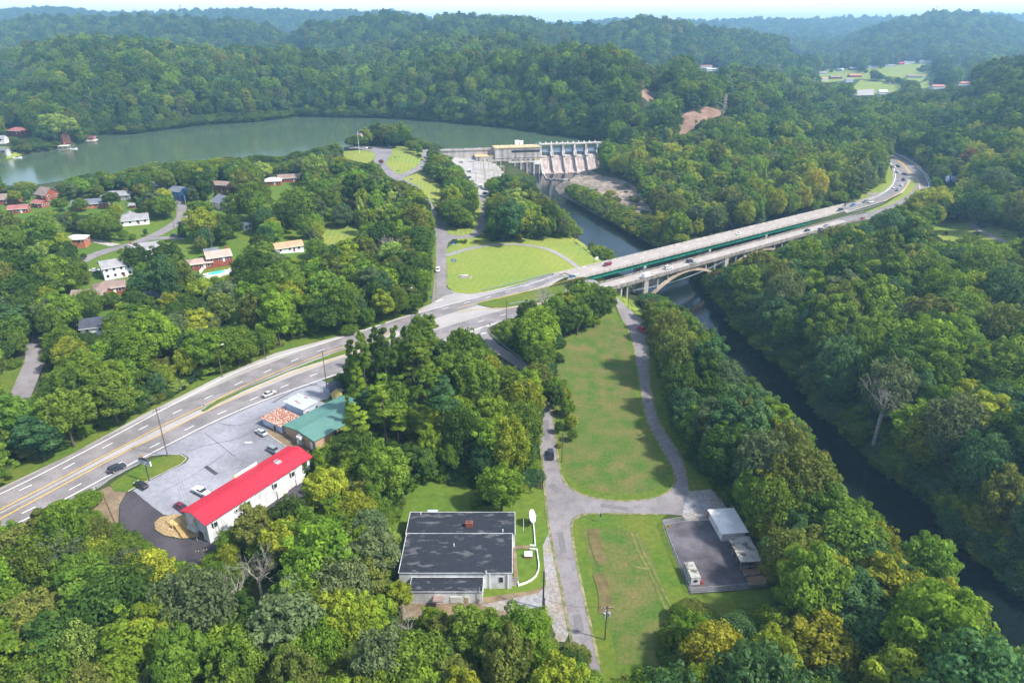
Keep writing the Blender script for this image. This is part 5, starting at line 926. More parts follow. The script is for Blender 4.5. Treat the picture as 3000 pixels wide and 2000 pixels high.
# ---------------------------------------------------------------- buildings by the lot and on the lower road
def rect3(pa, pb, pc, z):
    """local frame from three seen corners at height z: origin a, x towards c, y towards b"""
    A, B, C_ = Wz(*pa,z), Wz(*pb,z), Wz(*pc,z); x = (C_-A); L = x.length; x.normalize(); y = Vector((-x.y,x.x,0)); w = (B-A).dot(y); return A, L, w, math.atan2(x.y,x.x)
def ribs(m, axis, period, lo=0.8):
    """raised seams of a metal roof or wall, in the thing's own axes"""
    nt = m.node_tree; b = nt.nodes['Principled BSDF']; t = nd(nt,'ShaderNodeTexCoord'); s = nd(nt,'ShaderNodeSeparateXYZ'); nt.links.new(t.outputs['Object'], s.inputs[0])
    a = nd(nt,'ShaderNodeMath',operation='DIVIDE',i_1=period); nt.links.new(s.outputs[axis],a.inputs[0]); f = nd(nt,'ShaderNodeMath',operation='FRACT'); nt.links.new(a.outputs[0],f.inputs[0])
    g = nd(nt,'ShaderNodeMath',operation='LESS_THAN',i_1=0.18); nt.links.new(f.outputs[0],g.inputs[0]); x = nd(nt,'ShaderNodeMix',data_type='RGBA',blend_type='MULTIPLY'); nt.links.new(g.outputs[0],x.inputs['Factor'])
    inp = b.inputs['Base Color']
    if inp.is_linked: nt.links.new(inp.links[0].from_socket,x.inputs[6])
    else: x.inputs[6].default_value = inp.default_value
    x.inputs[7].default_value = (lo,lo,lo,1); nt.links.new(x.outputs[2],inp); return m
M['redmetal'] = ribs(mul_noise(mat('red_metal_roof',(0.54,0.020,0.042),0.55,0.35,var=0.06,scale=0.5),0.5,0.86,1.06,stretch=(0.15,1,1)),0,1.0,0.72)
M['greenmetal'] = ribs(mul_noise(mat('green_metal_roof',(0.095,0.215,0.18),0.45,0.45,var=0.05,scale=0.5),0.1,0.9,1.05),0,0.9,0.9)
M['rusty'] = ribs(mat('rusty_tin_roof',(0.26,0.07,0.035),0.8,0.2,col2=(0.56,0.48,0.40),scale=2.2,detail=3,thr=(0.50,0.56)),1,0.75,0.6)
M['tin'] = ribs(mat('grey_tin_roof',(0.40,0.47,0.54),0.6,0.3,col2=(0.30,0.15,0.11),scale=0.9,detail=6,thr=(0.56,0.62),stretch=(1,.35,1)),1,0.75,0.85)
M['paleblue'] = mul_noise(mat('pale_blue_block',(0.50,0.56,0.66),0.8,0.2,var=0.06,scale=1),0.5,0.8,1.05,stretch=(1,1,0.3)); M['tanwall'] = ribs(mul_noise(mat('tan_metal_wall',(0.46,0.30,0.20),0.7,0.2,var=0.05,scale=1),0.3,0.88,1.05),1,0.9,0.9)
M['oldwhite'] = mul_noise(mul_noise(mat('weathered_white_wall',(0.70,0.71,0.72),0.8,0.2,var=0.06,scale=1.5),0.6,0.72,1.05,stretch=(1,1,0.3)),0.15,0.85,1.05)
M['membrane'] = mul_noise(mat('black_roof_membrane',(0.022,0.025,0.034),0.8,0.25,col2=(0.085,0.085,0.092),scale=0.30,detail=3,thr=(0.56,0.64),stretch=(1,2.3,1)),1.2,0.85,1.15)
M['tarroof'] = mat('mossy_felt_roof',(0.36,0.35,0.32),0.9,0.1,col2=(0.11,0.10,0.08),scale=0.55,detail=7,thr=(0.45,0.6)); M['garage'] = mat('roller_door',(0.60,0.60,0.58),0.6,0.3); M['redpaint'] = mat('red_paint',(0.35,0.05,0.03),0.7,0.2,var=0.1,scale=2)
M['yellowpaint'] = mat('yellow_boards',(0.66,0.54,0.20),0.8,0.2,var=0.05,scale=3); M['signwhite'] = mat('sign_white',(0.78,0.79,0.82),0.5); M['signblue'] = mat('sign_blue',(0.01,0.07,0.32),0.5); M['signred'] = mat('sign_red',(0.55,0.02,0.02),0.5); M['signyellow'] = mat('sign_yellow',(0.85,0.52,0.01),0.5); M['signgreen'] = mat('sign_green',(0.02,0.22,0.12),0.5)
M['pool'] = mat('pool_water',(0.05,0.55,0.62),0.08,0.5,var=0.08,scale=1.5)
def gbox(r, name, m, *a): b = MB(); b.box(*a); return b.build(name, M[m], r)
def wall_opening(r, name, face, c, z0, w, h, m, L, Wd, frame=True):
    """window or door on face 'S'(y=0) 'N'(y=Wd) 'W'(x=0) 'E'(x=L)"""
    def bx(b,a0,a1,z0,z1,d0,d1):
        if face=='S': b.box(a0,a1,-d1,-d0,z0,z1)
        elif face=='N': b.box(a0,a1,Wd+d0,Wd+d1,z0,z1)
        elif face=='W': b.box(-d1,-d0,a0,a1,z0,z1)
        else: b.box(L+d0,L+d1,a0,a1,z0,z1)
    f = MB(); bx(f,c-w/2-.12,c+w/2+.12,z0-.1,z0+h+.12,0,.06); o = f.build(name, M['trim' if frame else m], r); p = MB(); bx(p,c-w/2,c+w/2,z0,z0+h,.06,.10); p.build('pane' if name=='window' else 'door_panel', M[m], o); return o
def long_red():
    A, L, w, ang = rect3((602,1534),(535.6,1495),(909,1338),10.0); zb = 0; r = empty('motel_building', (A.x,A.y,0), ang, 'long white two storey building under a bright red metal roof', 'building'); Z = 10.0; rz_ = 11.55; o = 0.45
    b = MB(); b.add([(0.3,0.3,1),(L-0.3,0.3,1),(L-0.3,w-0.3,1),(0.3,w-0.3,1),(0.3,0.3,Z+.05),(L-0.3,0.3,Z+.05),(L-0.3,w-0.3,Z+.05),(0.3,w-0.3,Z+.05),(0.3,w/2,rz_-.05),(L-0.3,w/2,rz_-.05)],[(0,1,5,4),(1,2,6,9,5),(2,3,7,6),(3,0,4,8,7),(0,3,2,1),(4,5,9,8),(6,7,8,9)]); b.build('wall', M['oldwhite'], r)
    q = MB(); e = [(-o,-o,Z-.1),(L+o,-o,Z-.1),(L+o,w/2,rz_),(-o,w/2,rz_)]; q.hexa(e+[(x,y,z+.12) for x,y,z in e]); e = [(L+o,w+o,Z-.1),(-o,w+o,Z-.1),(-o,w/2,rz_),(L+o,w/2,rz_)]; q.hexa(e+[(x,y,z+.12) for x,y,z in e]); ro = q.build('roof', M['redmetal'], r)
    c = MB(); c.box(-o,L+o,w/2-.18,w/2+.18,rz_+.10,rz_+.18); c.build('ridge_cap', M['redmetal'], ro)
    for f,h in ((.05,1.3),(.34,1.1),(.60,1.2),(.78,1.3)): 
        wo = wall_opening(r,'window','S',L*f+.8,7.6,1.0,h,'glass',L,w); gbox(wo,'shutter','shutter',L*f-.1,L*f+.22,0.22,0.28,7.5,8.9)
    for f in (.25,.28): wall_opening(r,'window','S',L*f+.2,7.9,.5,.7,'glass',L,w)
    wall_opening(r,'garage_door','S',L*.875,3.4,3.2,2.5,'garage',L,w); wall_opening(r,'garage_door','S',L*.68,3.6,3.2,2.4,'garage',L,w); wall_opening(r,'garage_door','S',L*.44,4.0,2.8,2.3,'garage',L,w)
    wall_opening(r,'door','W',w*.52,7.2,1.0,2.1,'tan',L,w); wall_opening(r,'garage_door','W',w*.32,4.4,2.4,2.2,'dark',L,w)
    for k in range(8): wall_opening(r,'door' if k%2 else 'window','N',L*(.08+.12*k),7.2+(0 if k%2 else .8),1.0,2.1 if k%2 else 1.2,'shutter',L,w)
    v = MB(); 
    for k in range(3): v.tube((L*.755+k*.5-.5,w*.5-.25,rz_-.05),(L*.755+k*.5-.5,w*.5-.25,rz_+.7),.16,.16,8)
    v.box(L*.74,L*.79,w*.35,w*.45,rz_-.4,rz_+.1); v.build('roof_vent', M['steel'], ro)
    bl = MB(); bl.box(-1.2,0.3,w*.35,w*.75,6.6,6.75); 
    for y in (w*.36,w*.74): bl.tube((-1.1,y,3.5),(-1.1,y,7.6),.06,.06,5)
    bl.bar((-1.15,w*.35,7.6),(-1.15,w*.75,7.6),.06,.06); bl.build('balcony', M['steel'], r)
    dp = MB(); dp.tube((L*.095,.2,4.5),(L*.095,.2,9.8),.07,.07,6); dp.build('downpipe', M['steel'], r); dp = MB(); dp.tube((L*.83,.2,3),(L*.83,.2,9.5),.07,.07,6); dp.build('downpipe', M['steel'], r)
    iv = leaves_mesh('ivy', np.column_stack([L*.935+RS.normal(size=260)*.45, np.full(260,.2)+RS.rand(260)*-.25, 3.5+6*RS.rand(260)]), np.tile([0,-1,.2],(260,1)).astype(float), .3, RS.rand(260), RS, True); iv.materials.append(M['leaf']); io = link('ivy', iv, None, r); io.color = (.06,.10,.03,1)
    claim(r, 0.94, True, False); CLEAR.append([(540,1492),(838,1303),(911,1335),(908,1395),(885,1420),(850,1428),(800,1446),(760,1458),(715,1468),(690,1485),(660,1515),(640,1560),(612,1575),(560,1540)]); mark('the red roofed building', 720, 1430); return A, L, w, ang
MOT = long_red()
# awning lying on the lot side of the red roof
def awning():
    r = empty('sign_board', (0,0,0), 0, 'long white and yellow sign board standing along the red roof on the lot side', 'sign'); a = Wz(688,1397,10.2); b_ = Wz(752,1357,10.2); m = MB(); m.bar(a,b_,.25,1.0); m.build('panel', M['signwhite'], r); m = MB(); m.bar(a-(b_-a)*.035,a,.3,1.05); m.build('panel', M['signyellow'], r); r.location = (0,0,0)
    m = MB(); 
    for f in (.05,.5,.95): p = a+(b_-a)*f; m.tube((p.x,p.y,7),(p.x,p.y,9.8),.08,.08,6)
    m.build('post', M['dark'], r)
awning()
def green_shop():
    A, L, w, ang = rect3((922,1292),(835.8,1242.7),(1021,1238),10.2); r = empty('workshop_building', (A.x,A.y,0), ang, 'tan metal workshop with a low green metal roof beside the pines', 'building'); Z, R_ = 10.2, 11.2; L = (Wz(1003,1154,10.2)-Wz(835.8,1242.7,10.2)).length
    b = MB(); b.add([(0.2,0.2,4),(L,0.2,4),(L,w-.2,4),(0.2,w-.2,4),(0.2,0.2,Z),(L,0.2,Z),(L,w-.2,Z),(0.2,w-.2,Z),(0.2,w/2,R_-.05),(L,w/2,R_-.05)],[(0,1,5,4),(1,2,6,9,5),(2,3,7,6),(3,0,4,8,7),(0,3,2,1),(4,5,9,8),(6,7,8,9)]); b.build('wall', M['tanwall'], r)
    q = MB(); o = .25; e = [(-o,-o,Z),(L+o,-o,Z),(L+o,w/2,R_),(-o,w/2,R_)]; q.hexa(e+[(x,y,z+.1) for x,y,z in e]); e = [(L+o,w+o,Z),(-o,w+o,Z),(-o,w/2,R_),(L+o,w/2,R_)]; q.hexa(e+[(x,y,z+.1) for x,y,z in e]); q.build('roof', M['greenmetal'], r)
    q = MB(); q.bar((-o-.06,-o,Z+.02),(-o-.06,w/2,R_+.02),.08,.22); q.bar((-o-.06,w/2,R_+.02),(-o-.06,w+o,Z+.02),.08,.22); q.build('barge_board', M['signgreen'], r)
    wall_opening(r,'door','W',w*.12,7,1.0,2.1,'trim',L,w); gbox(r,'flue_duct','steel',-.9,0.15,w*.38,w*.46,7.0,10.4); gbox(r,'flue_duct','trim',-1.3,0,w*.36,w*.48,9.2,10.0); 
    CLEAR.append([(836,1243),(1003,1152),(1035,1165),(1022,1190),(992,1212),(985,1238),(950,1262),(942,1290),(930,1318),(845,1272)]); HIDE.append([(840,1270),(926,1318),(1010,1275),(1080,1235),(1065,1190),(1003,1165)])
green_shop()
r = empty('air_conditioner', hit(880,1300), .6, 'white air conditioner unit on the dirt beside the tan workshop wall', 'air conditioner'); gbox(r,'case','trim',-.8,.8,-.6,.6,0.15,1.3); m = MB(); m.tube((0,0,1.3),(0,0,1.36),.42,.42,14); m.build('fan_grille', M['dark'], r)
def flat_shed(name, pa, pb, pc, z, zb, wallm, roofm, label, slope=0.5, cat='shed', opens=(), o=.3, group=None, sh=.9, wm2=None):
    A, L, w, ang = rect3(pa,pb,pc,z); r = empty(name, (A.x,A.y,0), ang, label, cat, group); b = MB(); b.hexa([(0.2,0.2,zb),(L-.2,0.2,zb),(L-.2,w-.2,zb),(0.2,w-.2,zb),(0.2,0.2,z-.05),(L-.2,0.2,z-.05),(L-.2,w-.2,z+slope-.05),(0.2,w-.2,z+slope-.05)]); b.build('wall', M[wallm], r)
    q = MB(); e = [(-o,-o,z),(L+o,-o,z),(L+o,w+o,z+slope),(-o,w+o,z+slope)]; q.hexa(e+[(x,y,zz+.1) for x,y,zz in e]); q.build('roof', M[roofm], r)
    for a in opens: wall_opening(r,*a,L,w)
    claim(r, sh); return r, L, w
flat_shed('rusty_shed',(824,1250),(784,1215.6),(878,1220),9.7,5,'paleblue','rusty','pale blue block shed with a rusty patched tin roof at the edge of the lot',.2,opens=[('door','W',3.2,7.0,1.0,2.0,'shutter'),('window','S',2,8,1,1,'glass')])
flat_shed('tin_roof_building',(887.6,1199.6),(845,1171.7),(929,1176.5),11.2,5,'paleblue','tin','pale blue two level shed with a streaked grey tin roof behind the rusty one',.3,cat='shed',opens=[('window','S',5.5,9.3,.8,.9,'glass'),('window','S',1.6,9.0,.9,1.0,'redpaint')])
house(985,1157,5.2,3.4,3.0,112,'gable','yellowpaint','darkroof','tiny yellow board shed with a dark arched roof behind the green roofed workshop',far=True,name='garden_shed',cat='shed',group=None,rise=1.3)
mark('the green roofed workshop', 930, 1230); mark('the tin roofed sheds', 860, 1200)
# black roofed building
def black_roof():
    r = empty('flat_roof_building', (0,0,0), 0, 'low white building under wide black flat roofs in three levels beside the lower road', 'building'); r.location = (0,0,0)
    def level(x0,x1,y0,y1,z,wm='oldwhite'):
        b = MB(); b.box(x0,x1,y0,y1,-2,z-.02); b.build('wall', M[wm], r); b = MB(); b.box(x0-.15,x1+.15,y0-.15,y1+.15,z-.02,z+.1); ro = b.build('roof', M['membrane'], r); c = MB()
        for q in ((x0-.15,x0-.03,y0-.15,y1+.15),(x1+.03,x1+.15,y0-.15,y1+.15),(x0-.01,x1+.01,y0-.15,y0-.05),(x0-.01,x1+.01,y1+.05,y1+.15)): c.box(q[0],q[1],q[2],q[3],z+.1,z+.16)
        c.build('coping', M['oldwhite'], ro); return ro
    def X(u,v,z): return Wz(u,v,z).x
    def Y(u,v,z): return Wz(u,v,z).y
    zt = 4.6; y2 = Y(1500,1501,zt); y1 = Y(1500,1566,zt); y0 = Y(1500,1678,5.0); xl = X(1190,1575,5); xr = X(1500,1640,5.0)
    a = level(xl-.3, X(1508,1560,zt), y1, y2, zt); m = level(xl, xr, y0, y1-.15, 5.0); yl = Y(1415,1733,3.7); xm = X(1415,1700,3.7); c_ = level(xl+3, xm, yl, y0-.15, 3.7)
    p = Wz(1375,1541,zt); gbox(a,'chimney','brick',p.x-.9,p.x+.9,p.y-.6,p.y+.6,zt,zt+1.4); gbox(a,'chimney_cap','dark',p.x-.6,p.x+.6,p.y-.3,p.y+.3,zt+1.4,zt+1.5)
    for u,v,z,ro in ((1233,1508,zt,a),(1424,1680,5,m),(1473,1558,zt,a),(1330,1600,5,m)): q = Wz(u,v,z); b = MB(); b.tube((q.x,q.y,z),(q.x,q.y,z+.9),.12,.12,8); b.build('vent_pipe', M['trim'], ro)
    def front(u0,v0,u1,v1,y,m,name):
        p0 = Wy(u0,v0,y); p1 = Wy(u1,v1,y); f = MB(); f.box(p0.x-.1,p1.x+.1,y-.06,y,p1.z-.1,p0.z+.1); o = f.build(name, M['trim'], r); g = MB(); g.box(p0.x,p1.x,y-.10,y-.06,p1.z,p0.z); g.build('panel', M[m], o)
    front(1462,1689,1474,1704,y0,'glass','window'); front(1319,1747,1353,1764,yl,'garage','garage_door'); front(1363,1748,1373,1764,yl,'tan','door')
    for u in (1435,1488): q = Wy(u,1690,y0); b = MB(); b.tube((q.x,q.y-.15,-.5),(q.x,q.y-.15,4.9),.1,.1,6); b.build('downpipe', M['trim'], r)
    q = Wy(1405,1745,yl); b = MB(); b.tube((q.x,q.y-.25,0),(q.x,q.y-.25,5.4),.08,.08,6); b.box(q.x-.25,q.x+.25,q.y-.35,q.y-.1,1.2,2.0); b.build('service_mast', M['steel'], r)
    # tin annexes
    p0 = Wz(1250,1509,3); p1 = Wz(1283,1492,3); gbox(r,'lean_to','tin',p0.x,p1.x,y2+.15,p1.y,-1,3.0); p0 = Wz(1268,1761,2.6); p1 = Wz(1299,1742,2.6); gbox(r,'low_porch','brownroof',p0.x,p1.x,p0.y,yl,2.3,2.6)
    claim(r, 0.97); mark('the black roofed building', 1340, 1620); return xr, y0, y1, y2
XR, BY0, BY1, BY2 = black_roof()
def slab(name, px, m, h, label=None, cat=None): o = drape(name, px, M[m], h, 3); return o
drape('footpath', [(1502,1575),(1509,1573),(1514,1640),(1518,1697),(1505,1697)], M['dirt'], .28, 2); drape('footpath', [(1509,1600),(1553,1599),(1553,1608),(1509,1609)], M['dirt'], .28, 2)
def steps(u, v, w, n, rz, m, label, h=.17, t=.32):
    p = hit(u,v); r = empty('steps', p, rz, label, 'steps'); b = MB()
    for k in range(n): b.box(-w/2,w/2,k*t,k*t+t+.02,-.2,(k+1)*h)
    b.build('tread', M[m], r); return r
steps(1510,1716,1.5,6,0.0,'stained','small concrete steps at the corner of the black roofed building')
def lowwall(px, h, th, m, name, label, cat, z0=-.3):
    P = hits(px); r = MB()
    for i in range(len(P)-1):
        a, b = Vector(P[i]), Vector(P[i+1]); a.z = b.z = (a.z+b.z)/2+(h+z0)/2; d = (b-a).normalized()*th*.5; r.bar(a-d*.9,b+d*.9,th,h-z0)
    o = r.build(name, M[m]); tag(o, label, cat); return o
lowwall([(1563,1537),(1566,1570),(1568,1601),(1553,1600)],.6,.2,'trim','garden_wall','straight white garden wall running from the dish to the front path','wall')
lowwall([(1553,1610),(1573,1612),(1576,1636),(1579,1655),(1578,1672),(1570,1690),(1556,1702),(1540,1710),(1519,1717),(1517,1697)],.6,.2,'trim','garden_wall','curved white garden wall sweeping round the lawn of the black roofed building','wall')
def dish():
    p = hit(1550,1534); r = empty('satellite_dish', p, 0, 'big white satellite dish on the lawn at the end of the garden wall', 'dish'); b = MB(); b.tube((0,0,-.2),(0,0,2.2),.14,.14,8); b.build('post', M['dark'], r)
    bm = MB(); R_ = 1.75; n = 24; rings = 6; c = Vector((.9,-.35,2.9)); ax = Vector((.86,-.30,.42)).normalized(); X_ = ax.orthogonal().normalized(); Y_ = ax.cross(X_); vs = [c-ax*.45]; fs = []
    for i in range(1,rings+1):
        rr = R_*i/rings
        for k in range(n): t = 2*math.pi*k/n; vs.append(c-ax*.45+ax*.45*(i/rings)**2+X_*rr*math.cos(t)+Y_*rr*math.sin(t))
    for k in range(n): fs.append((0,1+k,1+(k+1)%n))
    for i in range(rings-1):
        for k in range(n): a = 1+i*n+k; b_ = 1+i*n+(k+1)%n; fs.append((a,a+n,b_+n,b_))
    bm.add(vs,fs); o = bm.build('reflector', M['signwhite'], r, True); s = o.modifiers.new('t','SOLIDIFY'); s.thickness = .05
    b = MB()
    for k in range(3): t = 2.1*k; b.tube(c-ax*.1+X_*R_*.8*math.cos(t)+Y_*R_*.8*math.sin(t), c+ax*1.1, .03,.03,4)
    b.tube(c+ax*1.0,c+ax*1.3,.12,.12,8); b.build('feed_arm', M['steel'], r); claim(r,1.0)
dish(); mark('the satellite dish', 1555, 1520)
r = empty('planter_sign', hit(1548,1632), 0, 'small brick sign box with a white sloped top on the curved lawn', 'sign'); gbox(r,'base','brick',-.9,.9,-.45,.45,-.2,.75); b = MB(); b.hexa([(-.95,-.55,.75),(.95,-.55,.75),(.95,.55,.75),(-.95,.55,.75),(-.95,-.55,.85),(.95,-.55,.85),(.95,.55,1.5),(-.95,.55,1.5)]); b.build('sign_face', M['signwhite'], r)
b = MB(); b.hexa([(-.4,-.12,1.11),(.4,-.12,1.11),(.4,.02,1.19),(-.4,.02,1.19),(-.4,-.12,1.125),(.4,-.12,1.125),(.4,.02,1.205),(-.4,.02,1.205)]); b.build('lettering', M['dark'], r)
# ---- yard
flat_shed('white_roof_shed',(2116,1562),(2079.4,1495),(2189,1556.7),3.0,-1,'oldwhite','whiteroof','shed with a bright white flat roof at the river side of the asphalt yard',.1,opens=[('door','W',9.5,0.1,1.2,2.1,'redpaint'),('window','W',5,1.2,1.6,.8,'garage')])
def carport():
    A, L, w, ang = rect3((2171.6,1644.5),(2137,1576),(2231,1642),2.9); r = empty('carport', (A.x,A.y,0), ang, 'open sided carport with a stained felt roof next to the white roofed shed', 'carport'); b = MB(); b.box(-.3,L+.3,-.3,w+.3,2.9,3.1); b.build('roof', M['tarroof'], r); gbox(r,'back_wall','stained',L-.2,L,0,w,-1,2.9)
    for x,y in ((.1,.1),(.1,w*.33),(.1,w*.66),(.1,w-.1),(L-.4,.1)): gbox(r,'post','stained',x-.1,x+.1,y-.1,y+.1,-1,2.9)
    claim(r,.95); q = Wz(2197,1668,0.4); t = empty('lawn_tractor', hit(2199,1661), .4, 'red lawn tractor parked in the shade under the carport', 'tractor'); gbox(t,'hood','redpaint',.1,1.2,-.35,.35,.45,.95); gbox(t,'seat','dark',-.6,-.1,-.25,.25,.6,1.05); b = MB()
    gbox(t,'mower_deck','redpaint',-.3,.5,-.6,.6,.2,.4)
    for x,y,rr in ((-.55,-.4,.3),(-.55,.4,.3),(.9,-.38,.2),(.9,.38,.2)): b = MB(); b.tube((x,y-.1,rr),(x,y+.1,rr),rr,rr,12); b.build('wheel', M['tyre'], t)
carport()
def container():
    A, L, w, ang = rect3((2026,1693),(2007.8,1646.7),(2053,1691),2.5); r = empty('cargo_trailer', (A.x,A.y,0), ang, 'weathered grey box trailer with a red side panel in the corner of the yard', 'trailer'); gbox(r,'box','oldwhite',0,L,0,w,.35,2.5); b = MB(); b.box(-.05,L+.05,-.05,w+.05,2.5,2.6); b.build('roof', M['tarroof'], r); 
    b = MB(); b.hexa([(L,.2,.3),(L+1.1,.2,.05),(L+1.1,w,.05),(L,w,.3),(L,.2,1.9),(L+1.1,.2,.15),(L+1.1,w,.15),(L,w,1.9)]); b.build('side_ramp', M['redpaint'], r)
    for k in range(6): gbox(r,'side_post','dark',-.07,0,.4+k*(w-.8)/5,.55+k*(w-.8)/5,.5,2.4)
    gbox(r,'window','glass',L*.3,L*.7,-.06,0,1.2,1.9)
    for y in (w*.3,w*.6):
        for x in (.3,L-.3): b = MB(); b.tube((x-.12,y,.35),(x+.12,y,.35),.35,.35,12); b.build('wheel', M['tyre'], r)
    claim(r,.95)
container()
M['mesh'] = mat('chain_link',(0.45,0.46,0.47),.6,.3); _nt = M['mesh'].node_tree; _nt.nodes['Principled BSDF'].inputs['Alpha'].default_value = 0.22
def fence(px, h, label, name='chain_fence', step=3.0, meshm='mesh', postm='steel', rail=True):
    P = hits(px); r = empty(name, P[0], 0, label, 'fence'); o = Vector(P[0]); rl = MB(); ms = MB()
    for i in range(len(P)-1):
        a, b = Vector(P[i])-o, Vector(P[i+1])-o; n = max(1,int((b-a).length/step)); up = Vector((0,0,h))
        for k in range(n+(i==len(P)-2)): q = a+(b-a)*k/n; m = MB(); m.tube(q-Vector((0,0,.4)),q+up,.05,.05,6); m.build('post', M[postm], r)
        rl.tube(a+up*.98,b+up*.98,.035,.035,5); 
        if rail: rl.tube(a+up*.12,b+up*.12,.03,.03,5)
        ms.add([a+Vector((0,0,.05)),b+Vector((0,0,.05)),b+up*.96,a+up*.96],[(0,1,2,3)])
    rl.build('rail', M[postm], r); ms.build('mesh_panel', M[meshm], r); return r
fence([(1940,1540),(1985,1652),(2023,1738),(2110,1732),(2195,1724)],1.8,'chain link fence along the field side and front of the asphalt yard')
fence([(1940,1538),(1988,1530),(2040,1524),(2086,1519)],1.8,'chain link fence and gate across the top of the asphalt yard')
lowwall([(2195,1724),(2257,1716)],1.1,.12,'stained','board_fence','low dark board fence at the lower right end of the yard','fence'); lowwall([(2178,1692),(2232,1684)],.8,.12,'stained','board_fence','low dark board fence between the two brown pens','fence'); lowwall([(2172,1668),(2234,1658),(2246,1690)],.9,.12,'stained','board_fence','low dark board fence just below the carport','fence')
drape('dirt',[(2172,1670),(2234,1660),(2256,1714),(2198,1722)],M['redsoil'] if 'redsoil' in M else M['claybank'],.3,2)
def sign(u, v, w, h, post, m, rz, label, name='road_sign', text=None, n=2, shape=None):
    p = hit(u,v); r = empty(name, p, rz, label, 'sign'); b = MB()
    for k in range(n): x = (k-(n-1)/2)*w*.7; q = MB(); q.tube((x,0.05,-.2),(x,0.05,post+h*.5),.05,.05,6); q.build('post', M['steel'], r)
    if shape: b.add([(w/2*math.cos(t+shape[1]),-.03,post+h/2+h/2*math.sin(t+shape[1])) for t in [2*math.pi*k/shape[0] for k in range(shape[0])]]+[(w/2*math.cos(t+shape[1]),0,post+h/2+h/2*math.sin(t+shape[1])) for t in [2*math.pi*k/shape[0] for k in range(shape[0])]],[tuple(range(shape[0])),tuple(range(2*shape[0]-1,shape[0]-1,-1))]+[(i,shape[0]+i,shape[0]+(i+1)%shape[0],(i+1)%shape[0]) for i in range(shape[0])])
    else: b.box(-w/2,w/2,-.03,0,post,post+h)
    f = b.build('panel', M[m], r)
    if text:
        t = MB()
        for (x0,x1,z0,z1) in text: t.box(-w/2+x0*w,-w/2+x1*w,-.05,-.031,post+z0*h,post+z1*h)
        t.build('lettering', M['signwhite' if m not in ('signwhite','signyellow') else 'dark'], f)
    return r
sign(1330,777,2.6,1.4,1.9,'signblue',0,'blue panel sign on two posts on the round park lawn',text=[(.08,.92,.55,.68),(.15,.85,.25,.38)]); sign(1330,722,2.6,1.5,1.0,'signblue',0,'blue information sign behind the small flower bed by the park road',text=[(.2,.8,.1,.35)])
sign(1435,965,.9,.9,1.9,'signred',-.9,'red octagonal stop sign where the side road meets the highway',n=1,shape=(8,math.pi/8)); sign(1397,899,.7,.9,1.0,'signwhite',-.3,'small white sign at the tip of the grass median by the junction',n=1)
sign(1263,884,.8,.9,1.8,'signblue',0,'small dark sign on the verge left of the park road mouth',n=1); sign(601,1203,.9,1.1,1.6,'signwhite',-.5,'small white sign at the tip of the narrow highway median',n=1,text=[(.3,.7,.3,.7)])
sign(1659,692,4.6,3.4,.4,'signwhite',1.15,'blank white board at the corner of the park lawn by the grove'); sign(1671,682,3.2,2.4,.8,'signyellow',1.15,'bright yellow board just behind the white one by the grove'); sign(1748,768,1.9,1.5,1.6,'signwhite',.5,'pale green white sign on the slope above the bridge end',n=1)
sign(1758,1528,.6,1.3,1.6,'signblue',-1.2,'narrow teal banner sign on the corner of the lower field',n=1); q = hit(1957,1552); sign(1957,1556,1.1,1.1,1.2,'signyellow',-.4,'yellow diamond sign with a black mark inside the yard fence',n=1,text=[(.35,.65,.45,.55),(.45,.55,.35,.65)],shape=(4,0))
sign(420,1362,1.1,1.1,2.6,'signyellow',la+1.9,'yellow diamond warning sign at the highway guardrail',n=1,shape=(4,0)); sign(1166,505,1.2,.7,1.0,'signblue',0,'small blue sign low on the striped knoll lawn by the road',n=1)
sign(1205,530,1.6,.9,.8,'signblue',0,'small blue sign at the top of the striped strip lawn',n=2)
def monument():
    p = hit(1360,812); r = empty('monument_sign', p, 0.05, 'low white monument sign in an oval mulch bed on the round lawn', 'sign'); b = MB(); n = 24; b.prism([(3.9*math.cos(2*math.pi*k/n),1.7*math.sin(2*math.pi*k/n)) for k in range(n)],-.3,.28); b.build('bed_border', M['concrete'], r); b = MB(); b.prism([(3.6*math.cos(2*math.pi*k/n),1.4*math.sin(2*math.pi*k/n)) for k in range(n)],.28,.33); b.build('mulch', M['dirt'], r); gbox(r,'slab','signwhite',-1.9,1.9,-.15,.15,.3,1.3)
    gbox(r,'emblem','signblue',-1.7,-1.1,-.17,-.151,.5,1.1); gbox(r,'lettering','steel',-.9,1.6,-.17,-.151,.7,.9)
monument(); mark('the round park lawn', 1480, 780)
def pole_sign():
    p = hit(438,1409); r = empty('pole_sign', p, la+math.pi*.5+.15, 'white lettered sign with dark curved crest on a tall pole, grass island', 'sign'); H = 5.6; b = MB(); b.tube((0,0,-.3),(0,0,H),.14,.12,8); b.build('pole', M['dark'], r)
    f = gbox(r,'panel','signwhite',-2.2,2.2,-.16,.16,H-.1,H+1.3); b = MB(); n = 14; top = [(2.2-4.4*k/n, H+1.3+.7*math.sin(math.pi*k/n)) for k in range(n+1)]; b.xprism([(x,z) for x,z in [(-2.2,H+1.3),(2.2,H+1.3)]+top[1:-1]],-.2,.2); b.build('crest', M['dark'], r)
    for s in (-1,1):
        t = MB()
        for row,zz,hh,nn in ((0,H+.7,.42,7),(1,H+.15,.34,9)):
            for k in range(nn):
                if (k*7+row) % 5 == 4: continue
                x = -1.9+k*3.8/nn; y0,y1 = sorted((s*.161,s*.18)); t.box(x,x+3.8/nn*.62,y0,y1,zz,zz+hh)
        t.build('lettering', M['dark'], f)
    claim(r,.9,False)
pole_sign()
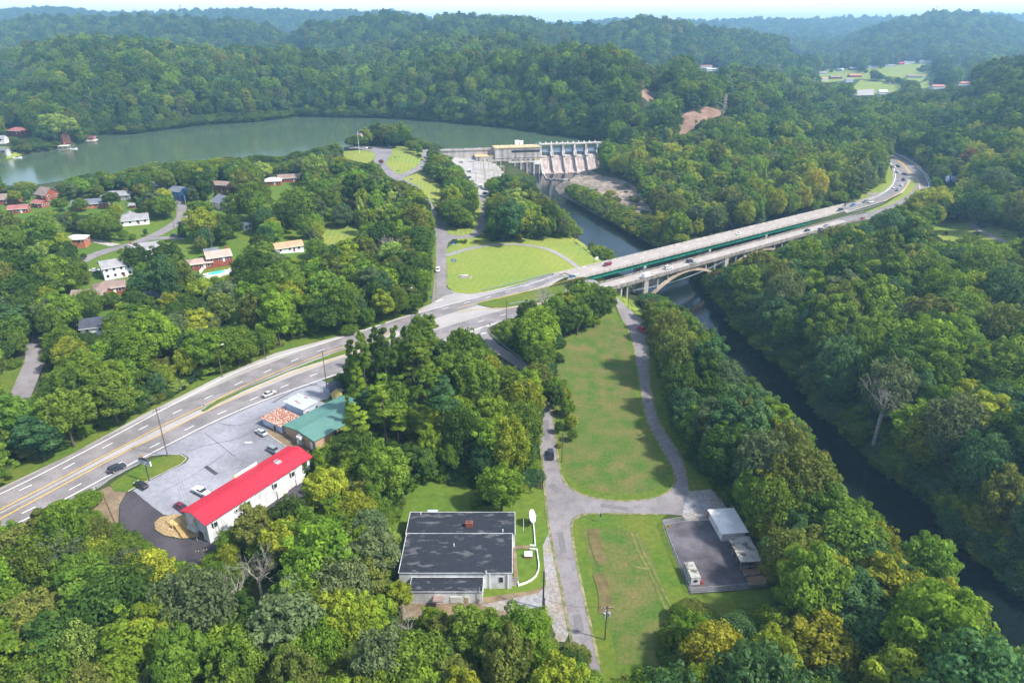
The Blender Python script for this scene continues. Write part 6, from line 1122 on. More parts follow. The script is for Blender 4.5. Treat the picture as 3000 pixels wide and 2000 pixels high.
def billboard():
    p = hit(2785,556); r = empty('billboard', p, -.12, 'blue billboard with white lettering and oval above trees right of the curve', 'billboard'); d = proj([p])[1][0]; w = 46*d/2000; hh = 19*d/2000; z0 = 5.5; gbox(r,'panel','signblue',-w/2,w/2,-.3,.3,z0,z0+hh); gbox(r,'frame','dark',-w/2-.2,w/2+.2,-.2,.5,z0-.4,z0-.02)
    b = MB(); n = 20; b.add([(-w*.36+w*.125*math.cos(2*math.pi*k/n),-.34,z0+hh*.52+hh*.47*math.sin(2*math.pi*k/n)) for k in range(n)],[tuple(range(n))]); b.build('oval', M['signwhite'], r); t = MB()
    for z_,h_,a,c_,nn in ((.68,.2,-.18,.46,8),(.40,.2,-.18,.40,7),(.10,.14,-.08,.26,9)):
        for k in range(nn): x = w*(a+(c_-a)*k/nn); t.box(x,x+w*(c_-a)/nn*.7,-.36,-.301,z0+hh*z_,z0+hh*(z_+h_))
    t.build('lettering', M['signwhite'], r)
    for x in (-w*.3,0,w*.3): b = MB(); b.tube((x,.2,-2),(x,.2,z0),.3,.3,8); b.build('post', M['dark'], r)
    CLEAR.append([(2762,524),(2810,528),(2806,548),(2762,546)])
billboard(); mark('the blue billboard', 2785, 537)
# ---- poles, lamps, towers
POLES = {}
def pole(key, u, v, vt, label, kind='plain', rz=0.0, rad=None, m='wood', group='utility poles', tint=None):
    p = hit(u,v); lo, hi = 1.0, 60.0
    for _ in range(40):
        h = (lo+hi)/2; q = proj([p+Vector((0,0,h))])[0][0][1]
        if q > vt: lo = h
        else: hi = h
    h = min(lo, 40); r = empty({'plain':'utility_pole','cross':'utility_pole','trans':'utility_pole','lamp':'street_lamp','flag':'flagpole'}[kind], p, rz, label, {'lamp':'street lamp','flag':'flagpole'}.get(kind,'utility pole'), group if kind not in ('flag','lamp') else ('street lamps' if kind=='lamp' else None)); d = proj([p])[1][0]; rad = rad or 0.17
    b = MB(); b.tube((0,0,-.5),(0,0,h),rad,rad*.7,8); b.build('pole', M[m], r); POLES[key] = (p, h)
    if kind in ('cross','trans'):
        b = MB(); b.box(-1.3,1.3,-.07,.07,h-.8,h-.62); b.build('crossarm', M['wood' if m=='wood' else m], r); b = MB()
        for x in (-1.2,-.6,.6,1.2): b.tube((x,0,h-.62),(x,0,h-.4),.06,.05,6)
        b.build('insulator', M['trim'], r)
    if kind == 'trans':
        for x,y in ((-.5,-.1),(.5,-.1),(0,.45)): b = MB(); b.tube((x,y,h-3.0),(x,y,h-1.9),.28,.28,10); b.tube((x,y,h-1.9),(x,y,h-1.6),.07,.05,6); b.build('transformer_can', M['steel'], r)
    if kind == 'lamp': b = MB(); b.bar((0,0,h-.1),(1.9,0,h+.15),.08,.08); b.build('arm', M['steel'], r); b = MB(); b.hexa([(1.6,-.18,h+.02),(2.4,-.14,h+.08),(2.4,.14,h+.08),(1.6,.18,h+.02),(1.65,-.12,h+.2),(2.35,-.1,h+.22),(2.35,.1,h+.22),(1.65,.12,h+.2)]); b.build('lamp_head', M['trim'], r)
    return r
pole('a',492,1338,1195,'tall dark pole on the highway edge of the parking lot beside the grass island','cross',.9); pole('b',652,1105,1012,'brown lamp pole on the far verge of the highway','lamp',.4); pole('c',958,1137,1025,'dark pole at the top corner of the lot by the yellow shed','plain'); pole('d',1484,953,878,'dark slim pole by the guardrail of the side road','plain'); pole('e',600,1655,1606,'black pole at the lower edge of the fresh asphalt drive','cross',.3)
pole('f',339,1537,1448,'leaning red brown pole on the bare bank left of the fresh drive').rotation_euler = (0,-.10,0); pole('g',1772,1873,1773,'pole with three white transformer cans in the lower field','trans',0.1); pole('h',1646,1354,1268,'pole beside the lower road next to the black pickup'); pole('i',1595,1096,1050,'pole in the bushes at the upper left corner of the rough field','lamp',2.6); pole('j',1685,702,664,'dark pole at the top of the park lawn by the river'); pole('k',1729,748,712,'dark pole at the right edge of the park lawn above the bridge')
pole('l',1591,1783,1672,'thick dark pole at the gravel patch beside the curved wall',m='dark',rad=.24); pole('m',1594,1806,1750,'thinner pole just right of the thick dark one on the gravel'); pole('n',1584,1433,1366,'pole on the left verge of the lower road above the lawn'); pole('o',1840,903,845,'pole beside the arch bridge columns at the start of the loop road'); pole('p',147,594,550,'pale leaning pole in front of the steep gabled brick house',m='concrete').rotation_euler = (0,-.16,0)
pole('q',367,590,561,'pale pole beside the grey roofed house',m='concrete'); pole('r',546,606,572,'pale pole at the foot of the blue house drive',m='concrete'); pole('s',510,667,628,'vine covered lamp pole at the bend of the lane'); pole('t',623,735,660,'pole with crossing wires behind the swimming pool','cross',.6); pole('u',703,675,640,'pole beside the small white garage'); pole('v',183,1085,1040,'pole among the trees right of the shaded lane','cross',.5)
pole('w',778,1053,985,'grey slim pole on the far verge by the yellow green trees'); pole('x',1197,912,845,'dark pole at the left corner of the junction','lamp',.3); pole('y',1303,651,619,'lamp pole at the bend of the park road','lamp',3.0,m='steel',rad=.1); pole('z',1149,450,430,'lamp pole at the top of the knoll lawn','lamp',3.1,m='steel',rad=.1); pole('aa',1121,487,466,'lamp pole at the lower corner of the knoll lot','lamp',0,m='steel',rad=.1)
pole('ab',2612,446,423,'grey pole highest on the outer edge of the highway curve',m='concrete',rad=.22); pole('ac',2671,474,444,'grey pole at the middle of the outer edge of the curve',m='concrete',rad=.22); pole('ad',2722,512,482,'grey pole at the outer edge of the bend',m='concrete',rad=.22); pole('ae',2742,556,520,'grey pole below the bend next to the guardrail end',m='concrete',rad=.22)
f = pole('flag',1053,449,385,'tall white flagpole with a striped flag on the round knoll lawn','flag',m='trim',rad=.16); h = POLES['flag'][1]
def flag(r, h):
    b = MB(); c = MB(); W_, H_ = 4.0, 2.3; n = 13
    for k in range(n):
        for j in range(6): x0 = .1+W_*j/6; x1 = .1+W_*(j+1)/6; y = lambda x: .35*math.sin(x*1.7); dz = lambda x: -.16*x*x; z0 = h-.2-H_*(k+1)/n; z1 = z0+H_/n; (b if k%2==0 else c).add([(x0,y(x0),z0+dz(x0)),(x1,y(x1),z0+dz(x1)),(x1,y(x1),z1+dz(x1)),(x0,y(x0),z1+dz(x0))],[(0,1,2,3)])
    o = c.build('flag', M['signwhite'], r); b.build('stripe', M['signred'], o); d = MB(); y = lambda x: .35*math.sin(x*1.7)
    for s in (-.03,.03): d.add([(.1,y(.1)+s,h-.2-1.25),(1.6,y(1.6)+s,h-.2-1.25-.35),(1.6,y(1.6)+s,h-.2-.35),(.1,y(.1)+s,h-.2)],[(0,1,2,3)])
    d.build('canton', M['signblue'], o)
flag(f, h); pole('flag2',1533.5,1556,1518,'short white flagpole without a flag on the lawn by the satellite dish','flag',m='trim',rad=.07)
def wire(a, b, sag, label, n3=3):
    (p,h),(q,k) = POLES[a],POLES[b]; m = MB(); A = p+Vector((0,0,h-.4)); B = q+Vector((0,0,k-.4)); s = (B-A).cross(Vector((0,0,1))).normalized()
    for j in range(n3):
        o = s*(j-(n3-1)/2)*.7; last = A+o
        for i in range(1,13): t = i/12; c = A+(B-A)*t+o-Vector((0,0,sag*4*t*(1-t))); m.tube(last,c,.025,.025,4,False); last = c
    tag(m.build('overhead_wire', M['dark']), label, 'wire', 'overhead wires')
wire('a','e',1.2,'wires from the tall lot pole down to the black pole by the fresh drive'); wire('f','e',1.0,'wires crossing over the fresh asphalt drive from the red brown pole'); wire('h','n',.8,'wires crossing the lower road above the black pickup',2); wire('g','m',1.0,'single wire over the lower road to the transformer pole',1); wire('j','k',.6,'wires between the two dark poles of the park lawn',2); wire('t','v',3,'wires dropping from the pool house pole to the shaded lane',2); wire('a','b',1.5,'wires crossing the highway from the tall lot pole',2); wire('c','a',2.0,'wires along the highway edge of the lot',2)
m = MB()
for s,zz in ((0,0),(1.5,.5),(3,1)):
    A = Wz(1843,905,1)+Vector((s,0,9+zz)); B = Wz(2110,830,3)+Vector((s,0,12+zz)); last = A
    for i in range(1,15): t = i/14; c = A+(B-A)*t-Vector((0,0,10*t*(1-t))); m.tube(last,c,.05,.05,4,False); last = c
tag(m.build('overhead_wire', M['steel']), 'pale wires hanging across the river below the arch bridge', 'wire', 'overhead wires')
def pylon(u, v, vt, label, m='latt'):
    p = hit(u,v); lo,hi = 5,80
    for _ in range(40):
        h = (lo+hi)/2
        if proj([p+Vector((0,0,h))])[0][0][1] > vt: lo = h
        else: hi = h
    h = lo; r = empty('lattice_tower', p, .3, label, 'power pylon', 'power pylons'); w = h*.13; b = MB(); wa = lambda z: w*(1-.86*min(1,z/(h*.75)))if z < h*.75 else w*.14
    for i in range(10):
        z0,z1 = h*i/10,h*(i+1)/10; a,c = wa(z0),wa(z1); q = [(-1,-1),(1,-1),(1,1),(-1,1)]
        for k in range(4): x,y = q[k]; X_,Y_ = q[(k+1)%4]; b.tube((x*a,y*a,z0),(x*c,y*c,z1),.12,.12,4); b.tube((x*a,y*a,z0),(X_*c,Y_*c,z1),.05,.05,3); b.tube((X_*a,Y_*a,z0),(x*c,y*c,z1),.05,.05,3)
    b.build('tower_body', M[m], r)
    for z,l in ((h*.72,w*1.2),(h*.84,w*1.0),(h*.95,w*.8)): b = MB(); b.bar((-l,0,z),(l,0,z),.3,.3); b.bar((-l,0,z),(0,0,z+h*.04),.15,.15); b.bar((l,0,z),(0,0,z+h*.04),.15,.15); b.build('crossarm', M[m], r)
    if p.y < 1050: CLEAR.append([(u-9,v),(u+9,v),(u+6,vt),(u-6,vt)])
pylon(2121,332,277,'lattice power pylon on the bare clay bank beyond the river'); pylon(1934,250,200,'lattice power pylon in the notch between the two wooded hills'); pylon(2378,285,228,'thin pylon at the left side of the valley field'); pylon(2600,280,240,'thin pylon at the right side of the valley field'); pylon(2528,140,108,'small far pylon on the slope of the distant right hill')
def mast(u, D, vt, vb, label):
    p = Wy(u,vb,D); t = Wy(u,vt,D); z = hz(p.x,p.y)[0]; r = empty('radio_mast', (p.x,p.y,z), 0, label, 'mast'); h = t.z-z; b = MB(); b.tube((0,0,-2),(0,0,h),.9,.5,5); b.build('mast_body', M['steel'], r); b = MB(); b.tube((0,0,h-8),(0,0,h),2.2,2.2,8); b.build('antenna_head', M['steel'], r); r.rotation_euler = (0,-.0,0)
mast(537,2350,14,72,'tall slim radio mast rising from the second ridge on the left'); mast(1577,2100,50,80,'thin mast on the central ridge skyline')
# ---- guardrails
def guardrail(px, label, m='steel', h=.75, dz=0):
    P = hits(px); C_ = smooth_line(P[:,:2], 4.0); Z = hz(C_[:,0],C_[:,1])+.12; o = Vector((C_[0][0],C_[0][1],Z[0])); r = empty('guardrail', o, 0, label, 'guardrail', 'guardrails'); b = MB()
    V = [Vector((C_[i][0],C_[i][1],Z[i]))-o for i in range(len(C_))]
    for i in range(len(V)-1): b.bar(V[i]+Vector((0,0,h-.15)),V[i+1]+Vector((0,0,h-.15)),.1,.34)
    b.build('rail', M[m], r)
    for q in V[:60]: p = MB(); p.box(q.x-.08,q.x+.08,q.y-.08,q.y+.08,q.z-.4,q.z+h-.05); p.build('post', M['wood' if m=='steel' else m], r)
guardrail([(283,1432),(340,1398),(424,1356)],'guardrail between the highway and the pole sign'); guardrail([(1413,853),(1450,846),(1540,824),(1640,802)],'long guardrail along the round park lawn','steelgreen'); guardrail([(1492,894),(1560,883),(1620,868),(1662,856)],'guardrail along the lower edge of the wide median'); guardrail([(1655,857),(1668,836)],'short slanted guardrail at the bridge end of the median')
guardrail([(1431,968),(1437,985),(1463,1007),(1500,1033),(1533,1058)],'guardrail down the right side of the side road'); guardrail([(1606,1150),(1614,1172),(1628,1198)],'guardrail at the foot of the side road where the bank drops'); guardrail([(1330,703),(1388,698),(1417,684),(1429,657),(1432,625)],'guardrail round the outside of the dam road bend'); guardrail([(1279,608),(1292,632),(1307,657)],'pale low barrier along the park road above the triangle lawn','trim',.5)
guardrail([(2605,438),(2655,455),(2695,480),(2726,515),(2736,545),(2733,562)],'guardrail round the outside of the far highway curve'); guardrail([(2478,627),(2540,614),(2590,597)],'dark guardrail along the median just past the bridges'); guardrail([(2600,615),(2640,598),(2672,562)],'pale guardrail inside the median of the curve'); guardrail([(2478,600),(2520,588),(2552,577)],'guardrail beside the small lawn at the curve entrance')
# ---- wooden stair, pool, docks
def stair():
    p = hit(546,1574); r = empty('wooden_stair', p+Vector((0,0,.35)), heading(546,1574,523,1545), 'new yellow lumber stair and landing rising from the straw bed to the white building', 'stairs'); n = 12; b = MB()
    for k in range(n): x = .3*k; b.box(x,x+.30,-.8,.8,.17*k+.1,.17*k+.16)
    b.build('tread', M['lumber'], r)
    for s in (-1,1): b = MB(); b.bar((-.1,s*.85,0),(.3*n,s*.85,.17*n),.08,.3); b.bar((-.1,s*.85,.95),(.3*n,s*.85,.17*n+.95),.08,.1); [b.box(x-.05,x+.05,s*.85-.05,s*.85+.05,0,x/.3*.17+.95) for x in (0,.9,1.8,2.7,3.6)]; b.build('stringer', M['lumber'], r)
    z = .17*n; b = MB(); b.box(3.6,6.2,-1.2,1.4,z-.02,z+.06); b.build('landing', M['lumber'], r); b = MB()
    for x,y in ((3.7,1.35),(6.1,1.35),(6.1,-1.15),(4.9,1.35),(3.7,-1.15)): b.box(x-.06,x+.06,y-.06,y+.06,-1.5,z+1.0)
    b.bar((3.7,1.35,z+1),(6.1,1.35,z+1),.06,.1); b.bar((6.1,-1.15,z+1),(6.1,1.35,z+1),.06,.1); b.build('handrail', M['lumber'], r); claim(r,1.05,False)
stair()
r = empty('lumber_pile', hit(630,1572), .5, 'few offcuts of yellow lumber at the foot of the white wall', 'lumber'); 
for k in range(4): gbox(r,'plank','lumber',-1.0+k*.2,1.0+k*.15,k*.35-.6,k*.35-.3,.3,.4+k*.05)
def pool():
    cx = hit(638,800); r = empty('swimming_pool', cx, .45, 'turquoise kidney shaped swimming pool with a pale deck behind the brick house', 'pool'); n = 26; b = MB(); b.prism([(6.4*math.cos(t),3.9*math.sin(t)) for t in [2*math.pi*k/n for k in range(n)]],-.8,.30); b.build('pool_deck', M['whiteroof'], r); b = MB(); b.prism([((4.4+.5*math.sin(2*t))*math.cos(t),2.2*math.sin(t)+.35*math.cos(t)) for t in [2*math.pi*k/n for k in range(n)]],.30,.36); b.build('pool_water', M['pool'], r); claim(r,.8)
pool()
lowwall([(586,803),(600,786),(621,774),(655,778)],1.6,.1,'trim','pool_fence','white board fence behind the swimming pool','fence'); lowwall([(598,818),(640,814),(668,800),(690,782)],1.5,.1,'trim','pool_fence','white board fence in front of the swimming pool','fence')
CLEAR.append([(588,790),(625,765),(690,765),(690,785),(640,816),(600,818)])
def dock(u, v, L, w, rz, roofm, label, rail=True):
    p = Wz(u,v,ZL); r = empty('boat_dock', p, rz, label, 'boat dock', 'boat docks on the lake'); gbox(r,'platform','concrete',-L/2,L/2,-w/2,w/2,.1,.45); gbox(r,'roof',roofm,-L/2-.3,L/2+.3,-w/2-.3,w/2+.3,3.2,3.45)
    for x in (-L/2+.2,0,L/2-.2):
        for y in (-w/2+.2,w/2-.2): b = MB(); b.tube((x,y,-2),(x,y,3.2),.1,.1,6); b.build('post', M['trim'], r)
    for k in range(3): b = MB(); b.tube((L/2+1.2+k*1.3,-w/2,-2),(L/2+1.2+k*1.3,-w/2,2.4),.08,.08,5); b.tube((L/2+1.2+k*1.3,w/2,-2),(L/2+1.2+k*1.3,w/2,2.4),.08,.08,5); b.build('mooring_post', M['steel'], r)
    b = MB(); b.box(-L/2-6,-L/2,-.7,.7,.2,.4); b.build('gangway', M['concrete'], r); q = proj([p])[0][0]; CLEAR.append([(q[0]-22,q[1]+4),(q[0]+22,q[1]+4),(q[0]+22,q[1]-10),(q[0]-22,q[1]-10)])
dock(104,447,9,7,.2,'trim','boat dock with a pale green white flat roof, nearer of the two roofed docks'); dock(190,437,9,7,.2,'whiteroof','boat dock with a bright white roof below the big light green tree')
def floathouse():
    p = Wz(269,411,ZL); r = empty('boathouse', p, .1, 'small red floating boathouse at the tip of the left shore', 'boathouse'); gbox(r,'float','trim',-4.6,4.6,-4,4,-.2,.45); gbox(r,'wall','redroof',-3.4,3.4,-2.8,2.8,.45,3.0); gbox(r,'upper_deck','trim',-4,4,-3.4,3.4,3.0,3.25); b = MB(); b.box(-4,4,-3.45,-3.35,3.25,4.2); b.box(-4,4,3.35,3.45,3.25,4.2); b.box(-4.05,-3.95,-3.4,3.4,3.25,4.2); b.box(3.95,4.05,-3.4,3.4,3.25,4.2); b.build('railing', M['redroof'], r); gbox(r,'gangway','concrete',-11,-4.6,-.7,.7,.1,.35); gbox(r,'door','shutter',-.8,.8,-2.87,-2.8,.45,2.5)
    CLEAR.append([(250,418),(288,418),(288,398),(250,398)])
floathouse()
def boat(u, v, rz, L, label):
    p = Wz(u,v,ZL); r = empty('motorboat', p, rz, label, 'boat', 'boats on the lake'); b = MB(); loft(b, [(-L/2,1.0,1.15,-.2,.7),(0,1.05,1.25,-.25,.75),(L*.3,.8,1.0,-.15,.85),(L/2,.05,.1,.3,1.0)]); b.build('hull', M['signwhite'], r); b = MB(); loft(b, [(-L*.2,.8,.7,.75,1.1),(0,.85,.5,.75,1.5),(.8,.8,.4,.78,.95)]); b.build('windshield', M['autoglass'], r); gbox(r,'outboard_motor','dark',-L/2-.5,-L/2-.02,-.25,.25,-.1,1.0)
boat(52,463,.25,7.5,'white motorboat with a dark cover at the left shore wall'); boat(217,437,.3,6.5,'white motorboat moored beside the white roofed dock')
mark('the left lake shore', 150, 400); mark('the knoll lawn', 1170, 460); mark('the dam yard', 1390, 510); mark('the park road', 1290, 720); mark('the highway junction', 1250, 940); mark('the rough field', 1740, 1200); mark('the yard trailer', 2030, 1670); mark('the white roofed shed', 2130, 1530); mark('the river bend', 2250, 1100); mark('the lower river reach', 2750, 1600); mark('the lower left corner', 200, 1800); mark('the fresh asphalt drive', 450, 1600); mark('the lower field', 1850, 1750); mark('the bare clay bank', 2050, 350); mark('the highway curve', 2650, 520); mark('the right park lawn', 2800, 670); mark('the triangle lawn', 1350, 680); mark('the lower left road', 100, 1050); mark('the bottom centre', 1150, 1900); mark('the right edge trees', 2900, 1100)
# trees that stand by themselves: base u, v, height and width in the picture, colour, kind
LAWN_TREES = [(596,708,92,92,'yellow green','broad'),(470,632,50,34,'mid green','broad'),(500,632,52,34,'mid green','broad'),(535,694,42,28,'dark green','cone'),(685,700,70,60,'dark green','broad'),(570,600,50,34,'grey green','broad'),(690,650,80,60,'mid green','broad'),
 (880,665,105,110,'mid green','broad'),(930,760,60,58,'bright green','broad'),(770,850,110,130,'dark green','broad'),(500,800,90,90,'dark green','broad'),(410,800,80,80,'dark green','broad'),(270,930,80,70,'mid green','broad'),(755,620,85,80,'dark green','broad'),
 (290,700,45,60,'yellow green','broad'),(205,780,70,60,'dark green','broad'),(180,620,40,44,'mid green','broad'),(240,620,36,40,'mid green','broad'),(330,610,46,50,'dark green','broad'),(430,590,56,60,'dark green','broad'),(225,560,40,50,'bright green','broad'),(50,600,40,40,'yellow green','broad'),(640,600,40,30,'dark green','cone'),(590,660,70,70,'mid green','broad'),
 (1075,430,50,42,'yellow green','broad'),(1105,425,60,55,'dark green','broad'),(1140,432,62,60,'olive','broad'),(1175,425,58,60,'mid green','broad'),(1190,420,50,40,'olive','broad'),(1030,432,28,34,'grey green','broad'),(1117,484,16,16,'russet','broad'),
 (180,425,85,95,'pale green','broad'),(215,420,66,60,'bright green','broad'),(140,430,60,60,'blue green','broad'),(2770,690,12,10,'dark green','broad'),
 (2795,1400,0,0,'',''),(1470,1495,140,130,'bright green','broad'),(1395,1500,60,40,'mid green','broad'),(2680,1130,200,165,'bright green','broad'),(2390,1990,200,200,'golden green','broad'),(2520,1960,210,240,'blue green','broad'),(2080,2000,190,170,'golden green','broad'),(1170,1800,115,95,'yellow green','broad'),(640,1960,160,190,'bright green','broad'),(2170,1290,80,70,'yellow green','broad'),(1646,1150,42,36,'mid green','broad'),(1652,1182,55,44,'yellow green','broad'),(1663,1220,52,44,'bright green','broad'),(1672,1258,48,40,'yellow green','broad'),(1676,1292,40,30,'mid green','broad'),(1630,1080,50,44,'dark green','broad'),(330,905,50,50,'mid green','broad'),(395,900,60,60,'dark green','broad'),(350,985,70,70,'mid green','broad'),(440,925,60,60,'mid green','broad'),(1045,1180,190,46,'mid green','pine'),(1078,1195,225,50,'mid green','pine'),(1112,1180,225,48,'dark green','pine'),(1140,1195,238,52,'dark green','pine'),(1172,1180,228,48,'mid green','pine'),(1205,1185,232,50,'dark green','pine'),(1240,1170,205,46,'mid green','pine'),(1062,1250,180,56,'bright green','pine'),(1110,1290,170,66,'bright green','pine'),(1255,1250,190,62,'mid green','pine'),(1180,1280,190,66,'mid green','pine'),(1356,1078,120,88,'mid green','broad'),(1548,955,75,70,'dark green','broad'),(1590,985,92,84,'mid green','broad'),(1638,992,98,90,'dark green','broad'),(1690,982,100,92,'mid green','broad'),(1738,960,98,88,'dark green','broad'),(1772,925,88,70,'mid green','broad'),(1655,925,70,70,'yellow green','broad')]
LAWN_TREES = [t for t in LAWN_TREES if t[2]]
BARE_TREES = [(770,1760,120,'bare','leafless pale grey tree standing in the foreground wood below the red roofed building'),(705,1800,110,'bare','dead grey tree with a bushy top left of its pale neighbour in the foreground wood'),(1490,1900,120,'bare','dead tree with pale spreading branches below the black roofed building'),(1200,1890,90,'bare','small dead tree with whitish twigs at the bottom centre'),(1140,790,70,'bare','leafless pale tree beside the orange leaved ones left of the park road'),(2560,1300,150,'bare','sycamore with white bare limbs on the far bank of the river'),(1590,935,70,'bare','dead dark tree rising from the copse between the carriageways'),(1520,1870,80,'bare','low dead tree with white twigs near the end of the lower road'),(2050,1640,60,'bare','skip')]
BARE_TREES = [(u,v,hp*1.45,k_,l_) for u,v,hp,k_,l_ in BARE_TREES[:-1]]
for t_ in BARE_TREES:
    q_ = hit(t_[0],t_[1]); FOOT.append((q_.x,q_.y,3.6)); FOOT.append((q_.x,q_.y-5,2.5))

for (u_,v_,hp_,wp_,tn_,kd_) in LAWN_TREES:
    q_ = hit(u_,v_); FOOT.append((q_.x,q_.y,wp_*proj([q_])[1][0]/4000*(0.55 if kd_ != 'pine' else 0.3)))
# ---------------------------------------------------------------- trees
def broad_crown(name, seed, nl=26, nleaf=11000, R=4.6, h0=3.2, H=13.0, size=0.44, flatn=1.0, gap=0.0, low=0.0):
    """H: top, h0: underside of the crown; lobes spread through a dome"""
    rs = np.random.RandomState(seed); cz = h0+(H-h0)*0.48; hz_ = (H-h0)/2
    L = []
    ga = math.pi*(3-5**.5)
    for i in range(nl):
        t = (i+0.5)/nl; z = 1-1.72*t; rr = math.sqrt(max(0,1-z*z)); th = i*ga+rs.rand()*0.7; k = 0.52+0.2*rs.rand()
        L.append((R*k*rr*math.cos(th), R*k*rr*math.sin(th), cz+hz_*k*1.0*z, (0.29+0.17*rs.rand())*R*(0.85 if z > .5 else 1)))
    for i in range(nl*2):
        t = (i+0.5)/(nl*2); z = 1-1.55*t; rr = math.sqrt(max(0,1-z*z)); th = i*ga*1.7+rs.rand(); k = 0.80+0.20*rs.rand()
        L.append((R*k*rr*math.cos(th), R*k*rr*math.sin(th), cz+hz_*k*z, (0.11+0.12*rs.rand())*R))
    L.append((0,0,cz,R*0.5)); L = np.array(L); L[:,0] += rs.normal(size=len(L))*R*0.07; L[:,1] += rs.normal(size=len(L))*R*0.07; L[:,2] += rs.normal(size=len(L))*hz_*0.09
    if gap: L = L[rs.rand(len(L)) > gap]
    tl = rs.rand(len(L)); w = L[:,3]**2; idx = rs.choice(len(L), nleaf, p=w/w.sum()); d = rnd_dirs(nleaf, rs); d[:,2] = np.where(rs.rand(nleaf) < 0.35, np.abs(d[:,2]), d[:,2])
    # sub clumps on every lobe
    sub = rnd_dirs(14*len(L), rs).reshape(len(L),14,3); near = (sub[idx]*d[:,None,:]).sum(2).max(1); rad = 0.80+0.24*np.clip((near-0.55)/0.45,0,1)+0.11*rs.normal(size=nleaf)
    P = L[idx,:3]+d*(L[idx,3]*rad)[:,None]*np.array([1,1,0.86*flatn])
    dep = np.full(nleaf, 9.0)
    for j in range(len(L)):
        q = np.linalg.norm((P-L[j,:3])/np.array([1,1,0.86*flatn]),axis=1)/L[j,3]; dep = np.where(idx==j, dep, np.minimum(dep,q))
    keep = (dep > 0.74)|(rs.rand(nleaf) < 0.16); P = P[keep]; d = d[keep]; idx = idx[keep]; near = near[keep]
    Nn = d+rs.normal(size=d.shape)*0.55; Nn[:,2] += 0.25; Nn /= np.linalg.norm(Nn,axis=1)[:,None]
    tone = 0.5+(tl[idx]-0.5)*0.6+rs.normal(size=len(P))*0.16
    return leaves_mesh(name, P, Nn, size, tone, rs)
def pine_crown(name, seed, H=18.0, R=3.4, h0=10.2, size=0.38, n=3600):
    rs = np.random.RandomState(seed); C = []; N = []; T = []; nb = 24
    for i in range(nb):
        f = (i+rs.rand()*0.7)/nb; z = h0+(H-h0)*f; r = R*(1-0.62*f)*(0.65+0.5*rs.rand()); th = rs.rand()*6.28; t0 = rs.rand()
        m = int(n/nb*(0.6+r/R)); c = np.array([math.cos(th)*r*0.78, math.sin(th)*r*0.78, z+0.1*r]); d = rnd_dirs(m, rs)
        rad = np.array([0.34*r+0.35,0.34*r+0.35,0.5]); C.append(c+d*rad*(0.6+0.45*rs.rand(m))[:,None]); nn = d+rs.normal(size=d.shape)*0.5; nn[:,2] += 0.5; N.append(nn); T.append(np.full(m,t0*0.6+0.2)+rs.normal(size=m)*0.15)
    C = np.concatenate(C); N = np.concatenate(N); N /= np.linalg.norm(N,axis=1)[:,None]; return leaves_mesh(name, C, N, size, np.concatenate(T), rs, True)
def cone_crown(name, seed, H=11.0, R=2.6, h0=0.6, size=0.42, n=4200):
    rs = np.random.RandomState(seed); f = rs.rand(n)**0.8; th = rs.rand(n)*6.28; lump = 0.82+0.18*np.sin(th*5+f*22)+0.08*rs.normal(size=n); f2 = 1-f
    r = R*np.clip(f2*1.35,0,1)**0.8*lump*(0.75+0.3*rs.rand(n)); P = np.stack([r*np.cos(th), r*np.sin(th), h0+(H-h0)*f+0.1*rs.normal(size=n)],1)
    N = np.stack([np.cos(th),np.sin(th),np.full(n,0.55)],1)+rs.normal(size=(n,3))*0.5; N /= np.linalg.norm(N,axis=1)[:,None]
    return leaves_mesh(name, P, N, size, 0.5+0.3*np.sin(th*3+f*9)+rs.normal(size=n)*0.15, rs)
def limb(mb, a, d, L, r, depth, rs, n=6, spread=0.7, up=0.15, kids=3):
    b = Vector(a)+Vector(d).normalized()*L; mid = (Vector(a)+b)/2+Vector(rs.normal(size=3).tolist())*L*0.06
    mb.tube(a, mid, r, r*0.8, n, False); mb.tube(mid, b, r*0.8, r*0.6, n, False)
    if depth <= 0: return
    for k in range(kids):
        q = (Vector(d).normalized()+Vector(rs.normal(size=3).tolist())*spread+Vector((0,0,up))).normalized()
        limb(mb, b if k < 2 else mid, q, L*(0.62+0.2*rs.rand()), r*0.55, depth-1, rs, max(3,n-1), spread, up, kids)
def trunk_mesh(name, seed, h, r, split=True):
    rs = np.random.RandomState(seed); mb = MB(); mb.tube((0,0,-1.2),(0.1,0,h*0.5), r*1.25, r*0.85, 8, False); mb.tube((0.1,0,h*0.5),(0,0.1,h), r*0.85, r*0.55, 8, False)
    if split:
        for k in range(5):
            t = k*1.26+rs.rand(); limb(mb, (0.05,0,h*(0.45+0.1*k)), (math.cos(t),math.sin(t),1.0), h*0.42, r*0.4, 1, rs, 5, 0.45, 0.3, 2)
    return mb.mesh(name, True)
def bare_mesh(name, seed, h, r, depth=4):
    rs = np.random.RandomState(seed); mb = MB(); mb.tube((0,0,-1),(0.1,0.1,h*0.42), r, r*0.75, 7, False)
    for k in range(4):
        t = k*1.57+rs.rand(); limb(mb, (0.1,0.1,h*(0.36+0.02*k)), (math.cos(t)*0.6,math.sin(t)*0.6,1.0), h*0.2, r*0.5, depth, rs, 5, 0.5, 0.25, 3)
    return mb.mesh(name, True)
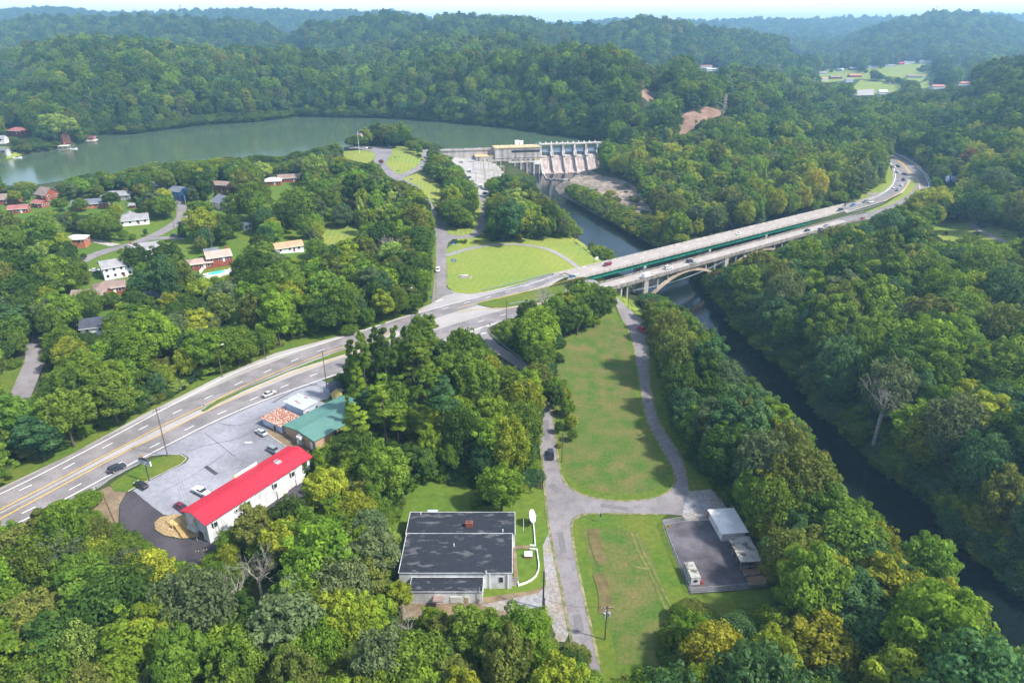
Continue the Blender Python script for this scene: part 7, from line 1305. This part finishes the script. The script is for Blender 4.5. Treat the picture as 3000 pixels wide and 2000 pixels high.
# canonical crowns about 10 m wide; instances scale them
BC = [broad_crown('crown', 1), broad_crown('crown', 2, nl=34, R=4.8, H=12.0, h0=2.5, size=0.42), broad_crown('crown', 3, nl=20, R=4.4, H=14.5, h0=3.0, size=0.46, gap=0.2),
      broad_crown('crown', 4, nl=42, R=5.0, H=12.5, h0=2.2, nleaf=13000, size=0.40), broad_crown('crown', 5, nl=16, R=4.7, H=13.5, h0=3.5, size=0.44, gap=0.32, nleaf=8000), broad_crown('crown', 6, nl=30, R=4.5, H=15.5, h0=2.6, nleaf=12000, size=0.42)]
BT = [trunk_mesh('trunk', 30+i, 7.5, 0.26) for i in range(3)]
PCR = [pine_crown('crown', 21), pine_crown('crown', 22, H=20, R=3.9, h0=11.8, n=4200)]; PT = trunk_mesh('trunk', 40, 17.5, 0.24, False)
CCR = [cone_crown('crown', 25), cone_crown('crown', 26, H=9.5, R=3.0)]
LIMBS = [bare_mesh('limbs', 60+k, 12.6, 0.2, 2) for k in range(3)]
for me in LIMBS: me.materials.append(M['palebark'])
for me in BC+PCR+CCR: me.materials.append(M['leaf'])
for me in BT+[PT]: me.materials.append(M['bark'])

PAL = {'dark green': (0.061,0.109,0.021), 'mid green': (0.116,0.186,0.025), 'bright green': (0.145,0.232,0.024), 'yellow green': (0.215,0.262,0.028), 'golden green': (0.27,0.275,0.03),
       'olive': (0.132,0.161,0.034), 'grey green': (0.112,0.151,0.063), 'blue green': (0.066,0.130,0.046), 'russet': (0.197,0.117,0.045), 'pale green': (0.213,0.294,0.063)}
def pal(u, v, y, r):
    if y > 1500: w = {'dark green':4,'mid green':3,'blue green':3,'olive':1,'bright green':.5}
    elif y > 620: w = {'dark green':3.5,'mid green':4,'olive':.7,'blue green':1.8,'bright green':1.2,'yellow green':.3,'grey green':.8,'russet':.01}
    elif u > 1640 and v < 800 and y > 380 and u < 2750: w = {'yellow green':3,'golden green':.6,'olive':2,'mid green':3,'bright green':2,'grey green':1.2}
    elif u > 1850 and v < 1500: w = {'mid green':4.5,'blue green':2.4,'olive':1.6,'dark green':2.4,'yellow green':1.0,'bright green':1.2,'grey green':1.2,'golden green':.15,'russet':.04}
    elif u > 1850: w = {'mid green':3,'blue green':3,'yellow green':1.2,'golden green':.6,'bright green':1,'olive':1}
    elif v > 1430: w = {'mid green':4,'bright green':3.2,'olive':2,'grey green':1.6,'dark green':1.6,'yellow green':1.0,'pale green':.3}
    elif u > 900 and v > 900: w = {'mid green':4,'dark green':2.5,'bright green':2.5,'blue green':1,'olive':1,'yellow green':.6}
    else: w = {'mid green':4,'dark green':3,'bright green':2,'olive':1.8,'yellow green':1.4,'grey green':1,'blue green':1,'pale green':.4}
    ks = list(w); a = np.array([w[k] for k in ks]); return ks[r.choice(len(ks), p=a/a.sum())]

print('forest: candidates')
rs = np.random.RandomState(5)
cand = []
def bandpts(y0, y1, sp):
    nx = int(2*0.86*y1/sp)+2; ny = int((y1-y0)/(sp*0.9))+1
    gx, g = np.meshgrid((np.arange(nx)-nx/2)*sp, y0+np.arange(ny)*sp*0.9); gx = gx+(np.arange(ny)%2)[:,None]*sp/2
    P = np.stack([gx.ravel(), g.ravel()],1)+rs.uniform(-0.36,0.36,(nx*ny,2))*sp; return P[np.abs(P[:,0]) < P[:,1]*0.84+25]
BANDS = [(55,330,6.6),(330,620,7.2),(620,1000,8.0),(1000,1500,10.0),(1500,2500,12.5),(2500,4600,17.0)]
for b,(y0,y1,sp) in enumerate(BANDS):
    P = bandpts(y0,y1,sp); cand.append(np.column_stack([P, np.full(len(P), sp), np.full(len(P), b)]))
K = np.vstack(cand); N = len(K); Z = hz(K[:,0],K[:,1])
size = (K[:,2]/6.6)**0.85*(0.66+0.92*rs.rand(N)**1.7); 
# young growth beside the fields, tall trees by the river
pz, dep = proj(np.column_stack([K[:,:2], Z]))
H = 13.0*size*(0.78+0.5*rs.rand(N)); R = 4.6*size*(0.82+0.4*rs.rand(N))
tallz = (pz[:,0] > 1850)&(pz[:,1] > 800)&(K[:,1] < 400); H = np.where(tallz, H*1.2, H); R = np.where(tallz, R*1.18, R)
ok = (pz[:,0] > -260)&(pz[:,0] < 3260)&(pz[:,1] < 2350)
ok &= sdistL if False else True
nearL = K[:,1] > 350; dl = np.full(N, 99.0); dl[nearL] = sdist(K[nearL,:2], LAKE); dr = sdist(K[:,:2], RIVER); ok &= (dl > 2)&(dr > 2)
dd = (K[:,:2]-np.array([DA.x,DA.y])); ss = dd@np.array([DX.x,DX.y]); tt = dd@np.array([DN.x,DN.y]); ok &= ~((ss > -12)&(ss < DLEN+10)&(tt > -6)&(tt < 24))
LEVELS = [(0.97,0.1),(0.85,0.55),(0.62,0.82),(0.62,-0.82),(0.85,-0.55),(0.4,0.75),(0.4,-0.75),(0.5,0),(0.12,0)]
def covers(x, y, z, H, R, polys):
    bad = np.zeros(len(x), bool)
    for f, s in LEVELS:
        q, _ = proj(np.column_stack([x+s*R, y, z+H*f]))
        for p in polys:
            a = np.asarray(p); m = (q[:,0] >= a[:,0].min())&(q[:,0] <= a[:,0].max())&(q[:,1] >= a[:,1].min())&(q[:,1] <= a[:,1].max())&~bad
            if m.any(): i = np.nonzero(m)[0]; bad[i] |= inpoly(q[i], p)
    return bad
near = ok&(K[:,1] < 2600)
bad = np.zeros(N, bool); i = np.nonzero(near)[0]; bad[i] = covers(K[i,0],K[i,1],Z[i],H[i],R[i],[p for p in CLEAR if p is not CLEAR_W4]); k_ = i[(rs.rand(len(i)) > 0.07)&~bad[i]]; bad[k_] = covers(K[k_,0],K[k_,1],Z[k_],H[k_],R[k_],[CLEAR_W4])
# smaller trees at the edges of open ground
H0, R0, s0 = H.copy(), R.copy(), size.copy()
for s_ in (0.82, 0.66, 0.5, 0.36, 0.24):
    j = np.nonzero(near&bad&((s_ > 0.4)|(K[:,1] < 700)))[0]; b2 = covers(K[j,0],K[j,1],Z[j],H0[j]*s_,R0[j]*min(1,s_*1.08),CLEAR); jj = j[~b2]; H[jj] = H0[jj]*s_; R[jj] = R0[jj]*min(1,s_*1.08); size[jj] = s0[jj]*s_; bad[jj] = False
ok &= ~bad
# footprints of things
for c in FOOT: ok &= (K[:,0]-c[0])**2+(K[:,1]-c[1])**2 > (c[2]+np.minimum(R,3)*0.5)**2
q, _ = proj(np.column_stack([K[:,:2], Z]))
for p in HIDE+[PX['main'],PX['lower'],PX['down'],PX['park_road'],PX['curve'],PX['fresh'],PX['fresh2'],PX['yard'],PX['rough'],PX['island'],PX['median1'],PX['median2'],PX['lot'],PX['bar']]: ok &= ~inpoly(q, p)
for A,B_,w in LINES: # under the bridges
    a = np.array(A); e = np.array(B_)-a; t = np.clip(((K[:,:2]-a)@e)/(e@e),0,1); ds = np.linalg.norm(K[:,:2]-a-t[:,None]*e,axis=1); lowt = (ds < w+R*0.7); ok &= ~(lowt&(H > 8)); ok &= ~(ds < w)
# drop what lies far behind a crest
az = np.round(K[:,0]/K[:,1]*220).astype(int); el = (Z+H-CAMZ)/K[:,1]; order = np.argsort(K[:,1]); mx_ = {}
vis = np.ones(N, bool)
gg = {}
YY = gy[gy > 300]
for a in np.unique(az):
    g = (hz(a/220*YY, YY)-CAMZ)/YY; gg[a] = np.maximum.accumulate(g)
for a in np.unique(az):
    i = np.nonzero(az==a)[0]; g = np.interp(K[i,1]*0.97, YY, gg[a], left=-9); vis[i] = (Z[i]+H[i]+6-CAMZ)/K[i,1] > g
ok &= vis
K = K[ok]; Z = Z[ok]; H = H[ok]; R = R[ok]; N = len(K); q, dep = proj(np.column_stack([K[:,:2], Z+H*0.6])); print('forest trees', N)
# colour names
tn = [pal(q[i,0],q[i,1],K[i,1],rs) for i in range(N)]
TINT = np.array([PAL[t] for t in tn]); TINT *= (0.80+0.40*rs.rand(N))[:,None]; TINT[:,0] *= 0.90+0.2*rs.rand(N); TINT *= 1.08
typ = rs.randint(0,6,N); pineg = inpoly(q, [(1010,930),(1300,920),(1330,1100),(1300,1260),(1180,1300),(1020,1250),(1000,1100)]); pine = pineg&(rs.rand(N) < 0.6)
cone = (~pine)&(rs.rand(N) < np.where((q[:,1] < 700)&(q[:,0] < 1250)&(K[:,1] < 620),0.25,0.03))&(K[:,1] < 1500)&(K[:,1] > 230)
vis = (q[:,0] > -20)&(q[:,0] < 3020)&(q[:,1] > 0)&(q[:,1] < 2020); big = np.where(vis, R/dep, 0)
wt = np.argsort(-big*(1+0.0*K[:,1])); indiv = np.zeros(N, bool); bl = [i for i in wt if not pine[i] and not cone[i]][:285-len(LAWN_TREES)]; indiv[bl] = True; indiv[pine] = True; pc = [i for i in wt if cone[i]][:80]; indiv[pc] = True
RANK = {}
def tree_label(kind, tone, x, y, z, h, R_):
    """what it looks like and the landmark it stands by"""
    p = proj([(x,y,z+h*0.6)])[0][0]; best = min(LANDMARKS, key=lambda L: (p[0]-L[1])**2+(p[1]-L[2])**2); dx, dy = p[0]-best[1], p[1]-best[2]
    side = ('right of' if dx > 0 else 'left of') if abs(dx) > abs(dy) else ('in front of' if dy > 0 else 'behind')
    sz = 'large' if R_ > 6.0 else ('small' if R_ < 3.2 else 'mid-sized'); key = (kind, tone, sz, side, best[0]); d = math.hypot(dx, dy)
    RANK.setdefault(key, []).append(d); return key, d
ORD = ['nearest','second nearest','third nearest','fourth nearest','fifth nearest','sixth nearest','seventh nearest','eighth nearest','ninth nearest','tenth nearest']+['%dth nearest'%k for k in range(11,60)]
PENDING = []
def finish_labels():
    for o, key, d in PENDING:
        L = sorted(RANK[key]); k = L.index(d); kind, tone, sz, side, lm = key
        o['label'] = (sz+' ' if len(L) == 1 else ORD[k]+' '+sz+' ')+'%s %s %s %s' % (tone, kind, side, lm)
proto = {}
def put_tree(kind, x, y, z, h, R_, tone, col, var, rot, group):
    nm = {'broad':'broadleaf_tree','pine':'pine_tree','cone':'evergreen_tree'}[kind]
    cat = 'tree'; cm = {'broad':BC,'pine':PCR,'cone':CCR}[kind]; cm = cm[var % len(cm)]
    base = {'broad':(4.9,[13.0,12.0,14.5,12.5,13.5,15.5]),'pine':(3.6,[18.0,20.0]),'cone':(2.8,[11.0,9.5])}[kind]; hc = base[1][var % len(base[1])]
    e = empty(nm, (x,y,z), rot); e['category'] = cat; e['group'] = group; sx = R_/base[0]; szz = h/hc
    if tone == 'bare': pass
    c = link('crown', cm, None, e); c.scale = (sx,sx,szz); c.color = tuple(col)+(1,)
    t = link('trunk', PT if kind == 'pine' else BT[var % 3], None, e); t.scale = (sx,sx,szz)
    if kind == 'broad' and R_ > 3.6 and RS.rand() < 0.22 and y < 420:
        l = link('limbs', LIMBS[var % 3], None, e); l.scale = (sx*.95,sx*.95,szz*1.02)
    key, d = tree_label({'broad':'tree','pine':'pine','cone':'evergreen'}[kind], tone, x, y, z, h, R_); PENDING.append((e,key,d)); return e
def grp(x, y, u, v):
    if y > 600: return 'trees on the far hills'
    if u > 1840 and v > 760: return 'trees along the river banks'
    if v > 1430: return 'trees in the foreground wood'
    if u > 900 and v > 900: return 'trees between the main road and the lower road'
    if u < 1280: return 'trees around the neighbourhood'
    return 'trees by the dam and park'
for i in np.nonzero(indiv)[0]:
    kd = 'pine' if pine[i] else ('cone' if cone[i] else 'broad'); h_ = H[i]; R_ = R[i]
    if kd == 'pine': h_ = max(h_*1.15, 15); R_ = R_*0.8
    if kd == 'cone': R_ = R_*0.62; h_ *= 0.85
    put_tree(kd, K[i,0],K[i,1],Z[i]-0.2,h_,R_,tn[i],TINT[i],typ[i],rs.rand()*6.28, {'pine':'pines beside the main road','cone':'evergreens'}.get(kd, grp(K[i,0],K[i,1],q[i,0],q[i,1])))
for (u,v,hp,wp,tone,kd) in LAWN_TREES:
    b = hit(u,v); dp = proj([b])[1][0]; k = dp/2000; put_tree(kd, b.x,b.y,b.z-0.1, hp*k/0.93, wp*k/2, tone, PAL[tone], int(rs.randint(6)), rs.rand()*6.28, 'trees standing in the open')
for (u,v,hp,kind_,lab) in BARE_TREES:
    b = hit(u,v); dp = proj([b])[1][0]; h_ = hp*dp/2000/0.9; e = empty('bare_tree', b, rs.rand()*6, lab, 'tree', 'dead trees')
    me = bare_mesh('branches', int(u)+3, h_, h_*0.027); link('branches', me, M['palebark'], e)
finish_labels()
# the rest of the woodland as one mass
def forest(name, sel, sources, hs, scale_xy, scale_z, tint, m, label=None):
    n = len(sel); me = bpy.data.meshes.new(name); me.vertices.add(n); me.vertices.foreach_set('co', np.column_stack([K[sel,:2], Z[sel]-0.3]).ravel())
    def at(nm, tp, val, f): a = me.attributes.new(nm, tp, 'POINT'); a.data.foreach_set(f, val.ravel().astype(np.float32 if tp != 'INT' else np.int32))
    var = typ[sel] % len(sources); hs = np.array(hs)[var]
    at('scl','FLOAT_VECTOR', np.column_stack([scale_xy, scale_xy, scale_z/hs]), 'vector'); at('rot','FLOAT', rs.rand(n)*6.28,'value'); at('idx','INT', var, 'value'); at('tint','FLOAT_COLOR', np.column_stack([tint, np.ones(n)]), 'color')
    o = link(name, me); o['kind'] = 'stuff'
    if label: o['label'] = label
    ng = bpy.data.node_groups.new(name, 'GeometryNodeTree'); ng.interface.new_socket('Geometry', in_out='INPUT', socket_type='NodeSocketGeometry'); ng.interface.new_socket('Geometry', in_out='OUTPUT', socket_type='NodeSocketGeometry')
    gi = ng.nodes.new('NodeGroupInput'); go = ng.nodes.new('NodeGroupOutput'); ip = ng.nodes.new('GeometryNodeInstanceOnPoints'); jg = ng.nodes.new('GeometryNodeJoinGeometry')
    for s in reversed(sources):
        oi = ng.nodes.new('GeometryNodeObjectInfo'); oi.transform_space = 'ORIGINAL'; oi.inputs[0].default_value = s; sm = ng.nodes.new('GeometryNodeSetMaterial'); sm.inputs['Material'].default_value = m
        g2i = ng.nodes.new('GeometryNodeGeometryToInstance'); ng.links.new(oi.outputs['Geometry'], sm.inputs[0]); ng.links.new(sm.outputs[0], g2i.inputs[0]); ng.links.new(g2i.outputs[0], jg.inputs[0])
    def attr(nm, tp):
        a = ng.nodes.new('GeometryNodeInputNamedAttribute'); a.data_type = tp; a.inputs[0].default_value = nm; return a.outputs[0]
    ng.links.new(gi.outputs[0], ip.inputs['Points']); ng.links.new(jg.outputs[0], ip.inputs['Instance']); ip.inputs['Pick Instance'].default_value = True
    ng.links.new(attr('idx','INT'), ip.inputs['Instance Index']); ng.links.new(attr('scl','FLOAT_VECTOR'), ip.inputs['Scale'])
    cx = ng.nodes.new('ShaderNodeCombineXYZ'); ng.links.new(attr('rot','FLOAT'), cx.inputs[2]); ng.links.new(cx.outputs[0], ip.inputs['Rotation']); ng.links.new(ip.outputs[0], go.inputs[0])
    md = o.modifiers.new('trees','NODES'); md.node_group = ng; return o
def src(mesh): return next(o for o in bpy.data.objects if o.data == mesh)
S = [src(me) for me in BC]
far = np.nonzero(~indiv)[0]
forest('forest', far, S, [13.0,12.0,14.5,12.5,13.5,15.5], R[far]/4.9*1.06, H[far], TINT[far], M['forestleaf'], 'dense green woodland covering the hills and river banks')
# shrubs and low growth under and between the trees
U = rs.uniform(0,1,(14000,2)); yy = 60*(620/60)**U[:,1]; xx = (U[:,0]*1.7-0.85)*yy; P = np.column_stack([xx,yy]); nb_ = 0
def bank(poly, n, w):
    A = np.array(poly); B_ = np.roll(A,-1,0); L = np.linalg.norm(B_-A,axis=1); k = rs.choice(len(A), n, p=L/L.sum()); t = rs.rand(n)[:,None]; e = B_[k]-A[k]; nn = np.stack([e[:,1],-e[:,0]],1)/(np.linalg.norm(e,axis=1)[:,None]+1e-9); s = np.sign(rs.rand(n)-.5)[:,None]
    return A[k]+e*t+nn*s*(rs.rand(n)[:,None]*w)
P = np.vstack([P, bank(RIVER,9000,9), bank(LAKE,7000,7)]); xx, yy = P[:,0], P[:,1]; zz = hz(xx,yy); hh = 1.2+2.4*rs.rand(len(P)); hh[14000:] *= 1.5; hh[23000:] *= 1.2; rr = hh*0.9
okk = (sdist(P,LAKE) > 0.3)&(sdist(P,RIVER) > 0.2); pq,_ = proj(np.column_stack([P,zz])); okk &= (pq[:,0] > -100)&(pq[:,0] < 3100)&(pq[:,1] < 2200); WATERY = [p for p in CLEAR if p in (CLEAR_W1,CLEAR_W2,CLEAR_W3,CLEAR_W4)]; okk &= ~covers(xx,yy,zz,hh,rr,[p for p in CLEAR if p not in WATERY]); okk &= ~covers(xx,yy,zz-hh*.4,hh*.8,rr*.3,WATERY)
for c in FOOT: okk &= (xx-c[0])**2+(yy-c[1])**2 > (c[2]+1)**2
for p in [PX['main'],PX['lower'],PX['down'],PX['park_road'],PX['curve'],PX['fresh'],PX['fresh2'],PX['yard'],PX['rough'],PX['nb'],PX['lot']]: okk &= ~inpoly(pq, p)
i = np.nonzero(okk)[0]; K = np.column_stack([P[i], P[i]*0]); Z = zz[i]-0.8; typ = rs.randint(0,6,len(i)); tt_ = [pal(a,b,y,rs) for (a,b),y in zip(pq[i], yy[i])]
forest('undergrowth', np.arange(len(i)), S, [13.0,12.0,14.5,12.5,13.5,15.5], rr[i]/4.9*1.3, hh[i]*1.4, np.array([PAL[t] for t in tt_]), M['forestleaf'], 'low shrubs and saplings between the trees')
# ---------------------------------------------------------------- the hazy air
hz_m = bpy.data.materials.new('haze'); hz_m.use_nodes = True; hn = hz_m.node_tree; hn.nodes.clear(); ho = hn.nodes.new('ShaderNodeOutputMaterial'); pv = hn.nodes.new('ShaderNodeVolumePrincipled')
pv.inputs['Color'].default_value = (0.37,0.69,1.0,1); pv.inputs['Density'].default_value = 0.00019; pv.inputs['Anisotropy'].default_value = 0.25; hn.links.new(pv.outputs[0], ho.inputs['Volume'])
hb = MB(); hb.box(-14500,14500,-400,GY1+60,-30,float(GZ.max())+45); hz_o = hb.build('haze', hz_m); hz_o['kind'] = 'stuff'; hz_o['label'] = 'blue summer haze hanging over the valley and hills'
hz_o.display_type = 'WIRE'
